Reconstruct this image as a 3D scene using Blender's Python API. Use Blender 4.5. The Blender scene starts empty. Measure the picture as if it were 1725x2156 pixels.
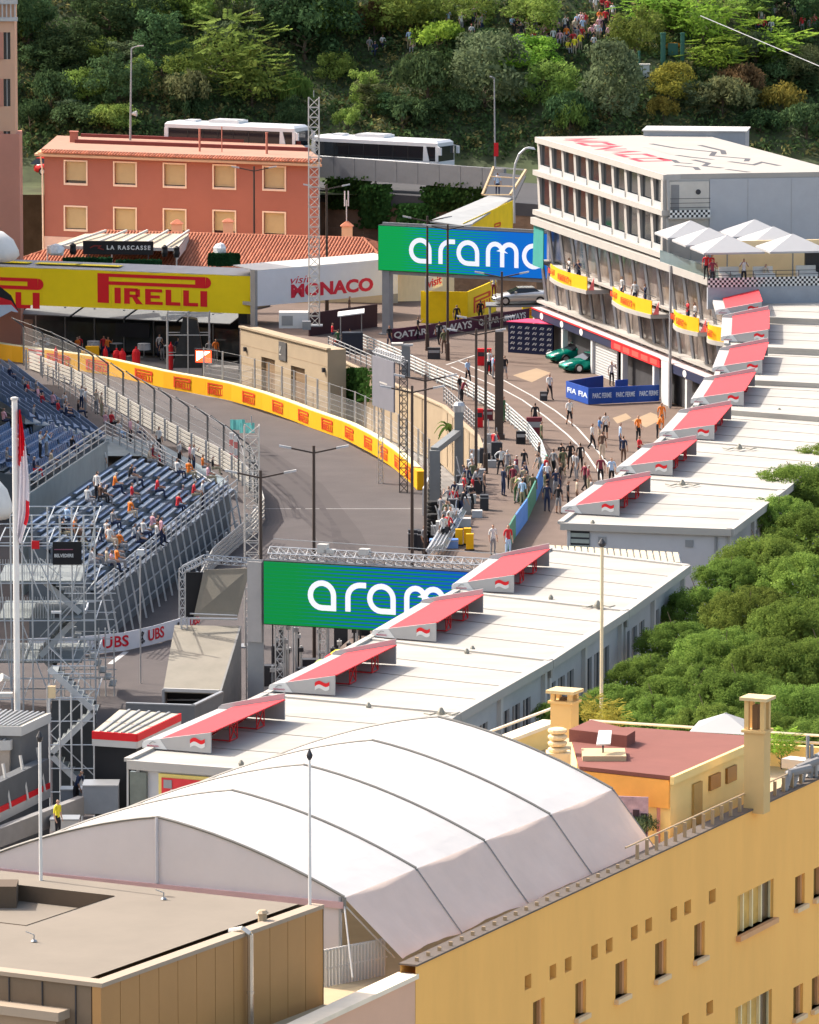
import bpy, math, random, colorsys
from mathutils import Vector, Matrix
random.seed(7)
R = math.radians
scene = bpy.context.scene
# ------------------------------------------------------------------ camera
FPX, UC, VC, CZ = 13000.0, 862.5, 1078.0, 53.5      # focal length in units of a 1725 x 2156 picture
PITCH = math.atan(1818.0 / FPX)
cd = bpy.data.cameras.new("camera"); cam = bpy.data.objects.new("camera", cd); scene.collection.objects.link(cam)
cam.location = (0, 0, CZ); cam.rotation_euler = (math.pi / 2 - PITCH, 0, 0)
cd.sensor_fit = 'VERTICAL'; cd.sensor_height = 24.0; cd.lens = 24.0 * FPX / 2156.0
cd.clip_start = 1.0; cd.clip_end = 6000.0
scene.camera = cam
# ------------------------------------------------------------------ sky, sun, exposure
SUN_EL, SUN_AZ = R(43), R(32)            # light travels to +X and towards -Y
w = bpy.data.worlds.new("World"); scene.world = w; w.use_nodes = True
nt = w.node_tree; sky = nt.nodes.new("ShaderNodeTexSky"); sky.sky_type = 'NISHITA'; sky.sun_disc = False
sky.sun_elevation = SUN_EL; sky.air_density = 1.0; sky.dust_density = 3.5; sky.ozone_density = 1.0
trav = Vector((math.cos(SUN_EL) * math.cos(SUN_AZ), -math.cos(SUN_EL) * math.sin(SUN_AZ), -math.sin(SUN_EL)))
sky.sun_rotation = math.atan2(-trav.x, -trav.y)
bg = nt.nodes["Background"]; wb = nt.nodes.new("ShaderNodeMix"); wb.data_type = "RGBA"; wb.blend_type = "MULTIPLY"; wb.inputs["Factor"].default_value = 1.0; wb.inputs["B"].default_value = (1.06, .97, .86, 1)
nt.links.new(sky.outputs[0], wb.inputs["A"]); nt.links.new(wb.outputs["Result"], bg.inputs[0]); bg.inputs[1].default_value = 0.15
sl = bpy.data.lights.new("sun", 'SUN'); so = bpy.data.objects.new("sun", sl); scene.collection.objects.link(so)
sl.energy = 2.7; sl.angle = R(0.53); sl.color = (1.0, 0.94, 0.86)
so.rotation_euler = trav.to_track_quat('-Z', 'Y').to_euler(); so.location = (-200, 400, 300)
vs = scene.view_settings; vs.view_transform = 'Standard'; vs.look = 'None'; vs.gamma = 1.0; vs.exposure = 1.35
vs.use_curve_mapping = False
scene.cycles.max_bounces = 6; scene.cycles.diffuse_bounces = 3; scene.cycles.transparent_max_bounces = 12
scene.cycles.use_denoising = True
# ------------------------------------------------------------------ picture <-> world helpers (layout only)
_f = Vector((0, math.cos(PITCH), -math.sin(PITCH))); _u = Vector((0, math.sin(PITCH), math.cos(PITCH)))
def ray(u, v): return _f * FPX + Vector((1, 0, 0)) * (u - UC) + _u * (VC - v)
O = Vector((0, 0, CZ))
def P(u, v, z):
    d = ray(u, v); return O + d * ((z - CZ) / d.z)
def PY(u, v, y):
    d = ray(u, v); return O + d * (y / d.y)
def proj(p):
    q = Vector(p) - O; k = q.dot(_f); return UC + FPX * q.x / k, VC - FPX * q.dot(_u) / k
# ------------------------------------------------------------------ materials
MATS = {}
def srgb(r, g, b):
    f = lambda c: (c / 255 / 12.92) if c <= 10 else ((c / 255 + .055) / 1.055) ** 2.4
    return (f(r), f(g), f(b))
def M(name, rgb, rough=.75, var=.1, scale=1.2, bump=.0, metal=0., spec=.3, emit=0., rnd=0., trans=0., stretch=None, bscale=None):
    if name in MATS: return MATS[name]
    m = bpy.data.materials.new(name); m.use_nodes = True; t = m.node_tree; N = t.nodes; L = t.links
    b = N["Principled BSDF"]; b.inputs["Roughness"].default_value = rough; b.inputs["Metallic"].default_value = metal
    b.inputs["Specular IOR Level"].default_value = spec
    tc = N.new("ShaderNodeTexCoord"); src = tc.outputs["Object"]
    if stretch:
        mp = N.new("ShaderNodeMapping"); mp.inputs["Scale"].default_value = stretch; L.new(src, mp.inputs[0]); src = mp.outputs[0]
    n1 = N.new("ShaderNodeTexNoise"); n1.inputs["Scale"].default_value = scale; n1.inputs["Detail"].default_value = 6; n1.inputs["Roughness"].default_value = .65
    L.new(src, n1.inputs[0])
    mr = N.new("ShaderNodeMapRange"); mr.inputs[1].default_value = .25; mr.inputs[2].default_value = .75
    mr.inputs[3].default_value = 1 - var; mr.inputs[4].default_value = 1 + var; L.new(n1.outputs[0], mr.inputs[0])
    val = mr.outputs[0]
    if rnd:
        oi = N.new("ShaderNodeObjectInfo"); m2 = N.new("ShaderNodeMapRange"); m2.inputs[3].default_value = 1 - rnd; m2.inputs[4].default_value = 1 + rnd
        L.new(oi.outputs["Random"], m2.inputs[0]); mu = N.new("ShaderNodeMath"); mu.operation = 'MULTIPLY'
        L.new(val, mu.inputs[0]); L.new(m2.outputs[0], mu.inputs[1]); val = mu.outputs[0]
    vm = N.new("ShaderNodeVectorMath"); vm.operation = 'SCALE'; vm.inputs[0].default_value = rgb; L.new(val, vm.inputs["Scale"])
    L.new(vm.outputs[0], b.inputs["Base Color"])
    if bump:
        nb = N.new("ShaderNodeTexNoise"); nb.inputs["Scale"].default_value = bscale or scale * 12; nb.inputs["Detail"].default_value = 4; L.new(src, nb.inputs[0])
        bp = N.new("ShaderNodeBump"); bp.inputs["Strength"].default_value = bump; bp.inputs["Distance"].default_value = .05
        L.new(nb.outputs[0], bp.inputs["Height"]); L.new(bp.outputs[0], b.inputs["Normal"])
    if emit:
        L.new(vm.outputs[0], b.inputs["Emission Color"]); b.inputs["Emission Strength"].default_value = emit
    if trans:
        out = N["Material Output"]; tr = N.new("ShaderNodeBsdfTranslucent"); L.new(vm.outputs[0], tr.inputs[0]); mx = N.new("ShaderNodeMixShader")
        mx.inputs[0].default_value = trans; L.new(b.outputs[0], mx.inputs[1]); L.new(tr.outputs[0], mx.inputs[2]); L.new(mx.outputs[0], out.inputs[0])
    MATS[name] = m; return m
def M_clear(name, rgb, amount, cell=0.0):            # see-through sheet: netting, mesh, clear glass
    if name in MATS: return MATS[name]
    m = bpy.data.materials.new(name); m.use_nodes = True; t = m.node_tree; N = t.nodes; L = t.links
    b = N["Principled BSDF"]; b.inputs["Base Color"].default_value = (*rgb, 1); b.inputs["Roughness"].default_value = .5
    tr = N.new("ShaderNodeBsdfTransparent"); mx = N.new("ShaderNodeMixShader"); out = N["Material Output"]
    mx.inputs[0].default_value = amount; L.new(tr.outputs[0], mx.inputs[1]); L.new(b.outputs[0], mx.inputs[2]); L.new(mx.outputs[0], out.inputs[0])
    MATS[name] = m; return m
def M_leaf(name, rgb, hue=.03, val=.35, trans=.35, scale=.9):
    if name in MATS: return MATS[name]
    m = bpy.data.materials.new(name); m.use_nodes = True; t = m.node_tree; N = t.nodes; L = t.links
    N.remove(N["Principled BSDF"]); out = N["Material Output"]
    tc = N.new("ShaderNodeTexCoord"); n1 = N.new("ShaderNodeTexNoise"); n1.inputs["Scale"].default_value = scale; n1.inputs["Detail"].default_value = 5
    L.new(tc.outputs["Object"], n1.inputs[0]); oi = N.new("ShaderNodeObjectInfo")
    hs = N.new("ShaderNodeHueSaturation"); hs.inputs["Color"].default_value = (*rgb, 1)
    m1 = N.new("ShaderNodeMapRange"); m1.inputs[3].default_value = .5 - hue; m1.inputs[4].default_value = .5 + hue; L.new(oi.outputs["Random"], m1.inputs[0]); L.new(m1.outputs[0], hs.inputs["Hue"])
    m2 = N.new("ShaderNodeMapRange"); m2.inputs[1].default_value = .3; m2.inputs[2].default_value = .7; m2.inputs[3].default_value = 1 - val; m2.inputs[4].default_value = 1 + val; L.new(n1.outputs[0], m2.inputs[0]); m3 = N.new("ShaderNodeMapRange"); m3.inputs[3].default_value = .72; m3.inputs[4].default_value = 1.25; mq = N.new("ShaderNodeMath"); mq.operation = 'FRACT'; mk_ = N.new("ShaderNodeMath"); mk_.operation = 'MULTIPLY'; mk_.inputs[1].default_value = 7.31; L.new(oi.outputs["Random"], mk_.inputs[0]); L.new(mk_.outputs[0], mq.inputs[0]); L.new(mq.outputs[0], m3.inputs[0]); mm = N.new("ShaderNodeMath"); mm.operation = 'MULTIPLY'; L.new(m2.outputs[0], mm.inputs[0]); L.new(m3.outputs[0], mm.inputs[1]); L.new(mm.outputs[0], hs.inputs["Value"])
    d = N.new("ShaderNodeBsdfDiffuse"); tr = N.new("ShaderNodeBsdfTranslucent"); mx = N.new("ShaderNodeMixShader"); mx.inputs[0].default_value = trans
    L.new(hs.outputs[0], d.inputs[0]); L.new(hs.outputs[0], tr.inputs[0]); L.new(d.outputs[0], mx.inputs[1]); L.new(tr.outputs[0], mx.inputs[2]); L.new(mx.outputs[0], out.inputs[0])
    MATS[name] = m; return m
# ------------------------------------------------------------------ mesh building
C = scene.collection
class B:
    def __init__(s): s.v = []; s.f = []; s.m = []; s.cur = 0
    def mat(s, i): s.cur = i; return s
    def add(s, vs, fs):
        n = len(s.v); s.v += [tuple(p) for p in vs]
        for f in fs: s.f.append(tuple(i + n for i in f)); s.m.append(s.cur)
        return s
    def quad(s, a, b, c, d): return s.add([a, b, c, d], [(0, 1, 2, 3)])
    def poly(s, pts): return s.add(pts, [tuple(range(len(pts)))])
    def hexa(s, p):     # 8 points: bottom 4 ccw, top 4
        return s.add(p, [(0, 3, 2, 1), (4, 5, 6, 7), (0, 1, 5, 4), (1, 2, 6, 5), (2, 3, 7, 6), (3, 0, 4, 7)])
    def box(s, x0, x1, y0, y1, z0, z1, fr=None):
        p = [(x0, y0, z0), (x1, y0, z0), (x1, y1, z0), (x0, y1, z0), (x0, y0, z1), (x1, y0, z1), (x1, y1, z1), (x0, y1, z1)]
        return s.hexa([fr(*q) for q in p] if fr else p)
    def prism(s, poly, off):   # closed solid: polygon (3d points) swept by off
        n = len(poly); a = [Vector(p) for p in poly]; b_ = [p + Vector(off) for p in a]
        s.add(a + b_, [tuple(range(n - 1, -1, -1)), tuple(range(n, 2 * n))] + [(i, (i + 1) % n, (i + 1) % n + n, i + n) for i in range(n)])
        return s
    def tube(s, p, q, r, n=6, r2=None, caps=True):
        p = Vector(p); q = Vector(q); r2 = r if r2 is None else r2; d = (q - p)
        if d.length < 1e-6: return s
        d.normalize(); a = d.orthogonal().normalized(); b_ = d.cross(a)
        vs = [p + (a * math.cos(t) + b_ * math.sin(t)) * r for t in [2 * math.pi * i / n for i in range(n)]]
        vs += [q + (a * math.cos(t) + b_ * math.sin(t)) * r2 for t in [2 * math.pi * i / n for i in range(n)]]
        fs = [(i, (i + 1) % n, (i + 1) % n + n, i + n) for i in range(n)]
        if caps: fs += [tuple(range(n - 1, -1, -1)), tuple(range(n, 2 * n))]
        return s.add(vs, fs)
    def path(s, pts, r, n=6):
        for a, b_ in zip(pts, pts[1:]): s.tube(a, b_, r, n)
        return s
    def bar(s, p, q, wd, ht, up=(0, 0, 1)):    # rectangular bar from p to q
        p = Vector(p); q = Vector(q); d = (q - p).normalized(); up = Vector(up); sd = d.cross(up)
        if sd.length < 1e-4: sd = d.orthogonal()
        sd.normalize(); un = sd.cross(d).normalized(); a = sd * wd / 2; c = un * ht / 2
        return s.hexa([p - a - c, p + a - c, q + a - c, q - a - c, p - a + c, p + a + c, q + a + c, q - a + c])
    def lathe(s, c, prof, n=10, fr=None):      # profile [(r,z)] about the vertical through c
        c = Vector(c); vs = []; k = len(prof)
        for i in range(n):
            t = 2 * math.pi * i / n
            for r, z in prof: vs.append(c + Vector((r * math.cos(t), r * math.sin(t), z)))
        fs = [(i * k + j, ((i + 1) % n) * k + j, ((i + 1) % n) * k + j + 1, i * k + j + 1) for i in range(n) for j in range(k - 1)]
        fs.append(tuple(i * k + k - 1 for i in range(n))); fs.append(tuple(i * k for i in range(n - 1, -1, -1)))
        return s.add(vs, fs)
    def mesh(s, name, mats, smooth=False):
        me = bpy.data.meshes.new(name); me.from_pydata(s.v, [], s.f)
        for m in (mats if isinstance(mats, (list, tuple)) else [mats]): me.materials.append(m)
        me.polygons.foreach_set("material_index", s.m)
        if smooth: me.polygons.foreach_set("use_smooth", [True] * len(s.f))
        me.update(); return me
    def build(s, name, mats, parent=None, smooth=False, kind=None):
        return put(s.mesh(name, mats, smooth), name, parent, kind=kind)
def put(me, name, parent=None, mw=None, kind=None, local=None):
    o = bpy.data.objects.new(name, me); C.objects.link(o)
    if local is not None:
        o.matrix_basis = local
        if parent is not None: o.parent = parent
    else:
        if mw is not None: o.matrix_basis = mw
        if parent is not None:
            o.parent = parent
            q = parent; inv = Matrix.Identity(4); chain = []
            while q is not None: chain.append(q); q = q.parent
            W = Matrix.Identity(4)
            for q in reversed(chain): W = W @ q.matrix_parent_inverse @ q.matrix_basis
            o.matrix_parent_inverse = W.inverted()
    if kind: o["kind"] = kind
    return o
def tag(o, label, cat, group=None):
    o["label"] = label; o["category"] = cat
    if group: o["group"] = group
    return o
def thing(name, label, cat, loc=(0, 0, 0), group=None, rz=0):
    o = bpy.data.objects.new(name, None); C.objects.link(o); o.empty_display_size = .2
    o.matrix_basis = Matrix.Translation(Vector(loc)) @ Matrix.Rotation(rz, 4, 'Z')
    return tag(o, label, cat, group)
def struct(o): o["kind"] = "structure"; return o
class Fr:              # horizontal frame: x along a->b, y to its left, z up
    def __init__(s, a, b, flip=False):
        s.o = Vector((a.x, a.y, 0)); d = Vector((b.x - a.x, b.y - a.y, 0)); s.len = d.length; s.ax = d.normalized()
        s.ay = Vector((-s.ax.y, s.ax.x, 0)) * (-1 if flip else 1)
    def __call__(s, x, y, z): return s.o + s.ax * x + s.ay * y + Vector((0, 0, z))
    def inv(s, p): q = Vector(p) - s.o; return q.dot(s.ax), q.dot(s.ay), q.z
    def hit(s, u, v, y=0.):      # where the sight line meets the vertical plane y = const: (x, z)
        d = ray(u, v); n = s.ay; t = ((s.o + n * y) - O).dot(n) / d.dot(n); p = O + d * t
        return (p - s.o).dot(s.ax), p.z
    def mat(s, x=0, y=0, z=0): # matrix: local X along ax, local Z up, local -Y outwards
        m = Matrix((( s.ax.x, s.ay.x, 0), (s.ax.y, s.ay.y, 0), (0, 0, 1))).to_4x4(); m.translation = s(x, y, z); return m
def cells(cuts_x, cuts_z, holes):
    xs = sorted(set(cuts_x)); zs = sorted(set(cuts_z))
    for x0, x1 in zip(xs, xs[1:]):
        for z0, z1 in zip(zs, zs[1:]):
            mx, mz = (x0 + x1) / 2, (z0 + z1) / 2
            if not any(h[0] < mx < h[1] and h[2] < mz < h[3] for h in holes): yield x0, x1, z0, z1
def holed(b, fr, x0, x1, z0, z1, holes, depth, y=0., sgn=1):
    """front face of a wall in plane y with rectangular openings and their reveals going to y + depth"""
    holes = [(max(h[0], x0 + .01), min(h[1], x1 - .01), max(h[2], z0 + .01), min(h[3], z1 - .01)) for h in holes]
    holes = [h for h in holes if h[1] > h[0] and h[3] > h[2]]
    for a, c, d, e in cells([x0, x1] + [q for h in holes for q in h[:2]], [z0, z1] + [q for h in holes for q in h[2:]], holes):
        b.quad(fr(a, y, d), fr(c, y, d), fr(c, y, e), fr(a, y, e))
    for a, c, d, e in holes:
        k = y + depth
        b.quad(fr(a, y, d), fr(a, k, d), fr(c, k, d), fr(c, y, d)); b.quad(fr(a, y, e), fr(c, y, e), fr(c, k, e), fr(a, k, e))
        b.quad(fr(a, y, d), fr(a, y, e), fr(a, k, e), fr(a, k, d)); b.quad(fr(c, y, d), fr(c, k, d), fr(c, k, e), fr(c, y, e))
    return holes
def prismD(b, pts, ztop, zbot):  # outline given in the picture at height ztop, swept down to zbot
    q = [P(u, v, ztop) for u, v in pts]
    a = sum(q[i].x * q[(i + 1) % len(q)].y - q[(i + 1) % len(q)].x * q[i].y for i in range(len(q)))
    if a > 0: q = q[::-1]
    return b.prism(q, (0, 0, zbot - ztop))
# ------------------------------------------------------------------ lettering
_txt = {}
def text_mesh(s, bold=.02, space=1.0, shear=0.):
    key = (s, bold, space, shear)
    if key in _txt: return _txt[key]
    cu = bpy.data.curves.new("lettering", 'FONT'); cu.body = s; cu.offset = bold; cu.extrude = .02; cu.space_character = space; cu.shear = shear; cu.resolution_u = 3
    o = bpy.data.objects.new("lettering", cu); C.objects.link(o); dg = bpy.context.evaluated_depsgraph_get()
    me = bpy.data.meshes.new_from_object(o.evaluated_get(dg)); bpy.data.objects.remove(o); bpy.data.curves.remove(cu)
    xs = [v.co.x for v in me.vertices]; ys = [v.co.y for v in me.vertices]
    x0, x1, y0, y1 = min(xs), max(xs), min(ys), max(ys)
    for v in me.vertices: v.co = ((v.co.x - x0) / (x1 - x0), -v.co.z, (v.co.y - y0) / (y1 - y0))   # unit box, upright, front = -Y
    me.materials.clear(); _txt[key] = me; return me
def text_part(s, mat, parent, m, wd, ht, x, z, name="lettering", th=.5, **k):
    """letters in a 1x1 box scaled to wd x ht; m places local (x right, -y out, z up)"""
    me = text_mesh(s, **k)
    if not me.materials: me.materials.append(None)
    o = put(me, name, parent, mw=m @ Matrix.Translation((x, -.012, z)) @ Matrix.Diagonal((wd, th, ht, 1)))
    o.material_slots[0].link = 'OBJECT'; o.material_slots[0].material = mat
    return o
def stroke(b, pts, wd, closed=False, y0=-.02, y1=.0):
    pts = [Vector((p[0], 0, p[1])) for p in pts]; n = len(pts); L_ = []; R_ = []
    for i in range(n):
        a = pts[i - 1] if (i or closed) else None; c = pts[(i + 1) % n] if (i < n - 1 or closed) else None
        d1 = (pts[i] - a).normalized() if a is not None else (c - pts[i]).normalized()
        d2 = (c - pts[i]).normalized() if c is not None else d1
        n1 = Vector((-d1.z, 0, d1.x)); n2 = Vector((-d2.z, 0, d2.x)); nn = (n1 + n2).normalized(); k = wd / 2 / max(.35, nn.dot(n1))
        L_.append(pts[i] + nn * k); R_.append(pts[i] - nn * k)
    for i in range(n if closed else n - 1):
        j = (i + 1) % n; q = [L_[i], R_[i], R_[j], L_[j]]
        f = [Vector((p.x, y0, p.z)) for p in q]; g = [Vector((p.x, y1, p.z)) for p in q]
        b.add(f + g, [(0, 1, 2, 3), (7, 6, 5, 4), (0, 3, 7, 4), (1, 5, 6, 2), (0, 4, 5, 1), (3, 2, 6, 7)])
    return b
def arc(cx, cz, rx, rz, a0, a1, n=8): return [(cx + rx * math.cos(R(a0 + (a1 - a0) * i / n)), cz + rz * math.sin(R(a0 + (a1 - a0) * i / n))) for i in range(n + 1)]
def glyph(ch, x, s, wd):
    b = B(); h = s
    T = lambda pts: [(x + p[0] * s, p[1] * s) for p in pts]
    if ch == 'a': stroke(b, T([(1, 0)] + arc(.5, .5, .5, .5, 270, 90, 12) + arc(.5, .5, .5, .5, 80, 0, 6)), wd, True)
    if ch == 'r': stroke(b, T([(0, -.09)] + arc(.55, .5, .55, .5, 180, 90, 7) + [(.78, 1.0)]), wd)
    if ch == 'm':
        stroke(b, T([(0, -.09)] + arc(.38, .62, .38, .38, 180, 0, 10) + [(.76, -.09)]), wd); stroke(b, T([(.76, .62)] + arc(1.14, .62, .38, .38, 180, 0, 10) + [(1.52, -.09)]), wd)
    if ch == 'c': stroke(b, T([(.92, .9)] + arc(.5, .5, .5, .5, 62, 298, 14) + [(.92, .1)]), wd)
    if ch == 'o': stroke(b, T(arc(.5, .5, .5, .5, 0, 345, 16)), wd, True)
    return b
def tyre_logo_mesh():       # long-P word mark in a 1 x .23 box
    b = B(); h = .225
    b.box(0, .1, -.01, 0, 0, h); top = h; lo = h * .62
    b.box(.1, .95, -.01, 0, h * .885, h); b.box(.1, .95, -.01, 0, lo, h * .74)
    b.box(.86, .95, -.01, 0, h * .74, h * .885)
    a = [(.95 + .05 * math.cos(R(t)), -.01, (h + lo) / 2 + (h - lo) / 2 * math.sin(R(t))) for t in range(-90, 91, 22)]
    b.prism(a[::-1], (0, .01, 0))
    lh = h * .53; th = .012
    def bx(x0, x1, z0, z1): b.box(x0, x1, -.01, 0, z0 * lh, z1 * lh)
    x = .15; bx(x, x + .055, 0, 1)                                        # I
    x = .235; bx(x, x + .05, 0, 1); bx(x + .05, x + .12, .78, 1); bx(x + .05, x + .12, .42, .6); bx(x + .1, x + .14, .46, .95)
    b.prism([(x + .07, -.01, .42 * lh), (x + .115, -.01, .42 * lh), (x + .165, -.01, 0), (x + .105, -.01, 0)], (0, .01, 0))   # R
    x = .42; bx(x, x + .05, 0, 1); bx(x + .05, x + .15, .8, 1); bx(x + .05, x + .13, .41, .6); bx(x + .05, x + .155, 0, .2)   # E
    for x in (.6, .755): bx(x, x + .05, 0, 1); bx(x + .05, x + .13, 0, .22)
    x = .905; bx(x, x + .06, 0, 1)
    return b.mesh("word_mark", [])
# ------------------------------------------------------------------ people: one skinned body per pose, clothes coloured per object
SKIN = [M("skin_light", (.5, .3, .21), .6, .05), M("skin_tan", (.36, .2, .13), .6, .05)]
def skeleton(pose):
    J = {}; E = []
    def j(n, p, r): J[n] = (Vector(p), r)
    lean = {'bend': .42, 'sitlean': .2}.get(pose, 0)
    sit = pose.startswith('sit')
    pz = .5 if sit else .95
    def up(h, dx=0.): return (dx, -h * math.sin(lean), pz + h * math.cos(lean))
    j('pelvis', (0, 0, pz), .15); j('waist', up(.18), .13); j('chest', up(.38), .155); j('shoulder', up(.5), .12); j('neck', up(.58), .055)
    hx = up(.64); j('chin', (0, hx[1] - .015, hx[2]), .075); hx = up(.72); j('head', (0, hx[1] - .02, hx[2]), .098); hx = up(.8); j('crown', (0, hx[1] - .01, hx[2]), .075)
    hx = up(.69); j('nose', (0, hx[1] - .125, hx[2]), .016)
    E += [('pelvis', 'waist', 1), ('waist', 'chest', 1), ('chest', 'shoulder', 1), ('shoulder', 'neck', 0), ('neck', 'chin', 0), ('chin', 'head', 0), ('head', 'crown', 4), ('head', 'nose', 0)]
    for s, sd in ((-1, 'l'), (1, 'r')):
        sh = Vector(up(.48)) + Vector((s * .19, 0, 0)); j(sd + 'sh', sh, .06)
        if pose == 'photo' or (pose == 'talk' and s == 1): el = sh + Vector((s * .1, -.16, -.22)); wr = el + Vector((-s * .12, -.14, .2)); hd = wr + Vector((-s * .03, -.05, .07))
        elif pose == 'crossed': el = sh + Vector((s * .08, -.04, -.28)); wr = el + Vector((-s * .24, -.16, .04)); hd = wr + Vector((-s * .08, 0, .02))
        elif pose == 'wide': el = sh + Vector((s * .2, .02, -.2)); wr = el + Vector((-s * .08, .02, -.2)); hd = wr + Vector((-s * .08, -.03, -.03))
        elif sit: el = sh + Vector((s * .06, -.06, -.27)); wr = el + Vector((-s * .04, -.22, -.06)); hd = wr + Vector((-s * .03, -.08, -.01))
        elif pose == 'bend': el = sh + Vector((s * .05, -.1, -.26)); wr = el + Vector((0, -.1, -.22)); hd = wr + Vector((0, -.03, -.08))
        elif pose == 'walk': el = sh + Vector((s * .06, s * .1, -.27)); wr = el + Vector((0, s * .08 - .06, -.23)); hd = wr + Vector((0, -.03, -.08))
        else: el = sh + Vector((s * .06, .02, -.29)); wr = el + Vector((s * .01, -.06, -.24)); hd = wr + Vector((-s * .01, -.03, -.07))
        j(sd + 'el', el, .047); j(sd + 'wr', wr, .034); j(sd + 'hd', hd, .036)
        E += [('shoulder', sd + 'sh', 1), (sd + 'sh', sd + 'el', 1), (sd + 'el', sd + 'wr', 0 if pose != 'wide' else 1), (sd + 'wr', sd + 'hd', 0)]
        d = (hd - wr).normalized(); q = d.cross(Vector((0, 1, 0)) if abs(d.y) < .8 else Vector((1, 0, 0))).normalized()
        for k, (o, l) in enumerate(((-.028, .07), (-.009, .085), (.01, .08), (.028, .062))):
            j(f'{sd}f{k}', hd + q * o + d * .03, .011); j(f'{sd}g{k}', hd + q * o + d * (.03 + l) + Vector((0, -.012, -.008)), .009); E += [(sd + 'hd', f'{sd}f{k}', 0), (f'{sd}f{k}', f'{sd}g{k}', 0)]
        j(sd + 't', hd - q * .045 + d * .02 + Vector((0, -.02, 0)), .012); E.append((sd + 'hd', sd + 't', 0))
        hip = Vector((s * .1, 0, pz - .06)); j(sd + 'hip', hip, .1)
        if sit: kn = Vector((s * .13, -.46, .5)); an = Vector((s * .13, -.5, .09))
        elif pose == 'walk': kn = hip + Vector((s * .01, -.12 if s > 0 else .02, -.42)); an = Vector((s * .1, -.2 if s > 0 else .28, .09 if s > 0 else .16))
        elif pose == 'wide': kn = hip + Vector((s * .07, -.02, -.43)); an = Vector((s * .21, .01, .09))
        else: kn = hip + Vector((s * .015, -.02, -.42)); an = Vector((s * .12, .02, .09))
        j(sd + 'kn', kn, .065); j(sd + 'an', an, .045); j(sd + 'toe', an + Vector((s * .02, -.17, -.045)), .042)
        E += [('pelvis', sd + 'hip', 2), (sd + 'hip', sd + 'kn', 2), (sd + 'kn', sd + 'an', 3), (sd + 'an', sd + 'toe', 5)]
    return J, E
def body_mesh(pose):
    J, E = skeleton(pose); names = list(J); me = bpy.data.meshes.new("person")
    me.from_pydata([J[n][0] for n in names], [(names.index(a), names.index(b)) for a, b, _ in E], [])
    o = bpy.data.objects.new("person", me); C.objects.link(o); md = o.modifiers.new("skin", 'SKIN'); md.use_smooth_shade = True; md.branch_smoothing = .4
    for i, n in enumerate(names):
        r = J[n][1]; sv = me.skin_vertices[0].data[i]; sv.radius = (r, r * (.72 if n in ('waist', 'chest', 'pelvis', 'shoulder') else 1)); sv.use_root = n == 'pelvis'
    ss = o.modifiers.new("sub", 'SUBSURF'); ss.levels = 1; ss.render_levels = 1
    dg = bpy.context.evaluated_depsgraph_get(); out = bpy.data.meshes.new_from_object(o.evaluated_get(dg)); bpy.data.objects.remove(o); bpy.data.meshes.remove(me)
    out.materials.clear()
    for i in range(6): out.materials.append(SKIN[0])
    seg = [(J[a][0], J[b][0], k) for a, b, k in E]; hc = J['head'][0]
    for p in out.polygons:
        c = p.center; best = 9; reg = 1
        for a, b, k in seg:
            d = b - a; t = max(0, min(1, (c - a).dot(d) / d.length_squared)); e = (c - a - d * t).length
            if e < best: best = e; reg = k
        if (c - hc).length < .2 and c.z > hc.z - .1: reg = 4 if (c.z > hc.z + .03 or c.y > hc.y + .03) else 0
        p.material_index = reg; p.use_smooth = True
    out.name = "person"; return out
BODY = {p: body_mesh(p) for p in ('stand', 'walk', 'talk', 'photo', 'crossed', 'wide', 'bend', 'sit', 'sitlean')}
CLOTH = {}
COL = dict(white=(.6, .6, .59), black=(.018, .018, .022), navy=(.02, .03, .07), grey=(.25, .25, .26), red=(.55, .03, .04), orange=(.75, .2, .03), green=(.05, .13, .06),
           olive=(.12, .13, .07), blue=(.08, .22, .5), paleblue=(.4, .55, .75), yellow=(.75, .65, .04), pink=(.65, .35, .4), beige=(.5, .42, .32), brown=(.12, .07, .05), maroon=(.2, .03, .05), teal=(.05, .4, .36), hair=(.03, .02, .015), lime=(.3, .4, .12), khaki=(.3, .26, .17))
def cloth(c):
    if c not in CLOTH: CLOTH[c] = M("cloth_" + c, COL[c], .85, .12, 6, .1)
    return CLOTH[c]
PEOPLE = []
def person(loc, face, pose, top, bottom, place, group, hat='hair', shorts=False, size=1.0, held=None):
    """face: heading in degrees, 0 looks along -Y (to the viewer), 90 looks along +X"""
    o = put(BODY[pose], "person", None, mw=Matrix.Translation(Vector(loc)) @ Matrix.Rotation(R(face), 4, 'Z') @ Matrix.Scale(size * random.uniform(.96, 1.04), 4))
    sk = random.choice(SKIN)
    for i, m in enumerate((sk, cloth(top), cloth(bottom), sk if shorts else cloth(bottom), cloth(hat), cloth('black'))):
        o.material_slots[i].link = 'OBJECT'; o.material_slots[i].material = m
    verb = {'sit': 'sitting', 'sitlean': 'sitting hunched', 'walk': 'walking', 'bend': 'bending over', 'photo': 'with raised hands', 'crossed': 'with folded arms', 'wide': 'standing legs apart', 'talk': 'standing'}.get(pose, 'standing')
    h = '' if hat == 'hair' else f' and {hat} cap'
    lab = f"person in {top} top{h} {verb} {place}"; lab = lab if len(lab.split()) < 12 else f"person in {top} top {verb} {place}"
    tag(o, lab, "person", group); return o
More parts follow.
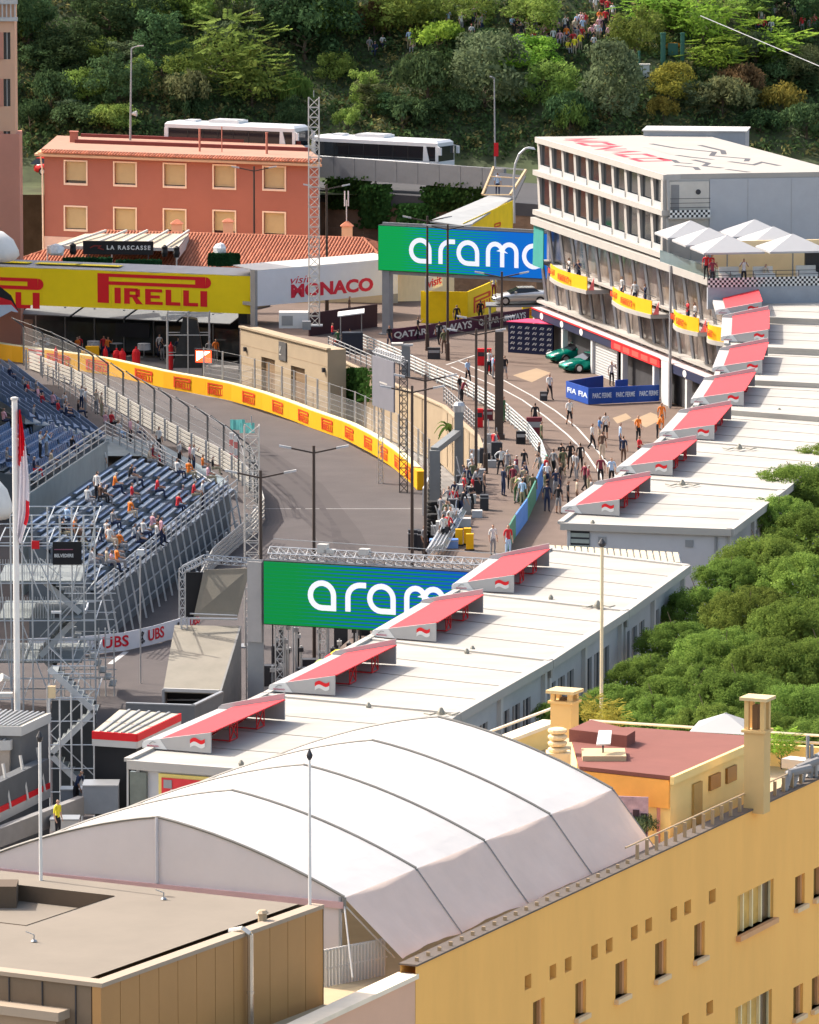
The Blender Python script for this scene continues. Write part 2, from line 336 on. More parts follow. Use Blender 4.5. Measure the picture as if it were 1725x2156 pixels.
# ------------------------------------------------------------------ foliage
def leaf_cloud(b, centre, rad, n, size, rng, flat=.9, up=.35):
    c = Vector(centre)
    for _ in range(n):
        d = Vector((rng.gauss(0, 1), rng.gauss(0, 1), rng.gauss(0, 1)))
        if d.length < 1e-3: continue
        d.normalize(); p = c + Vector((d.x * rad[0], d.y * rad[1], d.z * rad[2])) * (rng.random() ** .35)
        nrm = (d * .8 + Vector((rng.uniform(-1, 1), rng.uniform(-1, 1), rng.uniform(-1, 1) + up))).normalized()
        a = nrm.orthogonal().normalized(); a = Matrix.Rotation(rng.uniform(0, 6.28), 3, nrm) @ a; e = nrm.cross(a); s = size * rng.uniform(.6, 1.4)
        a *= s; e *= s * .55
        b.add([p - a, p + e * .9, p + a, p - e * .9], [(0, 1, 2, 3)])
def crown_mesh(kind, seed):
    rng = random.Random(seed); b = B()
    # unit crowns: about 1 m radius, base at z = 0, scaled on placing
    if kind == 'pine':
        for k in range(84):
            t = rng.uniform(0, 6.28); r = math.sqrt(rng.random()) * .95; z = .62 * math.sqrt(max(0, 1 - r * r)) + rng.uniform(-.05, .06); q = rng.uniform(.12, .17)
            leaf_cloud(b, (r * math.cos(t), r * math.sin(t), z + .12), (q, q, q * .85), 290, .018, rng, up=.5)
        leaf_cloud(b, (0, 0, .3), (.85, .85, .36), 2600, .045, rng)
    elif kind == 'broad':
        for k in range(34):
            t = rng.uniform(0, 6.28); q = rng.uniform(-.75, 1); r = math.sqrt(max(0, 1 - q * q)) * rng.uniform(.5, .98)
            leaf_cloud(b, (r * math.cos(t), r * math.sin(t), .85 + q * .72 + rng.uniform(-.1, .1)), (.26, .26, .19), 95, .05, rng)
        leaf_cloud(b, (0, 0, .8), (.6, .6, .55), 350, .07, rng)
    elif kind == 'tall':
        for k in range(36):
            t = rng.uniform(0, 6.28); q = rng.random(); r = (.55 + .45 * math.sin(q * 3.0)) * rng.uniform(.3, .85)
            leaf_cloud(b, (r * math.cos(t), r * math.sin(t), .3 + q * 2.0), (.24, .24, .22), 85, .055, rng)
    elif kind == 'feather':     # loose compound-leaf sprays
        for k in range(60):
            t = rng.uniform(0, 6.28); q = rng.uniform(-.5, 1); r = math.sqrt(max(0, 1 - q * q)) * rng.uniform(.45, 1); c = Vector((r * math.cos(t), r * math.sin(t), .75 + q * .7))
            d = Vector((math.cos(t), math.sin(t), rng.uniform(-.3, .6))).normalized(); sd = d.cross(Vector((0, 0, 1))).normalized()
            for m in range(12):
                p = c + d * (m * .035)
                for s in (-1, 1):
                    a = (sd * s + d * .5).normalized() * .11; e = d * .028 + Vector((0, 0, rng.uniform(-.02, .02)))
                    b.add([p, p + a * .5 + e, p + a - Vector((0, 0, .02)), p + a * .5 - e], [(0, 1, 2, 3)])
        leaf_cloud(b, (0, 0, .7), (.75, .75, .55), 900, .055, rng)
    elif kind == 'bush':
        for k in range(18):
            t = rng.uniform(0, 6.28); r = rng.uniform(.1, .8); z = .55 * math.sqrt(max(0, 1 - r * r)) + .1
            leaf_cloud(b, (r * math.cos(t), r * math.sin(t), z), (.28, .28, .22), 110, .055, rng)
    return b.mesh("crown", [M_leaf("leaf_mid", (.07, .12, .035))])
CROWN = {k: [crown_mesh(k, 11 + i * 7) for i in range(n)] for k, n in (('pine', 4), ('broad', 4), ('tall', 2), ('feather', 2), ('bush', 3))}
def trunk_mesh(seed, limbs=5):
    rng = random.Random(seed); b = B(); p = Vector((0, 0, -.6)); r = .075
    for i in range(5):
        q = p + Vector((rng.uniform(-.06, .06), rng.uniform(-.06, .06), .32)); b.tube(p, q, r, 7, r * .86, False); p = q; r *= .86
        if i >= 1:
            for _ in range(2):
                t = rng.uniform(0, 6.28); e = p + Vector((math.cos(t) * .45, math.sin(t) * .45, rng.uniform(.2, .45))); b.tube(p, e, r * .6, 5, r * .2, False)
    return b.mesh("trunk", [M("bark", (.11, .08, .055), .95, .3, 4, .5)])
TRUNK = [trunk_mesh(s) for s in (1, 2, 3)]
_tc = [0]
def tree(name, loc, kind, rx, rz, leaf, label, cat, group, trunk=1.0):
    """loc: centre of the crown's underside; rx crown radius; rz height scale of the crown"""
    _tc[0] += 1; i = _tc[0]; t = thing(name, label, cat, Vector(loc) - Vector((0, 0, trunk)), group)
    me = CROWN[kind][i % len(CROWN[kind])]
    c = put(me, "crown", t, mw=Matrix.Translation(Vector(loc)) @ Matrix.Rotation(i * 1.9, 4, 'Z') @ Matrix.Diagonal((rx, rx, rz, 1)))
    c.material_slots[0].link = 'OBJECT'; c.material_slots[0].material = leaf
    sz = (trunk + .45 * rz) / 1.6; put(TRUNK[i % 3], "trunk", t, mw=Matrix.Translation(Vector(loc) + Vector((0, 0, .6 * sz - trunk))) @ Matrix.Diagonal((rx * .7, rx * .7, sz, 1)))
    return t
# ------------------------------------------------------------------ vehicles
GLASS = M("dark_glass", (.012, .016, .02), .08, .05, spec=.6); TYRE = M("tyre_rubber", (.015, .015, .015), .8, .1)
CHROME = M("wheel_alloy", (.5, .5, .52), .3, .05, metal=.8)
def car(label, loc, rz, paint, L=4.6, W=1.9, H=1.32, name="car", cabin=(-.5, 1.5), group=None):
    """nose along local -Y"""
    t = thing(name, label, "car", loc, group, rz); h = L / 2; w2 = W / 2
    st = [(-h, .55, .32, .52), (-h + .25, .82, .2, .66), (-h + .9, .95, .18, .8), (-h + 1.45, .97, .18, .9), (0, .97, .18, .94), (h - 1.0, 1, .18, .98), (h - .3, .94, .22, .95), (h, .8, .35, .8)]
    b = B(); ring = []
    for y, k, z0, z1 in st:
        a = w2 * k; ring.append([(-a * .9, y, z0), (a * .9, y, z0), (a, y, z0 + .18), (a, y, z1 - .16), (a * .8, y, z1), (0, y, z1 + .04), (-a * .8, y, z1), (-a, y, z1 - .16), (-a, y, z0 + .18)])
    n = 9; vs = [p for r in ring for p in r]; fs = [(i * n + j, i * n + (j + 1) % n, (i + 1) * n + (j + 1) % n, (i + 1) * n + j) for i in range(len(st) - 1) for j in range(n)]
    fs += [tuple(range(n - 1, -1, -1)), tuple(range((len(st) - 1) * n, len(st) * n))]; b.add(vs, [f[::-1] for f in fs]); bd = b.build("body", paint, None, True); bd.parent = t
    def part(bb, nm, m, par=t, smooth=False):
        o = bb.build(nm, m, None, smooth); o.parent = par; return o
    y0, y1 = cabin[0] - .75, cabin[1] + .55
    g = B(); z = .9; g.hexa([(-w2 * .84, y0, z), (w2 * .84, y0, z), (w2 * .84, y1, z), (-w2 * .84, y1, z), (-w2 * .62, cabin[0], H), (w2 * .62, cabin[0], H), (w2 * .62, cabin[1], H), (-w2 * .62, cabin[1], H)]); gl = part(g, "glasshouse", GLASS)
    r = B(); r.box(-w2 * .63, w2 * .63, cabin[0] - .04, cabin[1] + .04, H - .02, H + .03); part(r, "roof", paint)
    for sy in (-h + .85, h - .85):
        for sx in (-1, 1):
            q = B(); q.tube((sx * (w2 - .2), sy, .33), (sx * (w2 + .01), sy, .33), .33, 14); wh = part(q, "wheel", TYRE)
            q = B(); q.tube((sx * (w2 - .1), sy, .33), (sx * (w2 + .025), sy, .33), .2, 10); part(q, "rim", CHROME, wh)
    for sx in (-1, 1):
        q = B(); q.hexa([(sx * w2 * .5 - .13, -h + .12, .56), (sx * w2 * .5 + .13, -h + .12, .56), (sx * w2 * .55 + .13, -h + .4, .6), (sx * w2 * .55 - .13, -h + .4, .6), (sx * w2 * .5 - .13, -h + .1, .66), (sx * w2 * .5 + .13, -h + .1, .66), (sx * w2 * .55 + .13, -h + .5, .75), (sx * w2 * .55 - .13, -h + .5, .75)]); part(q, "headlight", M("lamp_glass", (.7, .72, .7), .15, .05))
        q = B(); q.box(sx * w2 * .98 - .09, sx * w2 * .98 + .09, y0 + .35, y0 + .5, .92, 1.04); part(q, "mirror", paint)
        q = B(); q.box(sx * w2 * .6 - .2, sx * w2 * .6 + .2, h - .06, h + .012, .62, .74); part(q, "tail_light", M("tail_red", (.4, .01, .01), .3))
    return t
def bus(label, loc, rz, L=12.2, W=2.5, H=3.15):
    """nose along local -Y ; origin at road level"""
    t = thing("coach_bus", label, "bus", loc, "buses parked on the upper road", rz); wm = M("bus_white", (.62, .63, .64), .3, .03); h = L / 2; a = W / 2
    def part(bb, nm, m, par=t, smooth=False):
        o = bb.build(nm, m, None, smooth); o.parent = par; return o
    b = B(); b.box(-a, a, -h, h, .3, 1.35); b.box(-a, a, -h + .1, h, 2.55, 2.85)
    b.hexa([(-a, -h + .1, 2.85), (a, -h + .1, 2.85), (a, h, 2.85), (-a, h, 2.85), (-a * .85, -h + .35, H - .12), (a * .85, -h + .35, H - .12), (a * .85, h - .15, H - .12), (-a * .85, h - .15, H - .12)])
    for s in (-1, 1):
        b.box(s * a - .06, s * a + .06, h - .35, h + .01, 1.35, 2.56); b.box(s * a - .05, s * a + .05, -h + .05, -h + .3, 1.35, 2.56)
        b.hexa([(s * a - .03, -h + .9, 1.35), (s * a + .03, -h + .9, 1.35), (s * a + .03, -h + 1.5, 1.35), (s * a - .03, -h + 1.5, 1.35), (s * a - .03, -h + 1.2, 2.56), (s * a + .03, -h + 1.2, 2.56), (s * a + .03, -h + 1.45, 2.56), (s * a - .03, -h + 1.45, 2.56)])
    part(b, "body", wm)
    g = B(); g.box(-a + .03, a - .03, -h + .04, h - .03, 1.34, 2.56); gl = part(g, "window_band", GLASS)
    for k in range(1, 7):
        q = B()
        for s in (-1, 1): q.box(s * (a - .02) - .012, s * (a - .02) + .012, -h + 1.5 + k * 1.42, -h + 1.56 + k * 1.42, 1.36, 2.54)
        part(q, "window_post", M("rubber_seal", (.02, .02, .022), .5), gl)
    q = B(); q.box(-.85, .85, -.6, 2.2, H - .13, H + .1); q.box(-.75, .75, -.4, 2.0, H + .1, H + .16); part(q, "roof_unit", wm)
    q = B(); q.box(-.5, .5, 3.6, 4.6, H - .13, H + .04); part(q, "roof_hatch", wm)
    for sy in (-h + 2.6, h - 3.0):
        for s in (-1, 1): q = B(); q.tube((s * (a - .3), sy, .5), (s * (a + .01), sy, .5), .5, 14); part(q, "wheel", TYRE)
    for s in (-1, 1): q = B(); q.box(s * (a + .16) - .08, s * (a + .16) + .08, -h - .35, -h - .1, 1.9, 2.5); q.bar((s * a, -h + .1, 2.6), (s * (a + .16), -h - .2, 2.5), .04, .04); part(q, "mirror", wm)
    return t
# ================================================================== the setting
ZP, ZR = 3.5, 10.5                   # pit lane level, garage roof level (track = 0)
ASPH = M("asphalt", srgb(82, 76, 75), .9, .16, .3, .25, bscale=25); PAVE = M("pit_paving", srgb(103, 88, 79), .9, .16, .5, .2, bscale=20)
STONE = M("cream_stone", srgb(164, 147, 123), .85, .08, .8, .15); WHITE = M("white_paint", (.66, .66, .64), .6, .05); OFFW = M("off_white", (.5, .485, .455), .6, .06)
GREY = M("grey_metal", (.3, .31, .32), .45, .1, metal=.4); DARK = M("dark_metal", (.035, .035, .04), .5, .1); GALV = M("galvanised", (.46, .47, .48), .4, .1, 3, metal=.5)
CONC = M("concrete", (.24, .23, .22), .9, .15, .6, .2); BLACK = M("black_sheet", (.012, .012, .014), .6); BROWN = M("brown_lamp_metal", (.06, .042, .034), .5, .1)
YEL = M("banner_yellow", srgb(226, 168, 4), .6, .04); RED = M("banner_red", srgb(214, 30, 38), .6, .04); ORG = M("banner_orange", srgb(205, 62, 8), .6, .04); CREAM = M("cream_plaster", srgb(232, 205, 160), .85, .06)
LOGO = tyre_logo_mesh()
def logo(mat, parent, m, wd, x, z, hscale=1.0):
    if not LOGO.materials: LOGO.materials.append(None)
    o = put(LOGO, "lettering", parent, mw=m @ Matrix.Translation((x, -.012, z)) @ Matrix.Diagonal((wd, 1, wd * hscale, 1)))
    o.material_slots[0].link = 'OBJECT'; o.material_slots[0].material = mat; return o
b = B(); b.quad((-1500, 20, -.3), (1500, 20, -.3), (1500, 3000, -.3), (-1500, 3000, -.3)); struct(b.build("ground", CONC))
b = B(); b.poly([P(u, v, 0) for u, v in ((-400, 1900), (300, 1900), (700, 1560), (880, 1350), (905, 1180), (905, 1060), (880, 1015), (700, 915), (480, 845), (225, 788), (0, 745), (-300, 700), (-400, 740))]); struct(b.build("track", ASPH))
b = B(); prismD(b, [(505, 700), (690, 752), (830, 815), (935, 862), (1005, 925), (1020, 965), (1000, 1010), (965, 1070), (930, 1140), (800, 1290), (640, 1430), (480, 1590), (300, 1800), (200, 1950), (2400, 1950), (2600, 640), (1000, 632), (505, 640)], ZP, -.25); struct(b.build("pit_lane", PAVE))
PAINT = M("road_paint", (.46, .455, .44), .7, .1, 2)
def ribbon(name, pts, wd, z, mat):          # painted line following picture points
    q = [P(u, v, z) for u, v in pts]; b = B()
    for i, (a, c) in enumerate(zip(q, q[1:])):
        d = (c - a).normalized(); n = Vector((-d.y, d.x, 0)) * wd / 2; b.quad(a - n, a + n, c + n, c - n)
    return struct(b.build(name, mat))
ribbon("painted_line", [(965, 760), (1000, 775), (1060, 800), (1120, 833), (1170, 865), (1215, 900), (1255, 945), (1290, 990), (1310, 1040)], .13, ZP + .006, PAINT)
ribbon("painted_line", [(950, 772), (990, 790), (1050, 815), (1100, 842), (1150, 878), (1195, 915), (1235, 955), (1265, 1000), (1285, 1060)], .13, ZP + .006, PAINT)
ribbon("painted_line", [(940, 768), (1000, 748)], .16, ZP + .006, PAINT); ribbon("painted_line", [(540, 1071), (892, 1071)], .1, .006, PAINT); ribbon("painted_line", [(232, 1398), (266, 1372)], .3, .006, PAINT)
RUB = M("rubbered_asphalt", srgb(72, 66, 65), .85, .08, .3)
b = B(); b.poly([P(u, v, .004) for u, v in ((250, 838), (420, 880), (560, 940), (680, 1020), (760, 1120), (800, 1200), (700, 1200), (640, 1080), (540, 980), (400, 905), (245, 855))]); struct(b.build("racing_line", RUB))
for k, off_ in enumerate((0, 22, 75, 98)): ribbon("tyre_mark", [(250, 842 + off_ * .25), (420, 886 + off_ * .5), (560, 948 + off_ * .7), (650 + off_ * .2, 1020 + off_), (700 + off_ * .5, 1100 + off_ * .6), (715 + off_ * .8, 1200)], .28, .009 + k * .001, M("rubber_mark", srgb(66, 60, 60), .85, .3, .6))
PATCH = M("pale_paving_patch", srgb(150, 130, 106), .9, .1, .6)
for q in ([(1080, 790), (1130, 775), (1160, 785), (1120, 805)], [(1330, 885), (1370, 868), (1400, 880), (1360, 900)], [(1290, 880), (1318, 870), (1330, 880), (1300, 892)]):
    b = B(); b.poly([P(u, v, ZP + .005) for u, v in q]); struct(b.build("paving_patch", PATCH))
# paving joints: cut strips of darker stone across the lane
for k in range(9): ribbon("paving_joint", [(1080 + k * 8, 770 + k * 32), (1270 + k * 4, 778 + k * 32)], .05, ZP + .004, M("joint_stone", srgb(88, 70, 62), .9))
# ------------------------------------------------------------------ upper road, retaining wall
ZV = 9.3
a0, a1 = PY(660, 328, 508), PY(1062, 356, 496); VF = Fr(a0, a1)
b = B(); b.box(-60, VF.len + 12, .3, 16, ZV - 1.0, ZV, VF); struct(b.build("upper_road", M("upper_asphalt", (.06, .06, .065), .9, .1)))
t = thing("road_parapet", "long grey concrete parapet of the raised road below the parked buses", "wall", VF(0, 0, ZV))
zt0 = a0.z; zt1 = a1.z; n = 9
pan = B(); pan.box(0.02, VF.len / n - .02, -.05, .3, 0, 1.75); pm = pan.mesh("panel", [M("parapet_concrete", (.2, .205, .21), .9, .12, .7, .2)])
for k in range(-14, n): put(pm, "panel", t, mw=VF.mat(k * VF.len / n, 0, zt1 - 1.75 + (zt0 - zt1) * (1 - max(k, 0) / n)))
b = B(); b.path([VF(x, .1, zt1 + .02 + (zt0 - zt1) * (1 - max(0, x) / VF.len)) for x in range(-40, 16, 4)], .035, 5); b.build("hand_rail", GREY, t)
t = thing("retaining_wall", "rough stone retaining wall under the raised road, hung with ivy", "wall", VF(0, 0, 0))
ST2 = M("rough_stone", srgb(120, 98, 80), .95, .4, .5, .8, bscale=3)
b = B(); b.box(-45, VF.len + 3, .35, 2, -.2, ZV - .6, VF); b.build("stone_face", ST2, t)
for k in range(16):
    x = random.uniform(0, VF.len - 2); zz = random.uniform(3.6, 6.5); b = B(); b.box(x, x + random.uniform(.9, 2), .3 - random.uniform(.02, .12), .36, zz, zz + random.uniform(.3, .7), VF); b.build("stone", ST2, t)
IVY = M_leaf("ivy", (.035, .075, .02), .02, .5); rng = random.Random(3)
for u0, u1, v0, v1 in ((690, 775, 372, 440), (760, 815, 390, 480), (905, 1020, 385, 445), (840, 905, 430, 470), (895, 960, 395, 425)):
    b = B()
    for _ in range(1700):
        u = rng.uniform(u0, u1) + rng.gauss(0, 6); v = v0 + (v1 - v0) * rng.random() ** 1.3; x, z = VF.hit(u, v); p = VF(x, .3 - abs(rng.gauss(0, .18)), z)
        n_ = Vector((rng.uniform(-1, 1), -1.2, rng.uniform(-.5, 1))).normalized(); a = n_.orthogonal().normalized() * .16; e = n_.cross(a).normalized() * .12; b.add([p - a, p + e, p + a, p - e], [(0, 1, 2, 3)])
    b.build("ivy", IVY, t, kind="stuff")
# ------------------------------------------------------------------ wooded hillside
rng = random.Random(5); b = B(); nx, ny = 120, 46; hp = []
def hill_z(x, y):
    k = max(0, y - 516 - .02 * x); zz = ZV + .1 + k * .50 + 1.2 * math.sin(x * .13 + y * .07) * min(1, k / 12) + .8 * math.sin(x * .31 - y * .2) * min(1, k / 10)
    return zz - max(0, (y - 640)) * .35
for i in range(nx + 1):
    for j_ in range(ny + 1):
        x = -95 + 190 * i / nx; y = 505 + 340 * (j_ / ny) ** 1.7; hp.append((x, y, hill_z(x, y) + (rng.uniform(-.5, .5) if y > 522 else -.25)))
b.add(hp, [(i * (ny + 1) + j_, (i + 1) * (ny + 1) + j_, (i + 1) * (ny + 1) + j_ + 1, i * (ny + 1) + j_ + 1) for i in range(nx) for j_ in range(ny)])
struct(b.build("hillside", M("hill_earth", (.055, .07, .03), .95, .5, .35, .6, bscale=2), smooth=True))
def hillP(u, v):       # sight line meets the hillside
    d = ray(u, v); lo = 517
    for k in range(700):
        y = 517 + k * .3; p = O + d * (y / d.y)
        if p.z < hill_z(p.x, p.y): return p
    return O + d * (600 / d.y)
# low growth covering the slope
b = B(); b2 = B(); rng = random.Random(8)
for k in range(3400):
    p = hillP(rng.uniform(-60, 1790), rng.uniform(-60, 330))
    leaf_cloud(b if rng.random() < .75 else b2, p + Vector((0, 0, .35)), (1.0, 1.0, .7), 26, .2, rng)
o = b.build("undergrowth", M_leaf("leaf_dark", (.07, .11, .04), .02, .5, .25)); o["kind"] = "stuff"
o = b2.build("undergrowth", M_leaf("leaf_dry", (.17, .15, .06), .02, .4, .25)); o["kind"] = "stuff"
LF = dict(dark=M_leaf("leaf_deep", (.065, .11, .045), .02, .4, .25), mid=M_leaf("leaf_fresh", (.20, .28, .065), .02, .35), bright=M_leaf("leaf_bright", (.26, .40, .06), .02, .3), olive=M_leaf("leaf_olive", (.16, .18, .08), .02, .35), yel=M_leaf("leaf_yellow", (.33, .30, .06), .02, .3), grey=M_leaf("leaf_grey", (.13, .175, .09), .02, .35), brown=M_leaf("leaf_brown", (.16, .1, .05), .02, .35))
LW = dict(dark="dark green", mid="mid green", bright="bright green", olive="olive green", yel="yellowish", grey="grey green", brown="rusty brown")
GH = "trees on the wooded hillside"
# (u, v of crown centre, half width px, half height px, kind, colour, where)
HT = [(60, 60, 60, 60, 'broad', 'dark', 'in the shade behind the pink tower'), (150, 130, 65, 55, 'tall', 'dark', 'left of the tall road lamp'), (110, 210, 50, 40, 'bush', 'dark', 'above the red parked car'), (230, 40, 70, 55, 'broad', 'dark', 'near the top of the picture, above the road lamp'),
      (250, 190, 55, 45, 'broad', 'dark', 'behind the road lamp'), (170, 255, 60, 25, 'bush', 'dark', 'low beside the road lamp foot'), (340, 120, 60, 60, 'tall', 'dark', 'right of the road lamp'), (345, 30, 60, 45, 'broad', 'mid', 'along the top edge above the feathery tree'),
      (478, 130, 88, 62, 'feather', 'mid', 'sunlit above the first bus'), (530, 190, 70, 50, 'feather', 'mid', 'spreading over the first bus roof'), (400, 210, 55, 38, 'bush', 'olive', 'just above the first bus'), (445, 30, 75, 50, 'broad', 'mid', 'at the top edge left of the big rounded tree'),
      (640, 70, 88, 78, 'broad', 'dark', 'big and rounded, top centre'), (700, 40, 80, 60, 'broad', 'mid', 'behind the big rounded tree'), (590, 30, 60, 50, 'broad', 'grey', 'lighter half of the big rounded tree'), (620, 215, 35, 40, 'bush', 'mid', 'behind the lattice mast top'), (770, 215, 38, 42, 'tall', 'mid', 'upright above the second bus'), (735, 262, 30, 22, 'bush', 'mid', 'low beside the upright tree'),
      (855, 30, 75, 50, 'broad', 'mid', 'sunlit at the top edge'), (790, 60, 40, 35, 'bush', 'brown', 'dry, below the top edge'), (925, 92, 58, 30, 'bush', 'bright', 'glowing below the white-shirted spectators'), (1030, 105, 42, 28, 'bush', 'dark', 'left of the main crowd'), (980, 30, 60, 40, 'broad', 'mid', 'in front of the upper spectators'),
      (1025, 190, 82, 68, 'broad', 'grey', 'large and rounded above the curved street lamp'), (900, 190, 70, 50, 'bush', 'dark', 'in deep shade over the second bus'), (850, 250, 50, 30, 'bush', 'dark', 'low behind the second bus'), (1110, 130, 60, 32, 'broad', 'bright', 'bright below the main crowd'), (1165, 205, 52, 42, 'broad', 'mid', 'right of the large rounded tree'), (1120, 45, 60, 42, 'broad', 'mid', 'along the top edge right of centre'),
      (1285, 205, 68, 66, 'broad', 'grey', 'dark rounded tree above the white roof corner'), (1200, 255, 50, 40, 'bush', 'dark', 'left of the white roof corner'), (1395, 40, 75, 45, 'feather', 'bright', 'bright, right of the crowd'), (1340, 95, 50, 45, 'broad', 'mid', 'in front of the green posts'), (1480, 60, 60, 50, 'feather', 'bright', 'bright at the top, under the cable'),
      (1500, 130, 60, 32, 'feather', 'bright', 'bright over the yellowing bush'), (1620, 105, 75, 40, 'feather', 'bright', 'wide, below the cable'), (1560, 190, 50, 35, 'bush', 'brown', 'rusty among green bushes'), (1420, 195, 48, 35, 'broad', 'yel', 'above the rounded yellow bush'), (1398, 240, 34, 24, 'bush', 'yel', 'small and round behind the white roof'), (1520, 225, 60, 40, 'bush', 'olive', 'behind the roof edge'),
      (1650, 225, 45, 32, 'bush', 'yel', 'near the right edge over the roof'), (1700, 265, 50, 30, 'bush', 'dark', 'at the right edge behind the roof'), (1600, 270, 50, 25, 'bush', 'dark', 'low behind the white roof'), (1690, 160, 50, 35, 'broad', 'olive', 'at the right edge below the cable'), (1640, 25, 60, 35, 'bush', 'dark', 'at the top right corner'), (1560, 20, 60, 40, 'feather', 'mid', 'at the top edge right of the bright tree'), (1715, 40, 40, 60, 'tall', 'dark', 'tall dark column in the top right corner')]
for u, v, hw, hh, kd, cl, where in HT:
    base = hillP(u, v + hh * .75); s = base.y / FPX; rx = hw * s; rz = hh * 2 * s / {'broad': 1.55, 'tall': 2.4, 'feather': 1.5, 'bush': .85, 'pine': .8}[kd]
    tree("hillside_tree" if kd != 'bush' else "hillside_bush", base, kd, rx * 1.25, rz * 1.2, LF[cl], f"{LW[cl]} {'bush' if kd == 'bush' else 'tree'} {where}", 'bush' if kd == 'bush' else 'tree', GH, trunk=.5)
rng = random.Random(44); keep = [(1000, 65, 45), (1150, 95, 85), (1260, 45, 45), (1210, 122, 30), (790, 118, 30), (865, 115, 25), (1690, 60, 40), (1352, 150, 40), (1420, 110, 45)]; nf = 0
while nf < 46:
    u, v = rng.uniform(-10, 1740), rng.uniform(15, 275)
    if any(abs(u - a) < r_ + 30 and abs(v - c) < r_ * .5 + 28 for a, c, r_ in keep): continue
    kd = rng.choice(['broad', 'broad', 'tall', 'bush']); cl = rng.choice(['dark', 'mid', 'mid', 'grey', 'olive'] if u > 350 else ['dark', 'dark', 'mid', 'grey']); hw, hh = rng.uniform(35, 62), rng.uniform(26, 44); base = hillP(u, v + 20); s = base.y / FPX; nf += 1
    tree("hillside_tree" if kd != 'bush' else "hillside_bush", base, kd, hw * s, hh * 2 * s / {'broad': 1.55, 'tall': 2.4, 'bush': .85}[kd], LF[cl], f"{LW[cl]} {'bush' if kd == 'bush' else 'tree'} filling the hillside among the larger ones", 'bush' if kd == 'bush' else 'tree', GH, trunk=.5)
# spectators on the slope
GSP = "spectators on the wooded hillside"; rng = random.Random(21); tops = ['white', 'white', 'grey', 'navy', 'red', 'orange', 'pink', 'black', 'beige', 'paleblue']
def crowd(spots, place, cols=None):
    for u, v in spots:
        p = hillP(u, v); person((p.x, p.y, p.z + .28), rng.uniform(-35, 35), rng.choice(['sit', 'sit', 'sitlean', 'talk', 'stand']), rng.choice(cols or tops), rng.choice(['navy', 'grey', 'black', 'khaki']), place, GSP, hat=rng.choice(['hair', 'hair', 'white', 'red', 'black']))
crowd([(945, 68), (972, 75), (998, 62), (1004, 42), (1015, 78), (1018, 50), (993, 88), (1008, 70)], "in the upper hillside gap", ['white', 'white', 'paleblue', 'grey'])
crowd([(1080 + i * 13 + rng.uniform(-4, 4), 88 + rng.uniform(-18, 22)) for i in range(15)] + [(1095 + i * 14, 105 + rng.uniform(-6, 8)) for i in range(9)], "in the main hillside crowd")
crowd([(1150, 60), (1160, 45), (1172, 72), (1190, 80), (1212, 88), (1228, 75), (1245, 90), (1262, 85), (1282, 100), (1300, 78)], "in the crowd's upper row")
crowd([(1235, 10), (1245, 25), (1255, 40), (1268, 30), (1280, 45), (1290, 55), (1262, 58), (1275, 68)], "in the crowd's climbing strip", ['orange', 'red', 'white', 'orange', 'pink'])
crowd([(1195, 120), (1210, 125), (1222, 118)], "at the hillside crowd's foot", ['orange', 'yellow'])
crowd([(778, 115), (790, 125), (805, 110), (862, 112), (870, 118)], "under the big hillside tree")
crowd([(1620, 40), (1630, 48), (1690, 80), (1705, 85), (1715, 78), (1680, 12), (1660, 30)], "high on the right hillside", ['white', 'red', 'navy', 'grey'])
crowd([(rng.uniform(1085, 1300), rng.uniform(62, 112)) for _ in range(22)], "in the main hillside crowd")
crowd([(rng.uniform(1590, 1720), rng.uniform(20, 90)) for _ in range(9)], "high on the right hillside", ['white', 'red', 'navy', 'grey'])
# hillside fixtures
t = thing("utility_cabinet", "pale grey box cabinet standing on the hillside below the green posts", "cabinet", hillP(1352, 165))
p = hillP(1352, 168); b = B(); b.box(p.x - .62, p.x + .62, p.y - .3, p.y + .3, p.z - .3, p.z + 1.3); b.build("case", M("cabinet_grey", (.5, .53, .54), .5), t); b = B(); b.box(p.x - .7, p.x + .7, p.y - .38, p.y + .38, p.z + 1.3, p.z + 1.36); b.build("lid", OFFW, t); b = B(); b.box(p.x - .02, p.x + .02, p.y - .32, p.y - .298, p.z, p.z + 1.25); b.build("door_seam", DARK, t)
GRN = M("green_post_paint", (.03, .11, .08), .5)
for u, v0, v1, wd in ((1396, 72, 150, .22), (1437, 72, 145, .18), (1346, 110, 150, .1)):
    p = hillP(u, v1); s = p.y / FPX; t = thing("gate_post", "dark green tall post on the hillside beside the orange shrub", "post", p, "green posts on the hillside")
    b = B(); b.tube(p - Vector((0, 0, .2)), p + Vector((0, 0, (v1 - v0) * s)), wd, 8); b.build("shaft", GRN, t); b = B(); b.tube(p + Vector((0, 0, (v1 - v0) * s)), p + Vector((0, 0, (v1 - v0) * s + .12)), wd * 1.2, 8); b.build("cap", GRN, t)
p = hillP(1417, 128); t = thing("waste_bin", "dark green bin hanging between the green posts", "bin", p); b = B(); b.box(p.x - .42, p.x + .42, p.y - .3, p.y + .3, p.z + .5, p.z + 1.5); b.build("bin_body", GRN, t); b = B(); b.tube((p.x, p.y, p.z - .2), (p.x, p.y, p.z + .5), .06); b.build("stand", GRN, t)
p = hillP(1418, 110); tree("orange_shrub", p, 'bush', 1.0, 1.0, M_leaf("leaf_orange", (.38, .2, .03), .01, .3), "orange flowering shrub between the green posts on the hillside", "bush", GH)
b = B(); b.path([PY(1475 + 25 * k, 33 + 10.6 * k, 518 - k) for k in range(12)], .035, 4); tag(b.build("overhead_cable", M("cable_white", (.6, .6, .6), .5)), "pale overhead cable crossing the top right of the hillside", "cable")
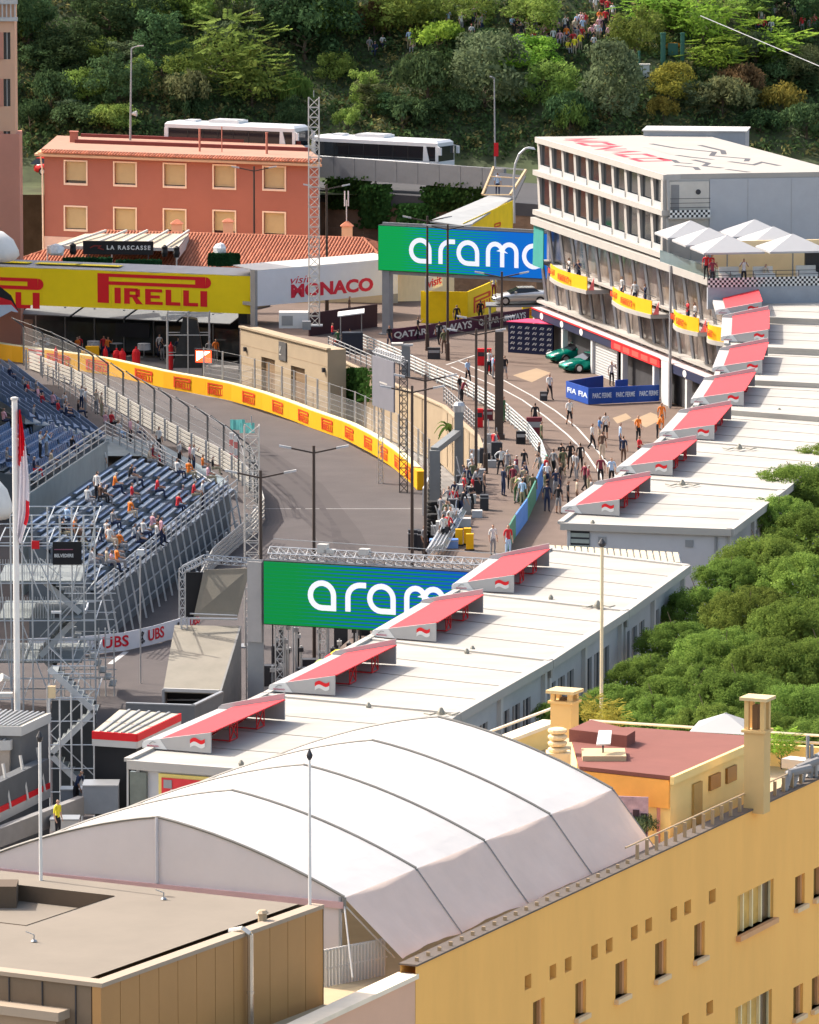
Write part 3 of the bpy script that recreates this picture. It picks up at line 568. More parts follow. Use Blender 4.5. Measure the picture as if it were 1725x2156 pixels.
# ------------------------------------------------------------------ buses, cars and lamps on the upper road
for (u0, v0, u1, v1, lab) in ((362, 254, 640, 283, "first white coach bus, behind the terracotta building roof"), (674, 283, 940, 318, "second white coach bus, above the grey road parapet")):
    y0 = 512 + (0 if u0 < 500 else -2); A = PY(u0, v0, y0); k = (u1 - u0) * y0 / FPX; rot = math.acos(min(1, k / 12.2)); c = A + Vector((math.cos(rot), -math.sin(rot), 0)) * 6.1
    bus(lab, (c.x, c.y, A.z - 3.02), R(90) - rot)
p = PY(118, 275, 513); car("small red car parked on the upper road under dark trees", (p.x, p.y, ZV + .8), R(70), M("car_red", (.55, .02, .02), .3), L=3.4, H=1.4)
def lattice(b, p, q, wd, seg, r=.03, br=.018):       # square lattice mast/truss between p and q
    p = Vector(p); q = Vector(q); d = (q - p).normalized(); a = d.orthogonal() if abs(d.z) < .9 else Vector((1, 0, 0)); a = (a - d * a.dot(d)).normalized(); c = d.cross(a); h = wd / 2
    cs = [a * h + c * h, a * -h + c * h, a * -h - c * h, a * h - c * h]; n = max(1, int((q - p).length / seg))
    for o_ in cs: b.tube(p + o_, q + o_, r, 5)
    for k in range(n):
        s0 = p + (q - p) * (k / n); s1 = p + (q - p) * ((k + 1) / n)
        for i in range(4):
            j_ = (i + 1) % 4; b.tube(s0 + cs[i], s1 + cs[j_] if k % 2 else s1 + cs[j_], br, 4, None, False); b.tube(s0 + cs[i], s0 + cs[j_], br, 4, None, False)
t = thing("road_lamp", "slim street lamp with loudspeaker rising against dark trees, left of the buses", "lamp", PY(274, 288, 510))
q0 = PY(274, 300, 510); q1 = PY(277, 102, 510); b = B(); b.tube(q0 - Vector((0, 0, 1)), q1, .1, 8, .06); b.build("pole", GREY, t); b = B(); b.path([q1, q1 + Vector((.3, -.1, .15)), q1 + Vector((.6, -.2, .22))], .045, 5); b.build("arm", GREY, t)
b = B(); b.bar(q1 + Vector((.5, -.2, .22)), q1 + Vector((1.0, -.3, .25)), .22, .09); b.build("lamp_head", OFFW, t); s_ = PY(281, 239, 510); b = B(); b.tube(s_ - Vector((.12, 0, 0)), s_ + Vector((.28, -.1, 0)), .1, 10, .24); b.build("loudspeaker", OFFW, t)
t = thing("road_lamp", "dark slim street lamp with a small red sign, above the second bus nose", "lamp", PY(1043, 350, 502)); q0 = PY(1043, 365, 502); q1 = PY(1041, 165, 502); b = B(); b.tube(q0, q1, .08, 8, .05); b.build("pole", GREY, t); b = B(); b.bar(q1, q1 + Vector((-.3, -.6, .2)), .2, .08); b.build("lamp_head", GREY, t)
s_ = PY(1045, 315, 501.6); b = B(); b.box(s_.x - .18, s_.x + .18, s_.y - .02, s_.y + .02, s_.z - .55, s_.z + .55); b.build("sign_plate", RED, t)
t = thing("street_lamp", "curved-neck street lamp beside the walkway top, bright lamp head", "lamp", PY(1082, 470, 468)); q0 = PY(1083, 470, 468); pts = [q0, PY(1082, 370, 468), PY(1085, 345, 468), PY(1093, 325, 468), PY(1106, 313, 468), PY(1114, 311, 468)]
b = B(); b.path(pts, .09, 7); b.build("pole", GALV, t); b = B(); e = pts[-1]; b.hexa([e + Vector(q) for q in ((-.1, -.15, -.05), (.5, -.15, -.15), (.5, .15, -.15), (-.1, .15, -.05), (-.05, -.1, .08), (.4, -.1, .02), (.4, .1, .02), (-.05, .1, .08))]); b.build("lamp_head", WHITE, t)
# ================================================================== buildings of the background
def window_unit(parent, fr, x0, x1, z0, z1, frame, blind, y=.18, fw=.12, shutter=True, sill=True):
    b = B(); d = .06
    b.box(x0 - fw, x0, -d, .03, z0 - fw, z1 + fw, fr); b.box(x1, x1 + fw, -d, .03, z0 - fw, z1 + fw, fr); b.box(x0, x1, -d, .03, z1, z1 + fw, fr); b.box(x0, x1, -d, .03, z0 - fw, z0, fr)
    w_ = b.build("window", frame, parent)
    b = B(); n = 10
    if shutter:
        gap = (z1 - z0) * (.06 + .1 * random.random()); b.box(x0, x1, y + .04, y + .06, z0, z1, fr); b.build("pane", GLASS, w_); b = B()
        for k in range(n): zz = z0 + gap + (z1 - z0 - gap) * k / n; b.hexa([fr(x0, y - .03, zz), fr(x1, y - .03, zz), fr(x1, y + .03, zz), fr(x0, y + .03, zz), fr(x0, y, zz + (z1 - z0) / n), fr(x1, y, zz + (z1 - z0) / n), fr(x1, y + .03, zz + (z1 - z0) / n), fr(x0, y + .03, zz + (z1 - z0) / n)])
        b.build("roller_blind", blind, w_)
    else: b.box(x0, x1, y, y + .03, z0, z1, fr); b.build("pane", blind, w_)
    if sill: b = B(); b.box(x0 - .05, x1 + .05, -.02, .15, z0, z0 + .05, fr); b.build("sill", frame, w_)
    return w_
# ---- pink tower at the left edge
t = thing("apartment_tower", "tall pink apartment tower cut by the left edge, narrow shuttered windows", "building", PY(-60, 500, 470))
TF = Fr(PY(-190, 300, 470), PY(33, 300, 470)); PINK = M("pink_plaster", srgb(214, 170, 140), .85, .07, .5); PK2 = M("rose_plaster", srgb(198, 138, 118), .85, .07, .5)
ws = [(4, 0), (4, 1)]; hs = []
for v0, v1 in ((68, 125), (166, 224), (276, 334), (400, 458)):
    for u0, u1 in ((8, 22), (-52, -30)):
        xa, za = TF.hit(u0, v1); xb, zb = TF.hit(u1, v0); hs.append((xa, xb, za, zb))
b = B(); holed(b, TF, 0, TF.len, -.2, 40, hs, .2); b.quad(TF(TF.len, 0, -.2), TF(TF.len, 3, -.2), TF(TF.len, 3, 40), TF(TF.len, 0, 40)); b.quad(TF(0, 3, -.2), TF(0, 0, -.2), TF(0, 0, 40), TF(0, 3, 40)); b.quad(TF(0, 0, 40), TF(TF.len, 0, 40), TF(TF.len, 3, 40), TF(0, 3, 40)); b.quad(TF(0, 3, -.2), TF(0, 3, 40), TF(TF.len, 3, 40), TF(TF.len, 3, -.2))
b.build("wall", PINK, t)
for h in hs:
    w_ = B(); w_.box(h[0], h[1], .17, .2, h[2], h[3], TF); o = w_.build("window", GLASS, t); w_ = B(); w_.box(h[0] - .5, h[0] - .02, -.06, 0, h[2], h[3], TF); w_.build("shutter", PK2, o); w_ = B(); w_.box((h[0] + h[1]) / 2 - .03, (h[0] + h[1]) / 2 + .03, .12, .17, h[2], h[3], TF); w_.build("mullion", OFFW, o)
for v in (0, 36): x, z = TF.hit(30, v); b = B(); b.box(-.2, TF.len + .25, -.3, .1, z - .3, z, TF); b.build("balcony_slab", OFFW, t)
for k in range(20): b = B(); x, z = TF.hit(30, 22); b.box(2 + k * .32, 2.1 + k * .32, -.2, -.12, z - .5, z + .6, TF); b.build("baluster", OFFW, t)
b = B(); x, z = TF.hit(30, 282); b.box(-.1, TF.len + .3, -.25, 3.5, -.2, z, TF); b.build("base_wall", PK2, t)
# ---- terracotta building
A = PY(93, 330, 501); Bq = PY(672, 345, 491); RF = Fr(A, Bq); TERRA = M("terracotta_plaster", srgb(158, 98, 84), .85, .06, .45, .1); FRAMEC = M("frame_cream", srgb(226, 200, 178), .7, .05); BLIND = M("blind_khaki", srgb(186, 164, 124), .8, .06)
t = thing("terracotta_building", "terracotta coloured two-row building with cream framed windows and flat roof", "building", RF(0, 0, 0)); x, ZE = RF.hit(93, 328); hs = []
for uc in (160, 264, 368.5, 473, 578):
    for v0, v1 in ((341, 386), (437, 483)):
        dv = (uc - 160) * .029; xa, za = RF.hit(uc - 22, v1 + dv); xb, zb = RF.hit(uc + 22, v0 + dv); hs.append((xa, xb, za, zb))
b = B(); holed(b, RF, 0, RF.len, -.2, ZE, hs, .25); L_ = RF.len
b.quad(RF(L_, 0, -.2), RF(L_, 13, -.2), RF(L_, 13, ZE), RF(L_, 0, ZE)); b.quad(RF(0, 13, -.2), RF(0, 0, -.2), RF(0, 0, ZE), RF(0, 13, ZE)); b.quad(RF(0, 13, -.2), RF(0, 13, ZE), RF(L_, 13, ZE), RF(L_, 13, -.2)); b.build("wall", TERRA, t)
for h in hs: window_unit(t, RF, *h, FRAMEC, BLIND)
b = B(); b.box(-.6, L_ + .5, -.55, 13.4, ZE, ZE + .18, RF); b.box(-.4, L_ + .3, -.35, 13.2, ZE + .18, ZE + .3, RF); b.build("cornice", M("cornice_cream", srgb(196, 156, 124), .8), t)
x, zp = RF.hit(93, 497); b = B(); b.box(-.06, L_ * .5, -.06, 0, -.2, zp, RF); b.build("plinth", M("plinth_pale", srgb(214, 180, 165), .85), t)
TILE = M("roof_tile", srgb(168, 104, 78), .85, .22, 3, .2, rnd=.22)
b = B(); n = 6; r = .12
pts = [(math.cos(R(180 * i / n)) * r, math.sin(R(180 * i / n)) * r * .9) for i in range(n + 1)]
ln = .62
for i in range(n): b.quad((pts[i][0] * .9, 0, pts[i][1] + .02), (pts[i + 1][0] * .9, 0, pts[i + 1][1] + .02), (pts[i + 1][0], -ln, pts[i + 1][1]), (pts[i][0], -ln, pts[i][1]))
b.poly([(p[0], -ln, p[1]) for p in pts]); TILEM = b.mesh("tile", [TILE])
nt_ = int(L_ / .27)
for k in range(nt_): put(TILEM, "tile", t, mw=RF.mat(.15 + k * (L_ - .1) / nt_, .1, ZE + .44) @ Matrix.Rotation(R(16), 4, 'X'))
b = B(); b.box(-.3, L_ + .2, .12, 13, ZE + .3, ZE + .55, RF); b.build("roof_deck", M("roof_deck_pink", srgb(160, 122, 104), .9, .12), t)
DKR = M("dark_red_metal", srgb(112, 48, 44), .6)
b = B(); b.box(2.2, L_ + .1, 6.5, 6.8, ZE + .5, ZE + .85, RF); b.build("parapet", DKR, t); b = B(); b.box(2.2, L_ + .1, 12.6, 13, ZE + .3, ZE + .8, RF); b.build("parapet", DKR, t)
for u, v0, v1, wd in ((457, 274, 310, .1), (602, 282, 318, .11), (505, 270, 300, .05)): x, z = RF.hit(u, v1, 3); x2, z2 = RF.hit(u, v0, 3); b = B(); b.tube(RF(x, 3, ZE + .5), RF(x, 3, z2), wd, 8); b.tube(RF(x, 3, z2), RF(x, 3, z2 + .08), wd * 1.3, 8); b.build("vent_pipe", TERRA, t)
x, z = RF.hit(222, 290, 7); b = B(); b.box(x - .38, x + .38, 7, 7.7, ZE + .5, z + .35, RF); b.box(x - .44, x + .44, 6.95, 7.75, z + .35, z + .42, RF); b.build("chimney", TERRA, t)
b = B(); b.path([RF(-.25, -.15, ZE), RF(-.1, -.1, ZE - 1.2), RF(-.08, -.1, 1)], .07, 6); b.build("downpipe", FRAMEC, t)
for ch in t.children_recursive:
    if ch.data is not TILEM and ch.data.users == 1:
        for vv in ch.data.vertices:
            x, y, z = RF.inv(vv.co)
            if y > .3: vv.co = RF(x - y * (.40 + .2 * x / L_), y, z)
# ---- restaurant with tiled hip roof
t = thing("restaurant", "low cream restaurant with orange tiled hip roof in front of the terracotta building", "building", PY(400, 560, 474)); ZEV = 6.2
e0, e1 = PY(28, 545, 482), PY(836, 562, 473); SF = Fr(e0, e1); Ls = SF.len; x, ZEV = SF.hit(200, 556); rise = 2.1; dep = 9.0; off = 4.2
b = B(); b.box(.5, Ls - .5, .5, dep * 2 - .5, -.2, ZEV - .05, SF); b.build("wall", CREAM, t)
b = B(); c = [SF(0, 0, ZEV), SF(Ls, 0, ZEV), SF(Ls, 2 * dep * .55, ZEV), SF(0, 2 * dep * .55, ZEV)]; r0, r1 = SF(off + 1.5, dep * .55, ZEV + rise), SF(Ls - off, dep * .55, ZEV + rise)
b.poly([c[0], c[1], r1, r0]); b.poly([c[1], c[2], r1]); b.poly([c[2], c[3], r0, r1]); b.poly([c[3], c[0], r0]); b.build("roof_underlay", M("tile_bed", srgb(150, 78, 56), .9, .2), t)
slope = math.atan2(rise, dep * .55); hyp = math.hypot(rise, dep * .55); rows = int(hyp / .55); cols = int(Ls / .265); spots = []
for i in range(cols):
    xx = .14 + i * .265
    for j_ in range(rows):
        f0 = (j_ + 1.0) / rows
        if off_ok := ((off + 1.5) * f0 < xx + .1 and xx < Ls - off * f0 + .1): spots.append((xx, f0 * dep * .55, ZEV + f0 * rise + .03))
def shows(x, y, z):
    u, v = proj(SF(x, y, z)); return v < 562 and not (100 < u < 385 and v > 484) and -5 < u
vis = [s for s in spots if shows(*s)]; hid = [s for s in spots if not shows(*s)]; rng.shuffle(vis)
vis.sort(key=lambda s: s[1]); st_ = vis[300:] + hid
for s in vis[:300]: put(TILEM, "tile", t, mw=SF.mat(*s) @ Matrix.Rotation(slope + R(2), 4, 'X'))
b = B(); base = [v.co.copy() for v in TILEM.vertices]; fc = [tuple(p.vertices) for p in TILEM.polygons]
for s in st_: m = SF.mat(*s) @ Matrix.Rotation(slope + R(2), 4, 'X') @ Matrix.Rotation(rng.uniform(-.03, .03), 4, 'Z'); b.add([m @ q for q in base], fc)
# right hip
for j_ in range(rows):
    f0 = (j_ + 1) / rows; y = f0
hx = Fr(c[1], c[2])
for i in range(int(hx.len / .265)):
    xx = .14 + i * .265
    for j_ in range(int(off / .5)):
        f0 = (j_ + 1.) / int(off / .5); half = hx.len / 2 * f0
        if half < xx < hx.len - half: m = hx.mat(xx, f0 * off, ZEV + f0 * rise + .03) @ Matrix.Rotation(math.atan2(rise, off), 4, 'X'); b.add([m @ q for q in base], fc)
b.build("tile_field", TILE, t, kind="stuff")
b = B(); b.path([r0, r1], .14, 7); b.path([r1, c[1]], .13, 7); b.path([r1, c[2]], .13, 7); b.path([r0, c[0]], .13, 7); b.build("ridge_tiles", TILE, t)
x, z = SF.hit(222, 552); b = B(); b.prism([SF(x + 2.1 * math.cos(R(a)), .45, ZEV - 1.5 + 1.1 * math.sin(R(a))) for a in range(0, 181, 15)], SF.ay * .05); b.build("arched_window", DARK, t)
for u, v0, v1, wd in ((373, 462, 492, .85), (481, 460, 482, .8), (731, 466, 500, .85)):
    p = PY(u, v1, 486); q = PY(u, v0, 486); h = q.z - p.z; b = B(); b.box(p.x - wd / 2, p.x + wd / 2, p.y - .4, p.y + .4, p.z - 1.2, p.z + h * .72); ch = b.build("chimney", CREAM, t)
    b = B(); z = p.z + h * .72; b.add([(p.x - wd * .62, p.y - .5, z), (p.x + wd * .62, p.y - .5, z), (p.x + wd * .62, p.y + .5, z), (p.x - wd * .62, p.y + .5, z), (p.x - wd * .1, p.y, z + h * .3), (p.x + wd * .1, p.y, z + h * .3)], [(0, 1, 5, 4), (1, 2, 5), (2, 3, 4, 5), (3, 0, 4), (3, 2, 1, 0)]); b.build("cap", TILE, ch)
t2 = thing("roof_antenna", "thin white two-pronged antenna rising from the restaurant's last chimney", "antenna", PY(730, 466, 486)); p = PY(730, 466, 486); b = B(); b.tube(p, p + Vector((0, 0, 1.7)), .035); b.build("mast", WHITE, t2)
for s in (-1, 1): b = B(); b.tube(p + Vector((s * .14, 0, 1.2)), p + Vector((s * .14, 0, 2.4)), .05); b.bar(p + Vector((0, 0, 1.3)), p + Vector((s * .14, 0, 1.3)), .03, .03); b.build("prong", WHITE, t2)
# glazed awning on its roof
t = thing("sloping_awning", "pale sloping roof awning with beams on top of the restaurant's tiles", "awning", PY(260, 530, 477)); AW = M("awning_canvas", srgb(176, 166, 146), .8, .06)
q = [PY(100, 520, 478), PY(372, 525, 476), PY(398, 492, 482), PY(180, 492, 484)]; b = B(); b.prism(q, (0, 0, -.12)); b.build("sheet", AW, t)
for k in range(5):
    f = .1 + k * .2; a = q[0].lerp(q[1], f); c2 = q[3].lerp(q[2], f + .1); b = B(); b.bar(a + Vector((0, -.3, .1)), c2 + Vector((0, 0, .25)), .14, .16); b.build("beam", OFFW, t)
b = B(); b.bar(q[0], q[1], .2, .25); b.build("front_beam", OFFW, t); b = B(); b.prism([q[1], q[2], q[2] - Vector((0, 0, .9)), q[1] - Vector((0, 0, .9))], (-.06, 0, 0)); b.build("side_curtain", OFFW, t)
for s in (0, .5, 1): a = q[0].lerp(q[1], s); b = B(); b.tube(a, a - Vector((0, 0, 1.6)), .06); b.build("post", OFFW, t)
t = thing("restaurant_sign", "black sign with spaced white letters standing on the restaurant roof edge", "sign", PY(248, 550, 474)); NF = Fr(PY(175, 522, 474), PY(323, 526, 473.5)); xa, za = NF.hit(175, 534); x, zt = NF.hit(175, 507)
b = B(); b.box(0, NF.len, 0, .15, za - .05, zt, NF); b.build("board", M("sign_black", (.02, .018, .02), .5), t); text_part("LA RASCASSE", M("sign_white", (.8, .78, .74), .5), t, NF.mat(), NF.len * .62, .34, NF.len * .34, (za + zt) / 2 - .17, bold=.03, space=1.35)
b = B(); stroke(b, [(NF.len * .1, .25), (NF.len * .16, .42), (NF.len * .25, .4), (NF.len * .22, .25), (NF.len * .3, .12)], .09); o = b.build("emblem", M("sign_emblem", srgb(130, 48, 44), .6), t); o.matrix_basis = NF.mat(0, -.01, za + .2); o.matrix_parent_inverse = Matrix.Translation(-Vector(t.location))
for x in (.4, NF.len - .4): b = B(); b.tube(NF(x, .2, za), NF(x, .2, za - .8), .05); b.build("leg", DARK, t)
HEDGE = M_leaf("hedge_leaf", (.018, .06, .025), .01, .4, .15)
def hedge(u0, u1, v0, v1, Y, label, d=.8):
    a, c = PY(u0, v1, Y), PY(u1, v0, Y); t = thing("hedge", label, "hedge", ((a.x + c.x) / 2, Y, a.z)); b = B(); b.box(a.x, c.x, Y, Y + d, a.z, c.z - .05); b.build("core", HEDGE, t); b = B(); r_ = random.Random(int(u0))
    for _ in range(900):
        p = Vector((r_.uniform(a.x, c.x), Y + r_.choice((0, 0, d * r_.random())), r_.uniform(a.z, c.z))); n_ = Vector((r_.uniform(-1, 1), -1, r_.uniform(-1, 1))).normalized(); e = n_.orthogonal().normalized() * .1; g = n_.cross(e); b.add([p - e, p + g, p + e, p - g], [(0, 1, 2, 3)])
    b.build("leaves", HEDGE, t)
hedge(438, 505, 534, 560, 468, "clipped dark green box hedge on the restaurant's right terrace")
hedge(133, 235, 543, 556, 471, "low dark green hedge under the black restaurant sign"); hedge(245, 340, 548, 560, 470, "green netted hedge right of the black restaurant sign")
WRAP = M("white_plastic_wrap", (.7, .7, .7), .3, .15, 4, .6)
for u, v, w_, h_, lab in ((118, 525, 36, 24, "white plastic-wrapped bundle left of the black restaurant sign"), (464, 524, 28, 26, "white wrapped parcel on top of the box hedge")):
    p = PY(u, v + h_ / 2, 469); r_ = random.Random(u); s = 463 / FPX; b = B(); prof = [(.8, 0), (1, .25), (.95, .6), (.6, .9), (.15, 1.0)]; b.lathe(p, [(k * w_ * s / 2, z * h_ * s) for k, z in prof], 9); o = b.build("wrapped_bundle", WRAP); tag(o, lab, "bundle")
    for vv in o.data.vertices: vv.co += Vector((r_.uniform(-.1, .1), r_.uniform(-.1, .1), r_.uniform(-.05, .05)))
for u, v in ((154, 524), (347, 528), (372, 530)): p = PY(u, v + 12, 471); b = B(); b.lathe(p, [(.2, 0), (.28, .3), (.22, .55), (.25, .75), (.05, .9)], 9); tag(b.build("covered_spotlight", BLACK), "dark covered spotlight on the restaurant roof edge beside the sign", "spotlight", "covered spotlights by the restaurant sign")
# ---- yellow footbridge with tyre word marks, and the white banner beyond
t = thing("advertising_footbridge", "long yellow footbridge panel with big red letters across the picture's left", "bridge", PY(270, 650, 462)); BF = Fr(PY(-200, 655, 468), PY(532, 650, 458)); x, zb = BF.hit(300, 652); x, zt = BF.hit(300, 574)
YB = M("bridge_yellow", srgb(240, 212, 20), .55, .04); n = 5
for k in range(n): b = B(); b.box(BF.len * k / n + .008, BF.len * (k + 1) / n - .008, 0, .12, zb, zt, BF); b.build("panel", YB, t)
for u0, u1, v0, v1 in ((206, 445, 584, 637), (-148, 92, 587, 641)): xa, za = BF.hit(u0, v1); xb, zz = BF.hit(u1, v0); logo(RED, t, BF.mat(0, 0, za), xb - xa, xa, 0, (zz - za) / ((xb - xa) * .225))
b = B(); b.box(0, BF.len, .15, 3.2, zb + .3, zb + .6, BF); b.build("deck", GREY, t); b = B(); b.hexa([BF(0, .1, zt), BF(BF.len, .1, zt), BF(BF.len, 3, zt + .25), BF(0, 3, zt + .25), BF(0, .1, zt + .06), BF(BF.len, .1, zt + .06), BF(BF.len, 3, zt + .31), BF(0, 3, zt + .31)]); b.build("roof_sheet", M("bridge_roof", (.3, .3, .31), .6, .12), t)
b = B(); b.path([BF(x, .02, zt + .03 - .05 * (i % 2)) for i, x in enumerate([BF.len * j_ / 18 for j_ in range(19)])], .035, 4); b.build("edge_rope", YB, t)
for u in (-30, 75, 160): x, z = BF.hit(u, 565, 1.2); b = B(); b.box(x, x + 3.6, 1.0, 1.9, zt + .26, zt + .29, BF); b.build("roof_strip", YB, t)
for x in (2, BF.len - 1.2): b = B(); b.box(x - .35, x + .35, 1, 1.7, -.2, zb + .3, BF); b.build("pier", DARK, t)
t = thing("white_banner_bridge", "white banner panel with red city name, sloping off from the yellow bridge", "banner", PY(680, 640, 465)); WF = Fr(PY(542, 645, 457), PY(838, 618, 466.2)); x, zb = WF.hit(542, 645); x, zt = WF.hit(542, 571)
b = B(); b.box(0, WF.len, 0, .1, zb, zt, WF); b.build("panel", M("banner_white", (.68, .7, .74), .6, .04), t); b = B(); b.box(0, WF.len, .1, 2.8, zb, zb + .25, WF); b.build("deck", GREY, t); b = B(); b.hexa([WF(0, .06, zt), WF(WF.len, .06, zt), WF(WF.len, 2.8, zt + .2), WF(0, 2.8, zt + .2), WF(0, .06, zt + .05), WF(WF.len, .06, zt + .05), WF(WF.len, 2.8, zt + .26), WF(0, 2.8, zt + .26)]); b.build("roof_sheet", OFFW, t)
xa, za = WF.hit(613, 628); xb, zz = WF.hit(786, 593); _, zz = WF.hit(613, 597); REDM = M("letter_red", srgb(205, 32, 62), .6); text_part("MONACO", REDM, t, WF.mat(), xb - xa, (zz - za) * .94, xa, za, bold=.045); xa2, z2 = WF.hit(612, 598); xb2, z3 = WF.hit(655, 580); _, z3 = WF.hit(612, 583); text_part("visit", REDM, t, WF.mat(), xb2 - xa2, z3 - z2, xa2, z2, shear=.3, bold=.0)
b = B(); b.box(-.25, -.02, -.05, .5, -.2, zt + .1, WF); b.build("end_post", GREY, t)
# ---- terrace bar under the bridge
t = thing("terrace_bar", "dark glazed terrace bar with flat canopy beneath the yellow bridge", "bar", PY(250, 720, 474)); KF = Fr(PY(-120, 700, 476), PY(500, 706, 466)); x, zc = KF.hit(300, 657); x, zc2 = KF.hit(300, 672)
b = B(); b.box(0, KF.len, 2.2, 6, -.2, zc + .4, KF); b.build("rear_wall", M("bar_dark", (.03, .03, .035), .4, .2), t)
for k in range(4): x0 = KF.len * (.28 + k * .18); b = B(); b.hexa([KF(x0, -.8, zc2), KF(x0 + KF.len * .17, -.8, zc2), KF(x0 + KF.len * .17, 2.2, zc + .1), KF(x0, 2.2, zc + .1), KF(x0, -.8, zc2 + .07), KF(x0 + KF.len * .17, -.8, zc2 + .07), KF(x0 + KF.len * .17, 2.2, zc + .17), KF(x0, 2.2, zc + .17)]); b.build("canopy_sheet", M("canopy_grey", (.17, .175, .17), .7, .1), t)
for k in range(11): x0 = KF.len * k / 10; b = B(); b.box(x0 - .05, x0 + .05, 1.0, 1.1, -.2, zc, KF); b.build("mullion", GREY, t)
for k in range(10): x0 = KF.len * k / 10; b = B(); b.box(x0 + .12, x0 + KF.len / 10 - .12, 1.02, 1.06, 0.1, zc - 1.1, KF); b.build("pane", M("bar_glass", (.05, .06, .06), .1, .2, spec=.6), t)
b = B(); x, z = KF.hit(285, 690); b.box(x - 1.9, x + 1.0, .4, .5, z - .8, z + .3, KF); b.build("hanging_screen", M("screen_off", (.03, .035, .045), .3), t)
for k in range(9):
    x0 = KF.len * (.2 + k * .085); b = B(); b.lathe(KF(x0, -1.2 - .4 * (k % 2), 0), [(.28, 0), (.05, .06), (.05, .95), (.5, .98), (.5, 1.02)], 10); o = b.build("bar_table", GREY); tag(o, f"small standing table on the terrace under the yellow bridge", "table", "tables on the terrace bar")
    if k % 2 == 0: b = B(); b.lathe(KF(x0, -1.2, 1.02), [(.52, -.45), (.5, -.2), (.5, 0.03)], 9); tag(b.build("table_cloth", WRAP), "white cloth draped over a terrace table", "tablecloth", "white cloths on the terrace tables")
# ---- marshal post clutter behind the barrier
for i, (u, v, w_, h_) in enumerate(((222, 742, .3, .9), (246, 752, .5, .8), (258, 750, .45, .8), (118, 735, .25, 1.0), (287, 760, .5, 1.0), (360, 748, .3, 1.4))):
    p = P(u, v + 8, .0); p = PY(u, v + 10, 461 - i * .3); b = B(); z0 = 0; b.lathe((p.x, p.y, 0), [(w_ * .6, 0), (w_ * .6, h_ + .3), (w_ * .4, h_ + .5), (w_ * .15, h_ + .55), (w_ * .15, h_ + .7)], 10); tag(b.build("fire_extinguisher", RED), "red fire extinguisher cylinder behind the yellow barrier at the bridge", "extinguisher", "red extinguishers behind the barrier")
p = PY(196, 745, 461); t = thing("marshal_stand", "small yellow marshal stand behind the barrier under the bridge", "stand", (p.x, p.y, 0)); b = B(); b.box(p.x - .55, p.x + .45, p.y, p.y + .5, 0, p.z + .55); b.build("box_body", YEL, t); b = B(); b.box(p.x - .9, p.x - .6, p.y, p.y + .3, 0, p.z + .2); b.build("side_box", YEL, t)
t = thing("signal_panel", "glowing red and white light panel on a post behind the barrier", "signal", PY(429, 790, 446)); SG = Fr(PY(412, 760, 447), PY(445, 760, 446.6)); x, z1 = SG.hit(429, 738); x, z0 = SG.hit(429, 763)
b = B(); b.box(-.12, SG.len + .12, .05, .3, z0 - .12, z1 + .12, SG); b.build("housing", DARK, t); b = B(); b.box(0, SG.len, 0, .04, z0, z1, SG); b.build("lamp_face", M("signal_red", (1, .07, .02), .4, 0, emit=1.6), t); b = B(); b.prism([SG(.1, -.02, z1 - .08), SG(SG.len - .08, -.02, z1 - .08), SG(.1, -.02, z0 + .1)], SG.ay * .015); b.build("lamp_arrow", M("signal_white", (1, .85, .75), .4, 0, emit=2.2), t); b = B(); b.tube(SG(.5, .2, -.2), SG(.5, .2, z0), .07); b.build("post", DARK, t)
# scaffold tower wrapped in black behind the signal
t = thing("wrapped_scaffold", "dark tarpaulin-wrapped scaffold with white edges behind the red light panel", "scaffold", PY(385, 760, 456)); b = B(); p0, p1 = PY(352, 740, 456), PY(440, 660, 456)
for x in (p0.x, (p0.x + p1.x) / 2, p1.x):
    for dy in (0, 1.8): b.tube((x, p0.y + dy, 0), (x, p0.y + dy, p1.z), .05, 5)
for z in (1.5, 3, 4.5, p1.z - .2): b.bar((p0.x, p0.y, z), (p1.x, p0.y, z), .06, .06); b.bar((p0.x, p0.y + 1.8, z), (p1.x, p0.y + 1.8, z), .06, .06)
b.build("frame", GALV, t); b = B(); b.prism([(p0.x + .4, p0.y + .3, .5), (p1.x - .3, p0.y + .3, .5), (p1.x - .9, p0.y + .3, p1.z - .5), (p0.x + 1.2, p0.y + .3, p1.z - .3)], (0, 1.2, 0)); b.build("tarpaulin", M("tarpaulin_black", (.02, .022, .024), .35, .3, 2, .6), t)
# ---- cream stone service building
t = thing("stone_service_building", "cream stone service building with dark doors beside the track curve", "building", PY(600, 800, 446)); z5 = 5.1
GF = Fr(P(507, 690, z5), P(690, 737, z5)); hs = []
for u0, u1, v0, v1 in ((551, 579, 758, 860), (613, 642, 777, 880)): xa, za = GF.hit(u0, v1); xb, zz = GF.hit(u1, v0); hs.append((xa, xb, .05, zz))
b = B(); holed(b, GF, 0, GF.len, -.2, z5, hs, .3); q = GF.len; b.quad(GF(q, 0, -.2), GF(q, 1.4, -.2), GF(q, 1.4, z5), GF(q, 0, z5)); b.quad(GF(0, 1.4, -.2), GF(0, 0, -.2), GF(0, 0, z5), GF(0, 1.4, z5)); b.quad(GF(0, 0, z5), GF(q, 0, z5), GF(q, 1.4, z5), GF(0, 1.4, z5)); b.build("wall", STONE, t)
b = B(); b.box(-.1, q + .1, -.12, .2, z5, z5 + .14, GF); b.build("coping", STONE, t)
for z in (1.3, 2.6, 3.9): b = B(); b.box(0, q, -.012, 0, z, z + .03, GF); b.build("joint", M("stone_joint", srgb(150, 130, 105), .9), t)
for h in hs: b = B(); b.box(h[0], h[1], .24, .28, h[2], h[3], GF); b.build("door", M("door_brown", srgb(134, 110, 84), .7), t)
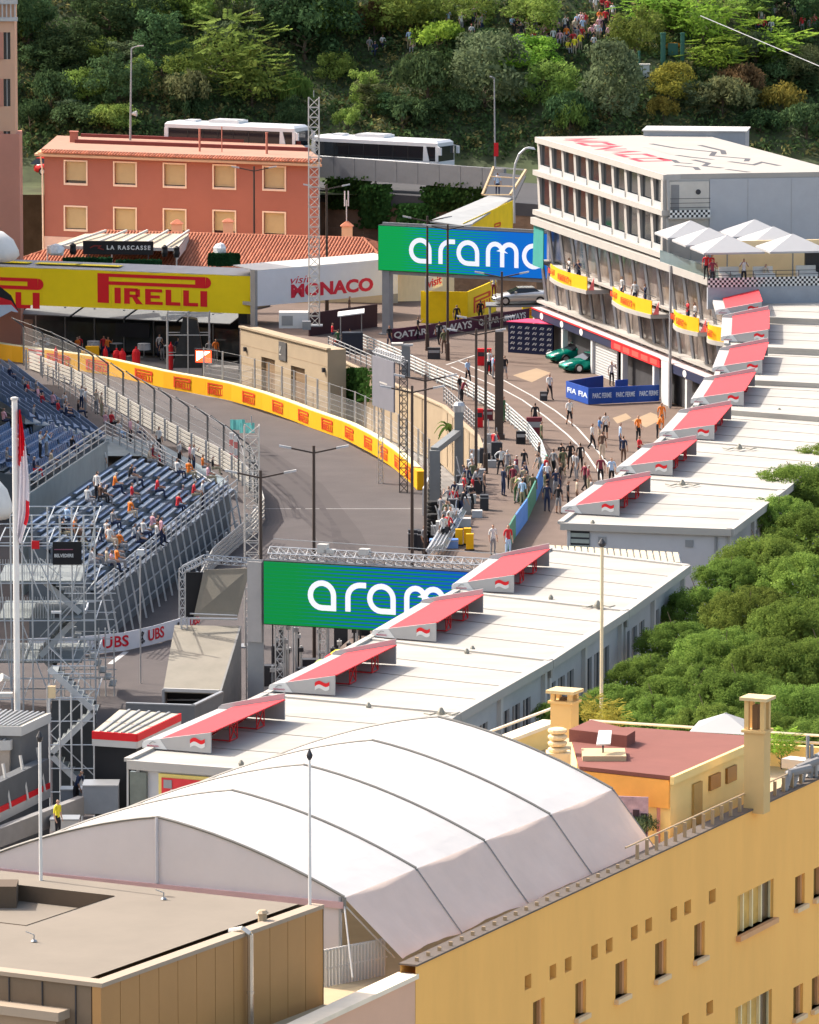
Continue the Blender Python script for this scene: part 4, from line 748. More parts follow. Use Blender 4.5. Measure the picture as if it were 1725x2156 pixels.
xa, za = GF.hit(589, 757); xb, zz = GF.hit(604, 722); b = B(); b.box(xa, xb, -.08, 0, za, zz, GF); o = b.build("wall_plaque", M("plaque_grey", (.1, .1, .1), .5), t); b = B(); stroke(b, [(.1, .9), (.25, .55), (.4, .9)], .07); stroke(b, [(.08, .3), (.42, .3)], .06); g = b.build("emblem", OFFW, None); g.matrix_basis = GF.mat(xa + .05, -.085, za + .1); g.parent = t; g.matrix_parent_inverse = Matrix.Translation(-Vector(t.location))
for x in (1.0, q - .5): b = B(); b.box(x - .1, x + .1, -.2, 0, z5 - 1.6, z5 - 1.3, GF); b.build("wall_lamp", DARK, t)
p = P(620, 690, z5); t = thing("air_conditioning_unit", "white boxy air conditioning unit on the stone building's roof", "air conditioner", p); b = B(); b.box(p.x - 1.1, p.x + 1.0, p.y - .4, p.y + .8, z5, z5 + 1.15); b.build("case", WHITE, t); b = B(); b.box(p.x - .9, p.x - .1, p.y - .43, p.y - .4, z5 + .2, z5 + .9); b.build("grille", GREY, t)
b = B(); b.box(p.x + .6, p.x + 1.2, p.y - 1.4, p.y - .8, z5, z5 + .6); tag(b.build("roof_vent_box", GREY), "small dark vent box in front of the white roof unit", "vent")
# ---- lower cream wall with arches, railings and climbing plant
t = thing("terrace_wall", "cream retaining wall with arched openings along the pit lane edge", "wall", P(800, 850, 0)); pts = [(690, 752), (830, 815), (935, 862), (1005, 925), (1020, 965)]
q = [P(u, v, ZP) for u, v in pts]
for a, c in zip(q, q[1:]):
    f = Fr(a, c); b = B(); b.box(-.03, f.len + .03, -.12, .1, -.2, ZP + .16, f); b.build("wall_length", STONE, t)
    b = B(); b.box(0, f.len, -.2, .16, ZP + .16, ZP + .26, f); b.build("coping", STONE, t)
    for k in range(1, int(f.len / 2.6)): b = B(); b.box(k * 2.6 - .1, k * 2.6 + .1, -.16, -.12, 0, ZP + .1, f); b.build("pilaster", STONE, t)
for (i, x, r_) in ((0, 2.3, 1.5), (2, 8.5, 1.6)):
    f = Fr(q[i], q[i + 1]); x = min(x, f.len - 1.7); b = B(); b.prism([f(x + r_ * math.cos(R(a)), -.125, 1.4 + r_ * .8 * math.sin(R(a))) for a in range(0, 181, 15)] + [f(x - r_, -.125, 0), f(x + r_, -.125, 0)], f.ay * .004); b.build("arch_opening", M("arch_dark", (.02, .022, .02), .6), t)
    b = B(); 
    for a in range(0, 180, 15): b.bar(f(x + r_ * math.cos(R(a)), -.16, 1.4 + r_ * .8 * math.sin(R(a))), f(x + r_ * math.cos(R(a + 15)), -.16, 1.4 + r_ * .8 * math.sin(R(a + 15))), .1, .12)
    b.build("arch_trim", STONE, t)
def railing(pts, z, h, rails, label, mat=GALV, step=2.0, group=None, name="railing", r=.035):
    q = [P(u, v, z) for u, v in pts]; t = thing(name, label, "railing", q[0], group)
    for k in range(rails): zz = h * (k + 1) / rails; b = B(); b.path([p + Vector((0, 0, zz)) for p in q], r, 5); b.build("rail", mat, t)
    pm = B(); pm.tube((0, 0, 0), (0, 0, h + .04), .05, 6); me = pm.mesh("post", [mat])
    for a, c in zip(q, q[1:]):
        n = max(1, int((c - a).length / step))
        for k in range(n): put(me, "post", t, mw=Matrix.Translation(a.lerp(c, k / n)))
    return t
railing([(692, 738), (760, 768), (832, 800)], ZP + .26, 1.0, 4, "dark railing on the cream wall beside the climbing plant", GREY, 1.5)
railing([(935, 845), (1003, 908)], ZP + .26, 1.0, 4, "dark slatted railing on the cream wall's nearer half", GREY, 1.2)
WR = M("white_rail", (.44, .48, .48), .45, .08)
railing([(760, 735), (830, 765), (905, 800), (985, 835), (1060, 880), (1110, 925), (1140, 965), (1152, 1000)], ZP, 1.1, 5, "pale four-bar crowd fence curving along the pit lane", WR, 1.8, r=.05)
p = P(745, 790, ZP); b = B(); rg = random.Random(4); f = Fr(q[0], q[1])
for _ in range(900):
    u, v = rg.gauss(752, 16), rg.uniform(775, 845); x, z = f.hit(u, v, -.2); pp = f(x, -.2 - abs(rg.gauss(0, .2)), z); n_ = Vector((rg.uniform(-1, 1), -1, rg.uniform(-.6, 1))).normalized(); e = n_.orthogonal().normalized() * .15; g = n_.cross(e) * .8; b.add([pp - e, pp + g, pp + e, pp - g], [(0, 1, 2, 3)])
tag(b.build("climbing_plant", M_leaf("climber", (.06, .13, .03), .01, .4)), "green climbing plant hanging over the cream wall's railing", "plant")
# palm by the second arch
p = P(955, 990, 0); t = thing("palm_tree", "small palm with arching fronds in front of the dark arch", "palm", (p.x, p.y, 0)); b = B(); b.tube((p.x, p.y, -.2), (p.x, p.y, 2.3), .13, 8, .1); b.build("trunk", MATS["bark"], t); rg = random.Random(2)
for k in range(13):
    a = k * .48; b = B(); pv = None
    for m in range(7):
        f_ = m / 6; pp = Vector((p.x + math.cos(a) * 1.3 * f_, p.y + math.sin(a) * 1.3 * f_, 2.3 + .9 * math.sin(f_ * 2.6) - .3 * f_ * (k % 3))); sd = Vector((-math.sin(a), math.cos(a), -.3)) * (.22 * (1 - f_ * .8))
        if pv: b.quad(pv[0] - pv[1], pv[0] + pv[1], pp + sd, pp - sd)
        pv = (pp, sd)
    b.build("frond", M_leaf("palm_leaf", (.09, .15, .035), .01, .3), t)
# ================================================================== video screens
def M_screen(name, wdt, hgt, g, bl, c0, c1, strength):
    m = bpy.data.materials.new(name); m.use_nodes = True; t = m.node_tree; N = t.nodes; L = t.links; b = N["Principled BSDF"]; b.inputs["Base Color"].default_value = (.01, .02, .02, 1); b.inputs["Roughness"].default_value = .6; b.inputs["Specular IOR Level"].default_value = .05
    tc = N.new("ShaderNodeTexCoord"); sx = N.new("ShaderNodeSeparateXYZ"); L.new(tc.outputs["Object"], sx.inputs[0])
    mr = N.new("ShaderNodeMapRange"); mr.inputs[1].default_value = wdt * c0; mr.inputs[2].default_value = wdt * c1; L.new(sx.outputs[0], mr.inputs[0])
    wv = N.new("ShaderNodeMath"); wv.operation = 'MULTIPLY'; wv.inputs[1].default_value = 2 * math.pi * 17 / hgt; L.new(sx.outputs[2], wv.inputs[0]); sn = N.new("ShaderNodeMath"); sn.operation = 'SINE'; L.new(wv.outputs[0], sn.inputs[0])
    h = N.new("ShaderNodeMapRange"); h.inputs[1].default_value = -1; h.inputs[2].default_value = 1; h.inputs[3].default_value = .08; h.inputs[4].default_value = .92; L.new(sn.outputs[0], h.inputs[0])
    sb = N.new("ShaderNodeMath"); sb.operation = 'SUBTRACT'; L.new(mr.outputs[0], sb.inputs[0]); L.new(h.outputs[0], sb.inputs[1]); k = N.new("ShaderNodeMapRange"); k.inputs[1].default_value = -.12; k.inputs[2].default_value = .12; L.new(sb.outputs[0], k.inputs[0])
    mx = N.new("ShaderNodeMix"); mx.data_type = 'RGBA'; mx.inputs["A"].default_value = (*g, 1); mx.inputs["B"].default_value = (*bl, 1); L.new(k.outputs[0], mx.inputs["Factor"]); L.new(mx.outputs["Result"], b.inputs["Emission Color"]); b.inputs["Emission Strength"].default_value = strength
    return m
LETW = M("screen_white", (.5, .51, .6), .4, 0, emit=.5)
def video_screen(label, fr, z0, z1, mat, letters, lh, lz, lw):
    t = thing("video_screen", label, "screen", fr(0, 0, z0)); W_ = fr.len; b = B(); b.box(0, W_, 0, .06, 0, z1 - z0); put(b.mesh("display", [mat]), "display", t, mw=fr.mat(0, 0, z0))
    b = B(); b.box(-.06, W_ + .06, .07, .6, z0 - .05, z1 + .05, fr); b.build("cabinet", DARK, t)
    for ch, x in letters: g = glyph(ch, x, lh, lw); put(g.mesh("lettering", [LETW]), "lettering", t, mw=fr.mat(0, -.005, z0 + lz))
    return t
# far screen over the pit entry
XF = Fr(PY(797, 568, 452), PY(1145, 587.5, 445.5)); d_ = XF.ax.copy(); XF.len *= 1.28; x, z0 = XF.hit(797, 568); x, z1 = XF.hit(797, 475)
X = lambda u, v=530: XF.hit(u, v)[0]; lh = (z1 - z0) * .47; lw = lh * .22; k = 452 / FPX
t = video_screen("far green and blue video screen with white letters, beside the glazed pit building", XF, z0, z1, M_screen("screen_far", XF.len, z1 - z0, srgb(0, 148, 66), srgb(0, 96, 190), .1, .62, .46), [('a', X(866), ), ('r', X(928)), ('a', X(966)), ('m', X(1028)), ('c', X(1104)), ('o', X(1160))], lh, (z1 - z0) * .25, lw)
t2 = thing("screen_gantry", "grey steel columns carrying the far video screen", "gantry", XF(.5, .3, ZP))
for x in (.55, XF.len - 1.2): b = B(); b.box(x - .3, x + .3, .1, .7, ZP, z0, XF); b.build("column", M("gantry_grey", (.24, .25, .26), .5), t2); b = B(); b.box(x - .5, x + .5, -.1, .9, ZP, ZP + .08, XF); b.build("foot_plate", GREY, t2)
b = B(); b.box(0, XF.len, .62, .8, z1 + .05, z1 + .2, XF); b.build("top_beam", GREY, t2); b = B(); b.box(0.5, XF.len, .2, .6, z0 - .3, z0 - .06, XF); b.build("lower_beam", GREY, t2)
# yellow ramp with walkway
t = thing("covered_walkway", "sloping grey-roofed walkway with yellow side panels climbing to the upper road", "walkway", PY(1000, 480, 462)); YR = M("ramp_yellow", srgb(242, 205, 10), .6)
r = [PY(905, 468, 461), PY(1030, 415, 478), PY(1078, 420, 476), PY(985, 480, 459)]; b = B(); b.prism(r, (0, 0, .12)); b.build("roof_sheet", M("walk_roof", (.3, .31, .31), .6, .12), t)
a, c = PY(975, 470, 460), PY(1080, 422, 474); b = B(); b.prism([a, c, Vector((c.x, c.y, c.z - 2.4)), Vector((a.x, a.y, a.z - 1.2))], (0, .1, 0)); b.build("side_panel", YR, t); ff = Fr(a, c); m = ff.mat(ff.len * .62, -.02, c.z - 2.2); logo(ORG, t, m, 1.8, 0, 0, 2.2)
for q0, q1 in ((PY(1016, 410, 478), PY(1040, 352, 480)), (PY(1075, 410, 476), PY(1108, 358, 478))): b = B(); b.bar(q0, q1, .16, .2); b.build("stair_stringer", M("stair_wood", srgb(190, 165, 130), .7), t)
for k in range(3): f = k / 3; b = B(); b.bar(PY(1016, 410, 478).lerp(PY(1040, 352, 480), f), PY(1075, 410, 476).lerp(PY(1108, 358, 478), f), .08, .08); b.build("cross_bar", M("stair_wood", srgb(190, 165, 130), .7), t)
b = B(); b.bar(PY(1040, 352, 480), PY(1108, 358, 478), .1, .1); b.build("top_bar", GREY, t); b = B(); b.prism([PY(1020, 412, 480), PY(1085, 420, 478), PY(1108, 370, 486), PY(1042, 362, 488)], (0, 0, -.1)); b.build("landing", DARK, t)
p = PY(1048, 412, 479); person((p.x, p.y, p.z), 160, 'stand', 'paleblue', 'navy', "at the top of the covered walkway", "people around the pit entry")
# yellow hoardings by the pit entry
def hoarding(name, label, pts, z0, h, mat, logos=(), text=None, tmat=None, group=None, th=.1, cat="hoarding"):
    q = [P(u, v, z0) for u, v in pts]; t = thing(name, label, cat, q[0], group)
    for i, (a, c) in enumerate(zip(q, q[1:])):
        f = Fr(a, c); n = max(1, round(f.len / 2.5))
        for k in range(n): b = B(); b.box(f.len * k / n + .006, f.len * (k + 1) / n - .006, 0, th, z0, z0 + h, f); b.build("panel", mat, t)
        if i in logos: logo(ORG, t, f.mat(f.len * .2, 0, z0 + h * .25), f.len * .6, 0, 0, h * .5 / (f.len * .6 * .225))
        if text and i < len(text) and text[i]: text_part(text[i], tmat or WHITE, t, f.mat(), f.len * .86, h * .55, f.len * .07, z0 + h * .22, bold=.02)
    return t
hoarding("pit_entry_hoarding", "tall yellow hoarding with orange word mark at the pit entry ramp", [(886, 680), (985, 682), (1045, 655)], ZP, 2.4, YR, (1,))
hoarding("pit_entry_hoarding", "short yellow panel under the silver car's display ramp", [(1100, 672), (1158, 670)], ZP, 1.1, YR, (0,))
PUR = M("airline_purple", srgb(74, 20, 52), .6)
hoarding("airline_banner", "long purple airline banner with white letters along the pit entry", [(824, 722), (905, 712), (1000, 695), (1115, 677)], ZP, 1.0, PUR, (), ["QATAR", "AIRWAYS", "QATAR AIRWAYS"])
hoarding("dark_hoarding", "dark maroon hoarding left of the screen column", [(652, 708), (795, 688)], ZP, 1.7, M("dark_maroon", srgb(58, 30, 38), .6)); hoarding("dark_hoarding", "grey fabric screen behind the screen column", [(806, 640), (838, 638)], ZP + .1, 2.4, GREY)
hoarding("white_poster", "small white poster with red marks behind the gantry", [(898, 615), (932, 602)], 6.0, 1.1, WHITE, (), ["visit"], REDM, cat="poster")
t = thing("display_ramp", "low grey display ramp carrying the silver car", "ramp", P(1100, 668, ZP)); p = PY(1097, 640, 456); b = B(); b.box(p.x - 2.6, p.x + 3, p.y - 1.2, p.y + 1.4, p.z - .12, p.z); b.build("deck", M("ramp_grey", (.2, .21, .22), .5), t)
for dx in (-2.3, 2.7): 
    for dy in (-1, 1.2): b = B(); b.tube((p.x + dx, p.y + dy, ZP), (p.x + dx, p.y + dy, p.z - .1), .08); b.build("leg", GREY, t)
car("silver sports car displayed on a ramp beside the pit building", (p.x, p.y, p.z), R(-90 + 8), M("car_silver", (.55, .55, .54), .25, .03, metal=.6), L=4.3, H=1.25, cabin=(-.2, .9))
# F1 backdrop: dark blue wall with rows of white marks
t = thing("interview_backdrop", "dark blue interview wall with a grid of small white logos", "backdrop", P(1115, 745, ZP)); IF = Fr(P(1070, 742, ZP), P(1164, 748, ZP)); BLU = M("backdrop_blue", srgb(28, 36, 66), .6); b = B(); b.box(0, IF.len, 0, .2, ZP, ZP + 2.15, IF); b.build("board", BLU, t)
fm = B(); stroke(fm, [(0, 0), (.09, .12), (.2, .12)], .035); stroke(fm, [(.07, .04), (.16, .04)], .03); stroke(fm, [(.2, 0), (.28, .13)], .04); FM = fm.mesh("logo_mark", [WHITE])
for i in range(6):
    for j_ in range(5): put(FM, "logo_mark", t, mw=IF.mat(.2 + i * IF.len / 6.1, -.005, ZP + .25 + j_ * .38) @ Matrix.Scale(1.2, 4))
b = B(); b.prism([IF(-.1, -.1, ZP + 2.2), IF(IF.len + .2, -.1, ZP + 2.2), IF(IF.len + .4, 1.8, ZP + 2.25), IF(.6, 1.8, ZP + 2.25)], (0, 0, .06)); b.build("pink_cover", M("pink_cover", srgb(232, 70, 110), .6), t)
# ================================================================== glazed pit building (upper right)
ZA = 18.8; A, Bc, D_ = P(1137, 288, ZA), P(1405, 367, ZA), P(1480, 283, ZA); LF_ = Fr(A, Bc); Cc = Bc + (D_ - A); K = P(1490, 605, 13.0); CW = M("pit_building_white", (.37, .355, .33), .7, .06, .6); ROOFW = M("roof_membrane", (.34, .32, .29), .85, .07, .35, .1)
t = thing("pit_building", "white three-storey pit building with rows of tall windows and a painted flat roof", "building", A); SB = Fr(Bc, Cc)
AB = LF_.len; AD = SB.len; PW = .42
b = B(); b.prism([A, D_, Cc, Bc], (0, 0, -.35)); b.build("roof_slab", ROOFW, t)
b = B(); # walls: right gable, back, core
LX = LF_.inv(K)[0]
b.box(0, AD, -.02, .2, 13.0, ZA - .35, SB); b.box(.3, AB - .3, .9, AD - .2, 3.6, ZA - .36, LF_); b.build("core_wall", CW, t)
b = B(); b.box(2.9, AD + .02, -.1, -.02, 12.9, ZA - .36, SB); b.build("gable_cladding", M("gable_grey", (.36, .37, .39), .7, .05), t)
for x in (5.5, 8.5): b = B(); b.box(x, x + .03, -.115, -.1, 13.0, ZA - .4, SB); b.build("cladding_joint", GREY, t)
# recessed balcony in the gable
b = B(); b.box(.15, 2.85, -.12, -.02, 16.2, 18.3, SB); b.build("loggia", M("loggia_cream", (.5, .47, .42), .8), t); b = B(); b.box(.25, .8, -.14, -.12, 16.3, 18.1, SB); b.build("loggia_door", M("door_grey", (.2, .2, .2), .5), t); b = B(); b.tube(SB(2.1, -.16, 17.6), SB(2.1, -.1, 17.6), .18, 12); b.build("round_vent", DARK, t)
CHK = M("check_black", (.02, .02, .025), .5); 
def checker(fr, x0, x1, y, z0, n_rows=3, c=.16):
    b = B(); b.box(x0, x1, y - .02, y, z0, z0 + n_rows * c, fr); o = b.build("check_banner", WHITE, t); b = B(); n = int((x1 - x0) / c)
    for i in range(n):
        for j_ in range(n_rows):
            if (i + j_) % 2: b.box(x0 + i * c, x0 + (i + 1) * c, y - .028, y - .02, z0 + j_ * c, z0 + (j_ + 1) * c, fr)
    b.build("check_squares", CHK, o)
checker(SB, .1, 2.85, -.5, 15.95)
b = B(); b.box(.05, 2.9, -.55, -.1, 15.85, 15.95, SB); b.build("balcony_slab", CW, t); b = B()
for z in (16.6, 16.9, 17.2): b.tube(SB(.1, -.5, z), SB(2.85, -.5, z), .025, 4)
b.build("balcony_rail", DARK, t)
ST = LF_; n = 10; bw = AB / n
colm = B(); colm.hexa([(-.3, -.02, 0), (.34, -.02, 0), (.34, .12, 0), (-.3, .12, 0), (-.42, -.1, 2.15), (.14, -.1, 2.15), (.14, .12, 2.15), (-.42, .12, 2.15)]); COLM = colm.mesh("pillar", [CW]); balm = B(); balm.box(.25, bw - .25, 0, .05, 0, .42); BALM = balm.mesh("balustrade", [M("frosted_panel", (.4, .42, .43), .4, .05)])
pnm = B(); pnm.box(.05, bw - .05, .12, .16, 0, 2.15); PNM = pnm.mesh("window", [GLASS])
for z0, zh in ((16.4, 2.1), (13.55, 2.35)):
    for k in range(n + 1):
        o = put(COLM, "pillar", t, mw=ST.mat(k * bw, 0, z0) @ Matrix.Diagonal((1, 1, zh / 2.15, 1)))
        if k < n: put(PNM, "window", t, mw=ST.mat(k * bw, 0, z0) @ Matrix.Diagonal((1, 1, zh / 2.15, 1))); put(BALM, "balustrade", t, mw=ST.mat(k * bw, -.08, z0))
    b = B(); b.box(-.5, AB + .15, -.4, .9, z0 - .36, z0, ST); b.build("floor_slab", CW, t)
b = B(); b.box(-.3, AB + .1, -.3, .9, ZA - .42, ZA - .02, ST); b.build("roof_edge", CW, t); b = B(); b.box(AB - .45, AB + .02, -.3, .3, 12.9, ZA - .36, ST); b.build("corner_post", CW, t)
# dark interiors behind the windows
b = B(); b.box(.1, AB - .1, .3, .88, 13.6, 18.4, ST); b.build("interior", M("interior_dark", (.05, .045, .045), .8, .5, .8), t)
# lower storeys, longer than the upper ones
b = B(); b.box(-.2, LX, .6, AD + 3, 3.6, 12.55, ST); b.build("lower_wall", M("glazing_reflections", (.2, .17, .15), .12, .6, .7, spec=.6), t)  # pale brown reflections in the glass are mottled into its colour
b = B(); b.box(-.5, LX + .1, -.55, AD + 16, 12.5, 13.0, ST); b.build("terrace_slab", CW, t)
for k in range(17):
    x = k * LX / 16; b = B(); b.bar(ST(x - .2, -.1, 12.5), ST(x + .6, .45, 6.5), .16, .2); b.build("raking_mullion", M("mullion_grey", (.33, .34, .36), .4, metal=.4), t)
for z in (9.9, 7.0):
    b = B(); b.box(-.4, LX, -.1, .6, z - .16, z, ST); b.build("floor_band", CW, t)
for i, (u0, u1, v0, v1) in enumerate(((1159, 1236, 547, 590), (1290, 1372, 592, 640), (1419, 1471, 648, 692), (1491, 1527, 710, 746))):
    y = -1.1; xa, za = ST.hit(u0, v0 + 20, y); xb, zb = ST.hit(u1, v1, y); zb = 9.45; nn = 8; bal = B(); ban = B(); pk = B()
    for j_ in range(nn):
        f0, f1 = j_ / nn, (j_ + 1) / nn; g = lambda f: -1.1 - .45 * math.sin(math.pi * f); x0, x1 = xa + (xb - xa) * f0, xa + (xb - xa) * f1
        bal.hexa([ST(x0, g(f0) - .06, zb - .28), ST(x1, g(f1) - .06, zb - .28), ST(x1, .5, zb - .28), ST(x0, .5, zb - .28), ST(x0, g(f0) - .06, zb), ST(x1, g(f1) - .06, zb), ST(x1, .5, zb), ST(x0, .5, zb)])
        ban.hexa([ST(x0, g(f0), zb), ST(x1, g(f1), zb), ST(x1, g(f1) + .05, zb), ST(x0, g(f0) + .05, zb), ST(x0, g(f0), zb + .92), ST(x1, g(f1), zb + .92), ST(x1, g(f1) + .05, zb + .92), ST(x0, g(f0) + .05, zb + .92)])
    bb = bal.build("balcony", CW, t); ban.build("balcony_banner", YEL, bb)
    f = Fr(ST(xa, 0, 0), ST(xb, 0, 0)); wd = xb - xa; logo(ORG, bb, ST.mat(xa + wd * .4, -1.6, zb + .22), wd * .3, 0, 0, .42 / (wd * .3 * .225)); logo(ORG, bb, ST.mat(xa + wd * .06, -1.4, zb + .34), wd * .18, 0, 0, .36 / (wd * .18 * .225)) 
    b = B(); b.prism([ST(xb, -1.0, zb), ST(xb, -.6, zb), ST(xb, -.6, zb + .85)], ST.ax * .06); b.build("pink_side", M("side_pink", srgb(240, 120, 120), .7), bb); b = B(); b.tube(ST(xa, -.8, zb + 1.15), ST(xb, -.8, zb + 1.15), .03, 4); b.build("balcony_rail", DARK, bb)
b = B(); b.prism([ST(-.5, -.3, 12.5), ST(2.2, -.3, 12.5), ST(3.2, -.6, 9.6), ST(.3, -.6, 9.6)], ST.ay * .06); b.build("teal_banner", M("banner_teal", srgb(40, 128, 120), .7), t)
# sign band of the garages
b = B(); b.box(-.3, LX * .42, -.5, -.2, 5.85, 6.42, ST); sg = b.build("sign_band", BLU, t); b = B(); b.box(LX * .42, LX * .66, -.5, -.2, 5.85, 6.42, ST); b.build("red_sign", RED, t); b = B(); b.box(LX * .72, LX * 1.02, -.5, -.2, 5.85, 6.42, ST); b.build("sign_band", BLU, t)
b = B(); b.box(-.3, LX, -.45, .6, 6.42, 6.5, ST); b.build("canopy_top", M("canopy_pale", (.6, .5, .5), .7), t); b = B(); b.box(-.3, LX * .66, -.56, -.49, 6.42, 6.5, ST); b.build("red_trim", RED, t)
for x in (2.0, 7.0, 12.0, LX * .8, LX * .9): text_part("FIA", WHITE, t, ST.mat(), 1.0, .34, x, 6.5) if False else None
for x in (2.5, 8, 13.2, LX * .78, LX * .9): b = B(); b.prism([ST(x + .22 * math.cos(R(a)) * 2, -.515, 6.13 + .24 * math.sin(R(a))) for a in range(0, 360, 30)], ST.ay * .012); b.build("round_emblem", WHITE, t)
for k in range(5): x = LX * (.435 + k * .045); b = B(); b.box(x, x + LX * .033, -.512, -.5, 5.95, 6.3, ST); b.build("sign_letter_block", M("sign_light_red", srgb(255, 84, 74), .5), t)
GW = M("garage_white", (.55, .55, .55), .6, .06)
for k in range(7): x = k * LX / 6.4; b = B(); b.box(x - .22, x + .22, -.42, -.05, 3.5, 5.85, ST); b.build("garage_pillar", GW, t)
b = B(); b.box(LX * .31, LX * .43, -.22, -.12, 3.5, 5.85, ST); sh = b.build("roller_shutter", GW, t)
for k in range(12): b = B(); b.box(LX * .31, LX * .43, -.25, -.22, 3.6 + k * .19, 3.64 + k * .19, ST); b.build("shutter_slat", GREY, sh)
b = B(); b.box(LX * .718, LX * .722, -.7, -.56, 3.5, 13.0, ST); b.build("steel_post", M("mullion_grey", (.33, .34, .36), .4), t); b = B(); b.box(LX * .665, LX * .70, -.45, -.2, 3.5, 6.4, ST); b.build("end_wall", GW, t)
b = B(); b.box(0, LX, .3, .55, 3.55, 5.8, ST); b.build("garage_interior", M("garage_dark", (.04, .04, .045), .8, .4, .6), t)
# painted roof
m4 = Matrix(((ST.ax.x, ST.ay.x, 0, 0), (ST.ax.y, ST.ay.y, 0, 0), (0, 0, 1, 0), (0, 0, 0, 1))); rp = lambda x, y: m4 @ Vector((x, y, 0)) + Vector((A.x, A.y, ZA))
def roof_stroke(pts, wd, mat, name="roof_marking"):
    b = B(); stroke(b, pts, wd, y0=-.006, y1=0); m = Matrix(((ST.ax.x, 0, ST.ay.x, 0), (ST.ax.y, 0, ST.ay.y, 0), (0, -1, 0, 0), (0, 0, 0, 1))); m.translation = Vector((A.x, A.y, ZA + .002)); put(b.mesh(name, [mat]), name, t, mw=m)
RP = M("roof_red", srgb(214, 52, 70), .8); DP = M("roof_grey_paint", (.07, .07, .08), .8)
for i, ch in enumerate(((0, 0, 0, 2, 1, 0, 2, 2, 2, 0), (0, 0, 0, 2, 2, 2, 2, 0, 0, 0), (0, 0, 0, 2, 2, 0, 2, 2), (0, 0, 1, 2, 2, 0), (2, 2, 0, 2, 0, 0, 2, 0), (0, 0, 0, 2, 2, 2, 2, 0, 0, 0))):
    roof_stroke([(2.5 + i * 3.5 + ch[j_] * 1.2, 1.2 + ch[j_ + 1] * .95) for j_ in range(0, len(ch), 2)], .5, RP)
for s in ([(20, 3), (22, 3.6), (24, 3.3), (25, 4)], [(8, 6), (12, 6.6), (16, 8.3), (19, 7.2), (22, 8.9), (24, 8.2)], [(10, 9), (15, 9.2), (18, 8.4)], [(22, 5), (25, 5.2), (27, 4.3), (29, 5)], [(24, 7), (27, 7.8), (25, 9), (28, 9.3)], [(18, 5), (20, 5.5), (22, 6.4)], [(30, 5), (32.5, 5.8)], [(26, 2.5), (28, 3.4), (30, 3)]): roof_stroke(s, .38, DP)
for j_ in range(8): roof_stroke([(11 + j_ * .9, 4.6), (11.5 + j_ * .9, 5.0)], .12, M("roof_pale_paint", (.35, .34, .33), .8))
# stair head on the roof
b = B(); q = [P(1355, 276, ZA + .35), P(1570, 278, ZA + .35)]; f = Fr(q[0], q[1]); b.box(0, f.len, 0, 4, 12, ZA + .35, f); b.build("roof_house", M("roof_house_grey", (.3, .31, .33), .7), t); b = B(); b.box(-.1, f.len + .1, -.1, 4, ZA + .35, ZA + .43, f); b.build("roof_house_coping", OFFW, t)
# terrace on the lower roof: checker banner, rails
TB = Fr(K, K + (D_ - A)); TB.len += 30
checker(TB, 0, 11, -.1, 13.0, 4, .15)
b = B(); b.box(0, 12, -.1, .2, 11.6, 13, TB); b.build("terrace_front", M("terrace_grey", (.3, .32, .35), .7), t); b = B()
for z in (13.75, 14.0): b.tube(TB(0, 0, z), TB(11, 0, z), .025, 4)
for k in range(8): b.tube(TB(k * 1.5, 0, 13), TB(k * 1.5, 0, 14), .03, 4)
b.build("terrace_rail", DARK, t); b = B(); b.box(AB + .1, LX, -.5, -.35, 13.0, 13.75, ST); b.build("glass_balustrade", M("balustrade_glass", (.12, .17, .18), .1, .1, spec=.6), t)
# parasols
PAR = M("parasol_white", (.42, .425, .435), .8, .03, trans=.2)
def parasol(label, x, y, s=4.0, z=15.15):       # frame TB: near-left corner
    t = thing("parasol", label, "parasol", TB(x + s / 2, y + s / 2, 13), "white parasols on the pit building terrace"); c = [(x, y), (x + s, y), (x + s, y + s), (x, y + s)]; ap = TB(x + s / 2, y + s / 2, z + .95); q = [TB(a, b_, z) for a, b_ in c]; b = B()
    for i in range(4): b.add([q[i], q[(i + 1) % 4], ap], [(0, 1, 2)]); b.quad(q[i] - Vector((0, 0, .12)), q[(i + 1) % 4] - Vector((0, 0, .12)), q[(i + 1) % 4], q[i])
    b.build("canopy", PAR, t); b = B(); b.tube(TB(x + s / 2, y + s / 2, 13), ap, .05, 6); b.build("pole", GREY, t)
    for i in range(4): b = B(); b.tube(q[i] + Vector((0, 0, -.03)), ap + Vector((0, 0, -.08)), .025, 4); b.build("rib", GREY, t)
    b = B(); b.box(x + s / 2 - .4, x + s / 2 + .4, y + s / 2 - .4, y + s / 2 + .4, 13.0, 13.1, TB); b.build("base", GREY, t)
for r_ in range(2):
    for i in range(3): parasol(("first", "second")[r_] + " row white parasol, " + ("nearest of its three", "middle of its three", "rearmost of its three")[i] + ", on the terrace", -.1 + r_ * 4.35 + i * .0, .6 + i * 5.2)
# terrace furniture and plants
for k, (x, y) in enumerate(((1.2, 1.2), (3.4, 1.0), (6.3, 1.2), (8.3, 1.0))):
    b = B(); b.box(x, x + 1.3, y, y + .7, 13.45, 13.7, TB); b.box(x, x + 1.3, y + .7, y + .85, 13.45, 14.1, TB); b.box(x + .05, x + 1.25, y + .05, y + .8, 13.0, 13.45, TB); tag(b.build("terrace_sofa", M("sofa_white", (.6, .58, .55), .9)), "pale sofa under the terrace parasols", "sofa", "sofas on the pit building terrace")
for x in (8.6, 9.6, 10.4): tree("potted_bush", TB(x, 1.6, 13.3), 'bush', .55, 1.5, LF['mid'], "clipped potted bush at the terrace's right end", "bush", "potted bushes on the terrace", trunk=.3)
b = B(); b.box(7.0, 8.2, 2.2, 2.5, 13, 15.0, TB); tag(b.build("dark_screen_wall", DARK), "dark folding screen under the terrace parasols", "screen")
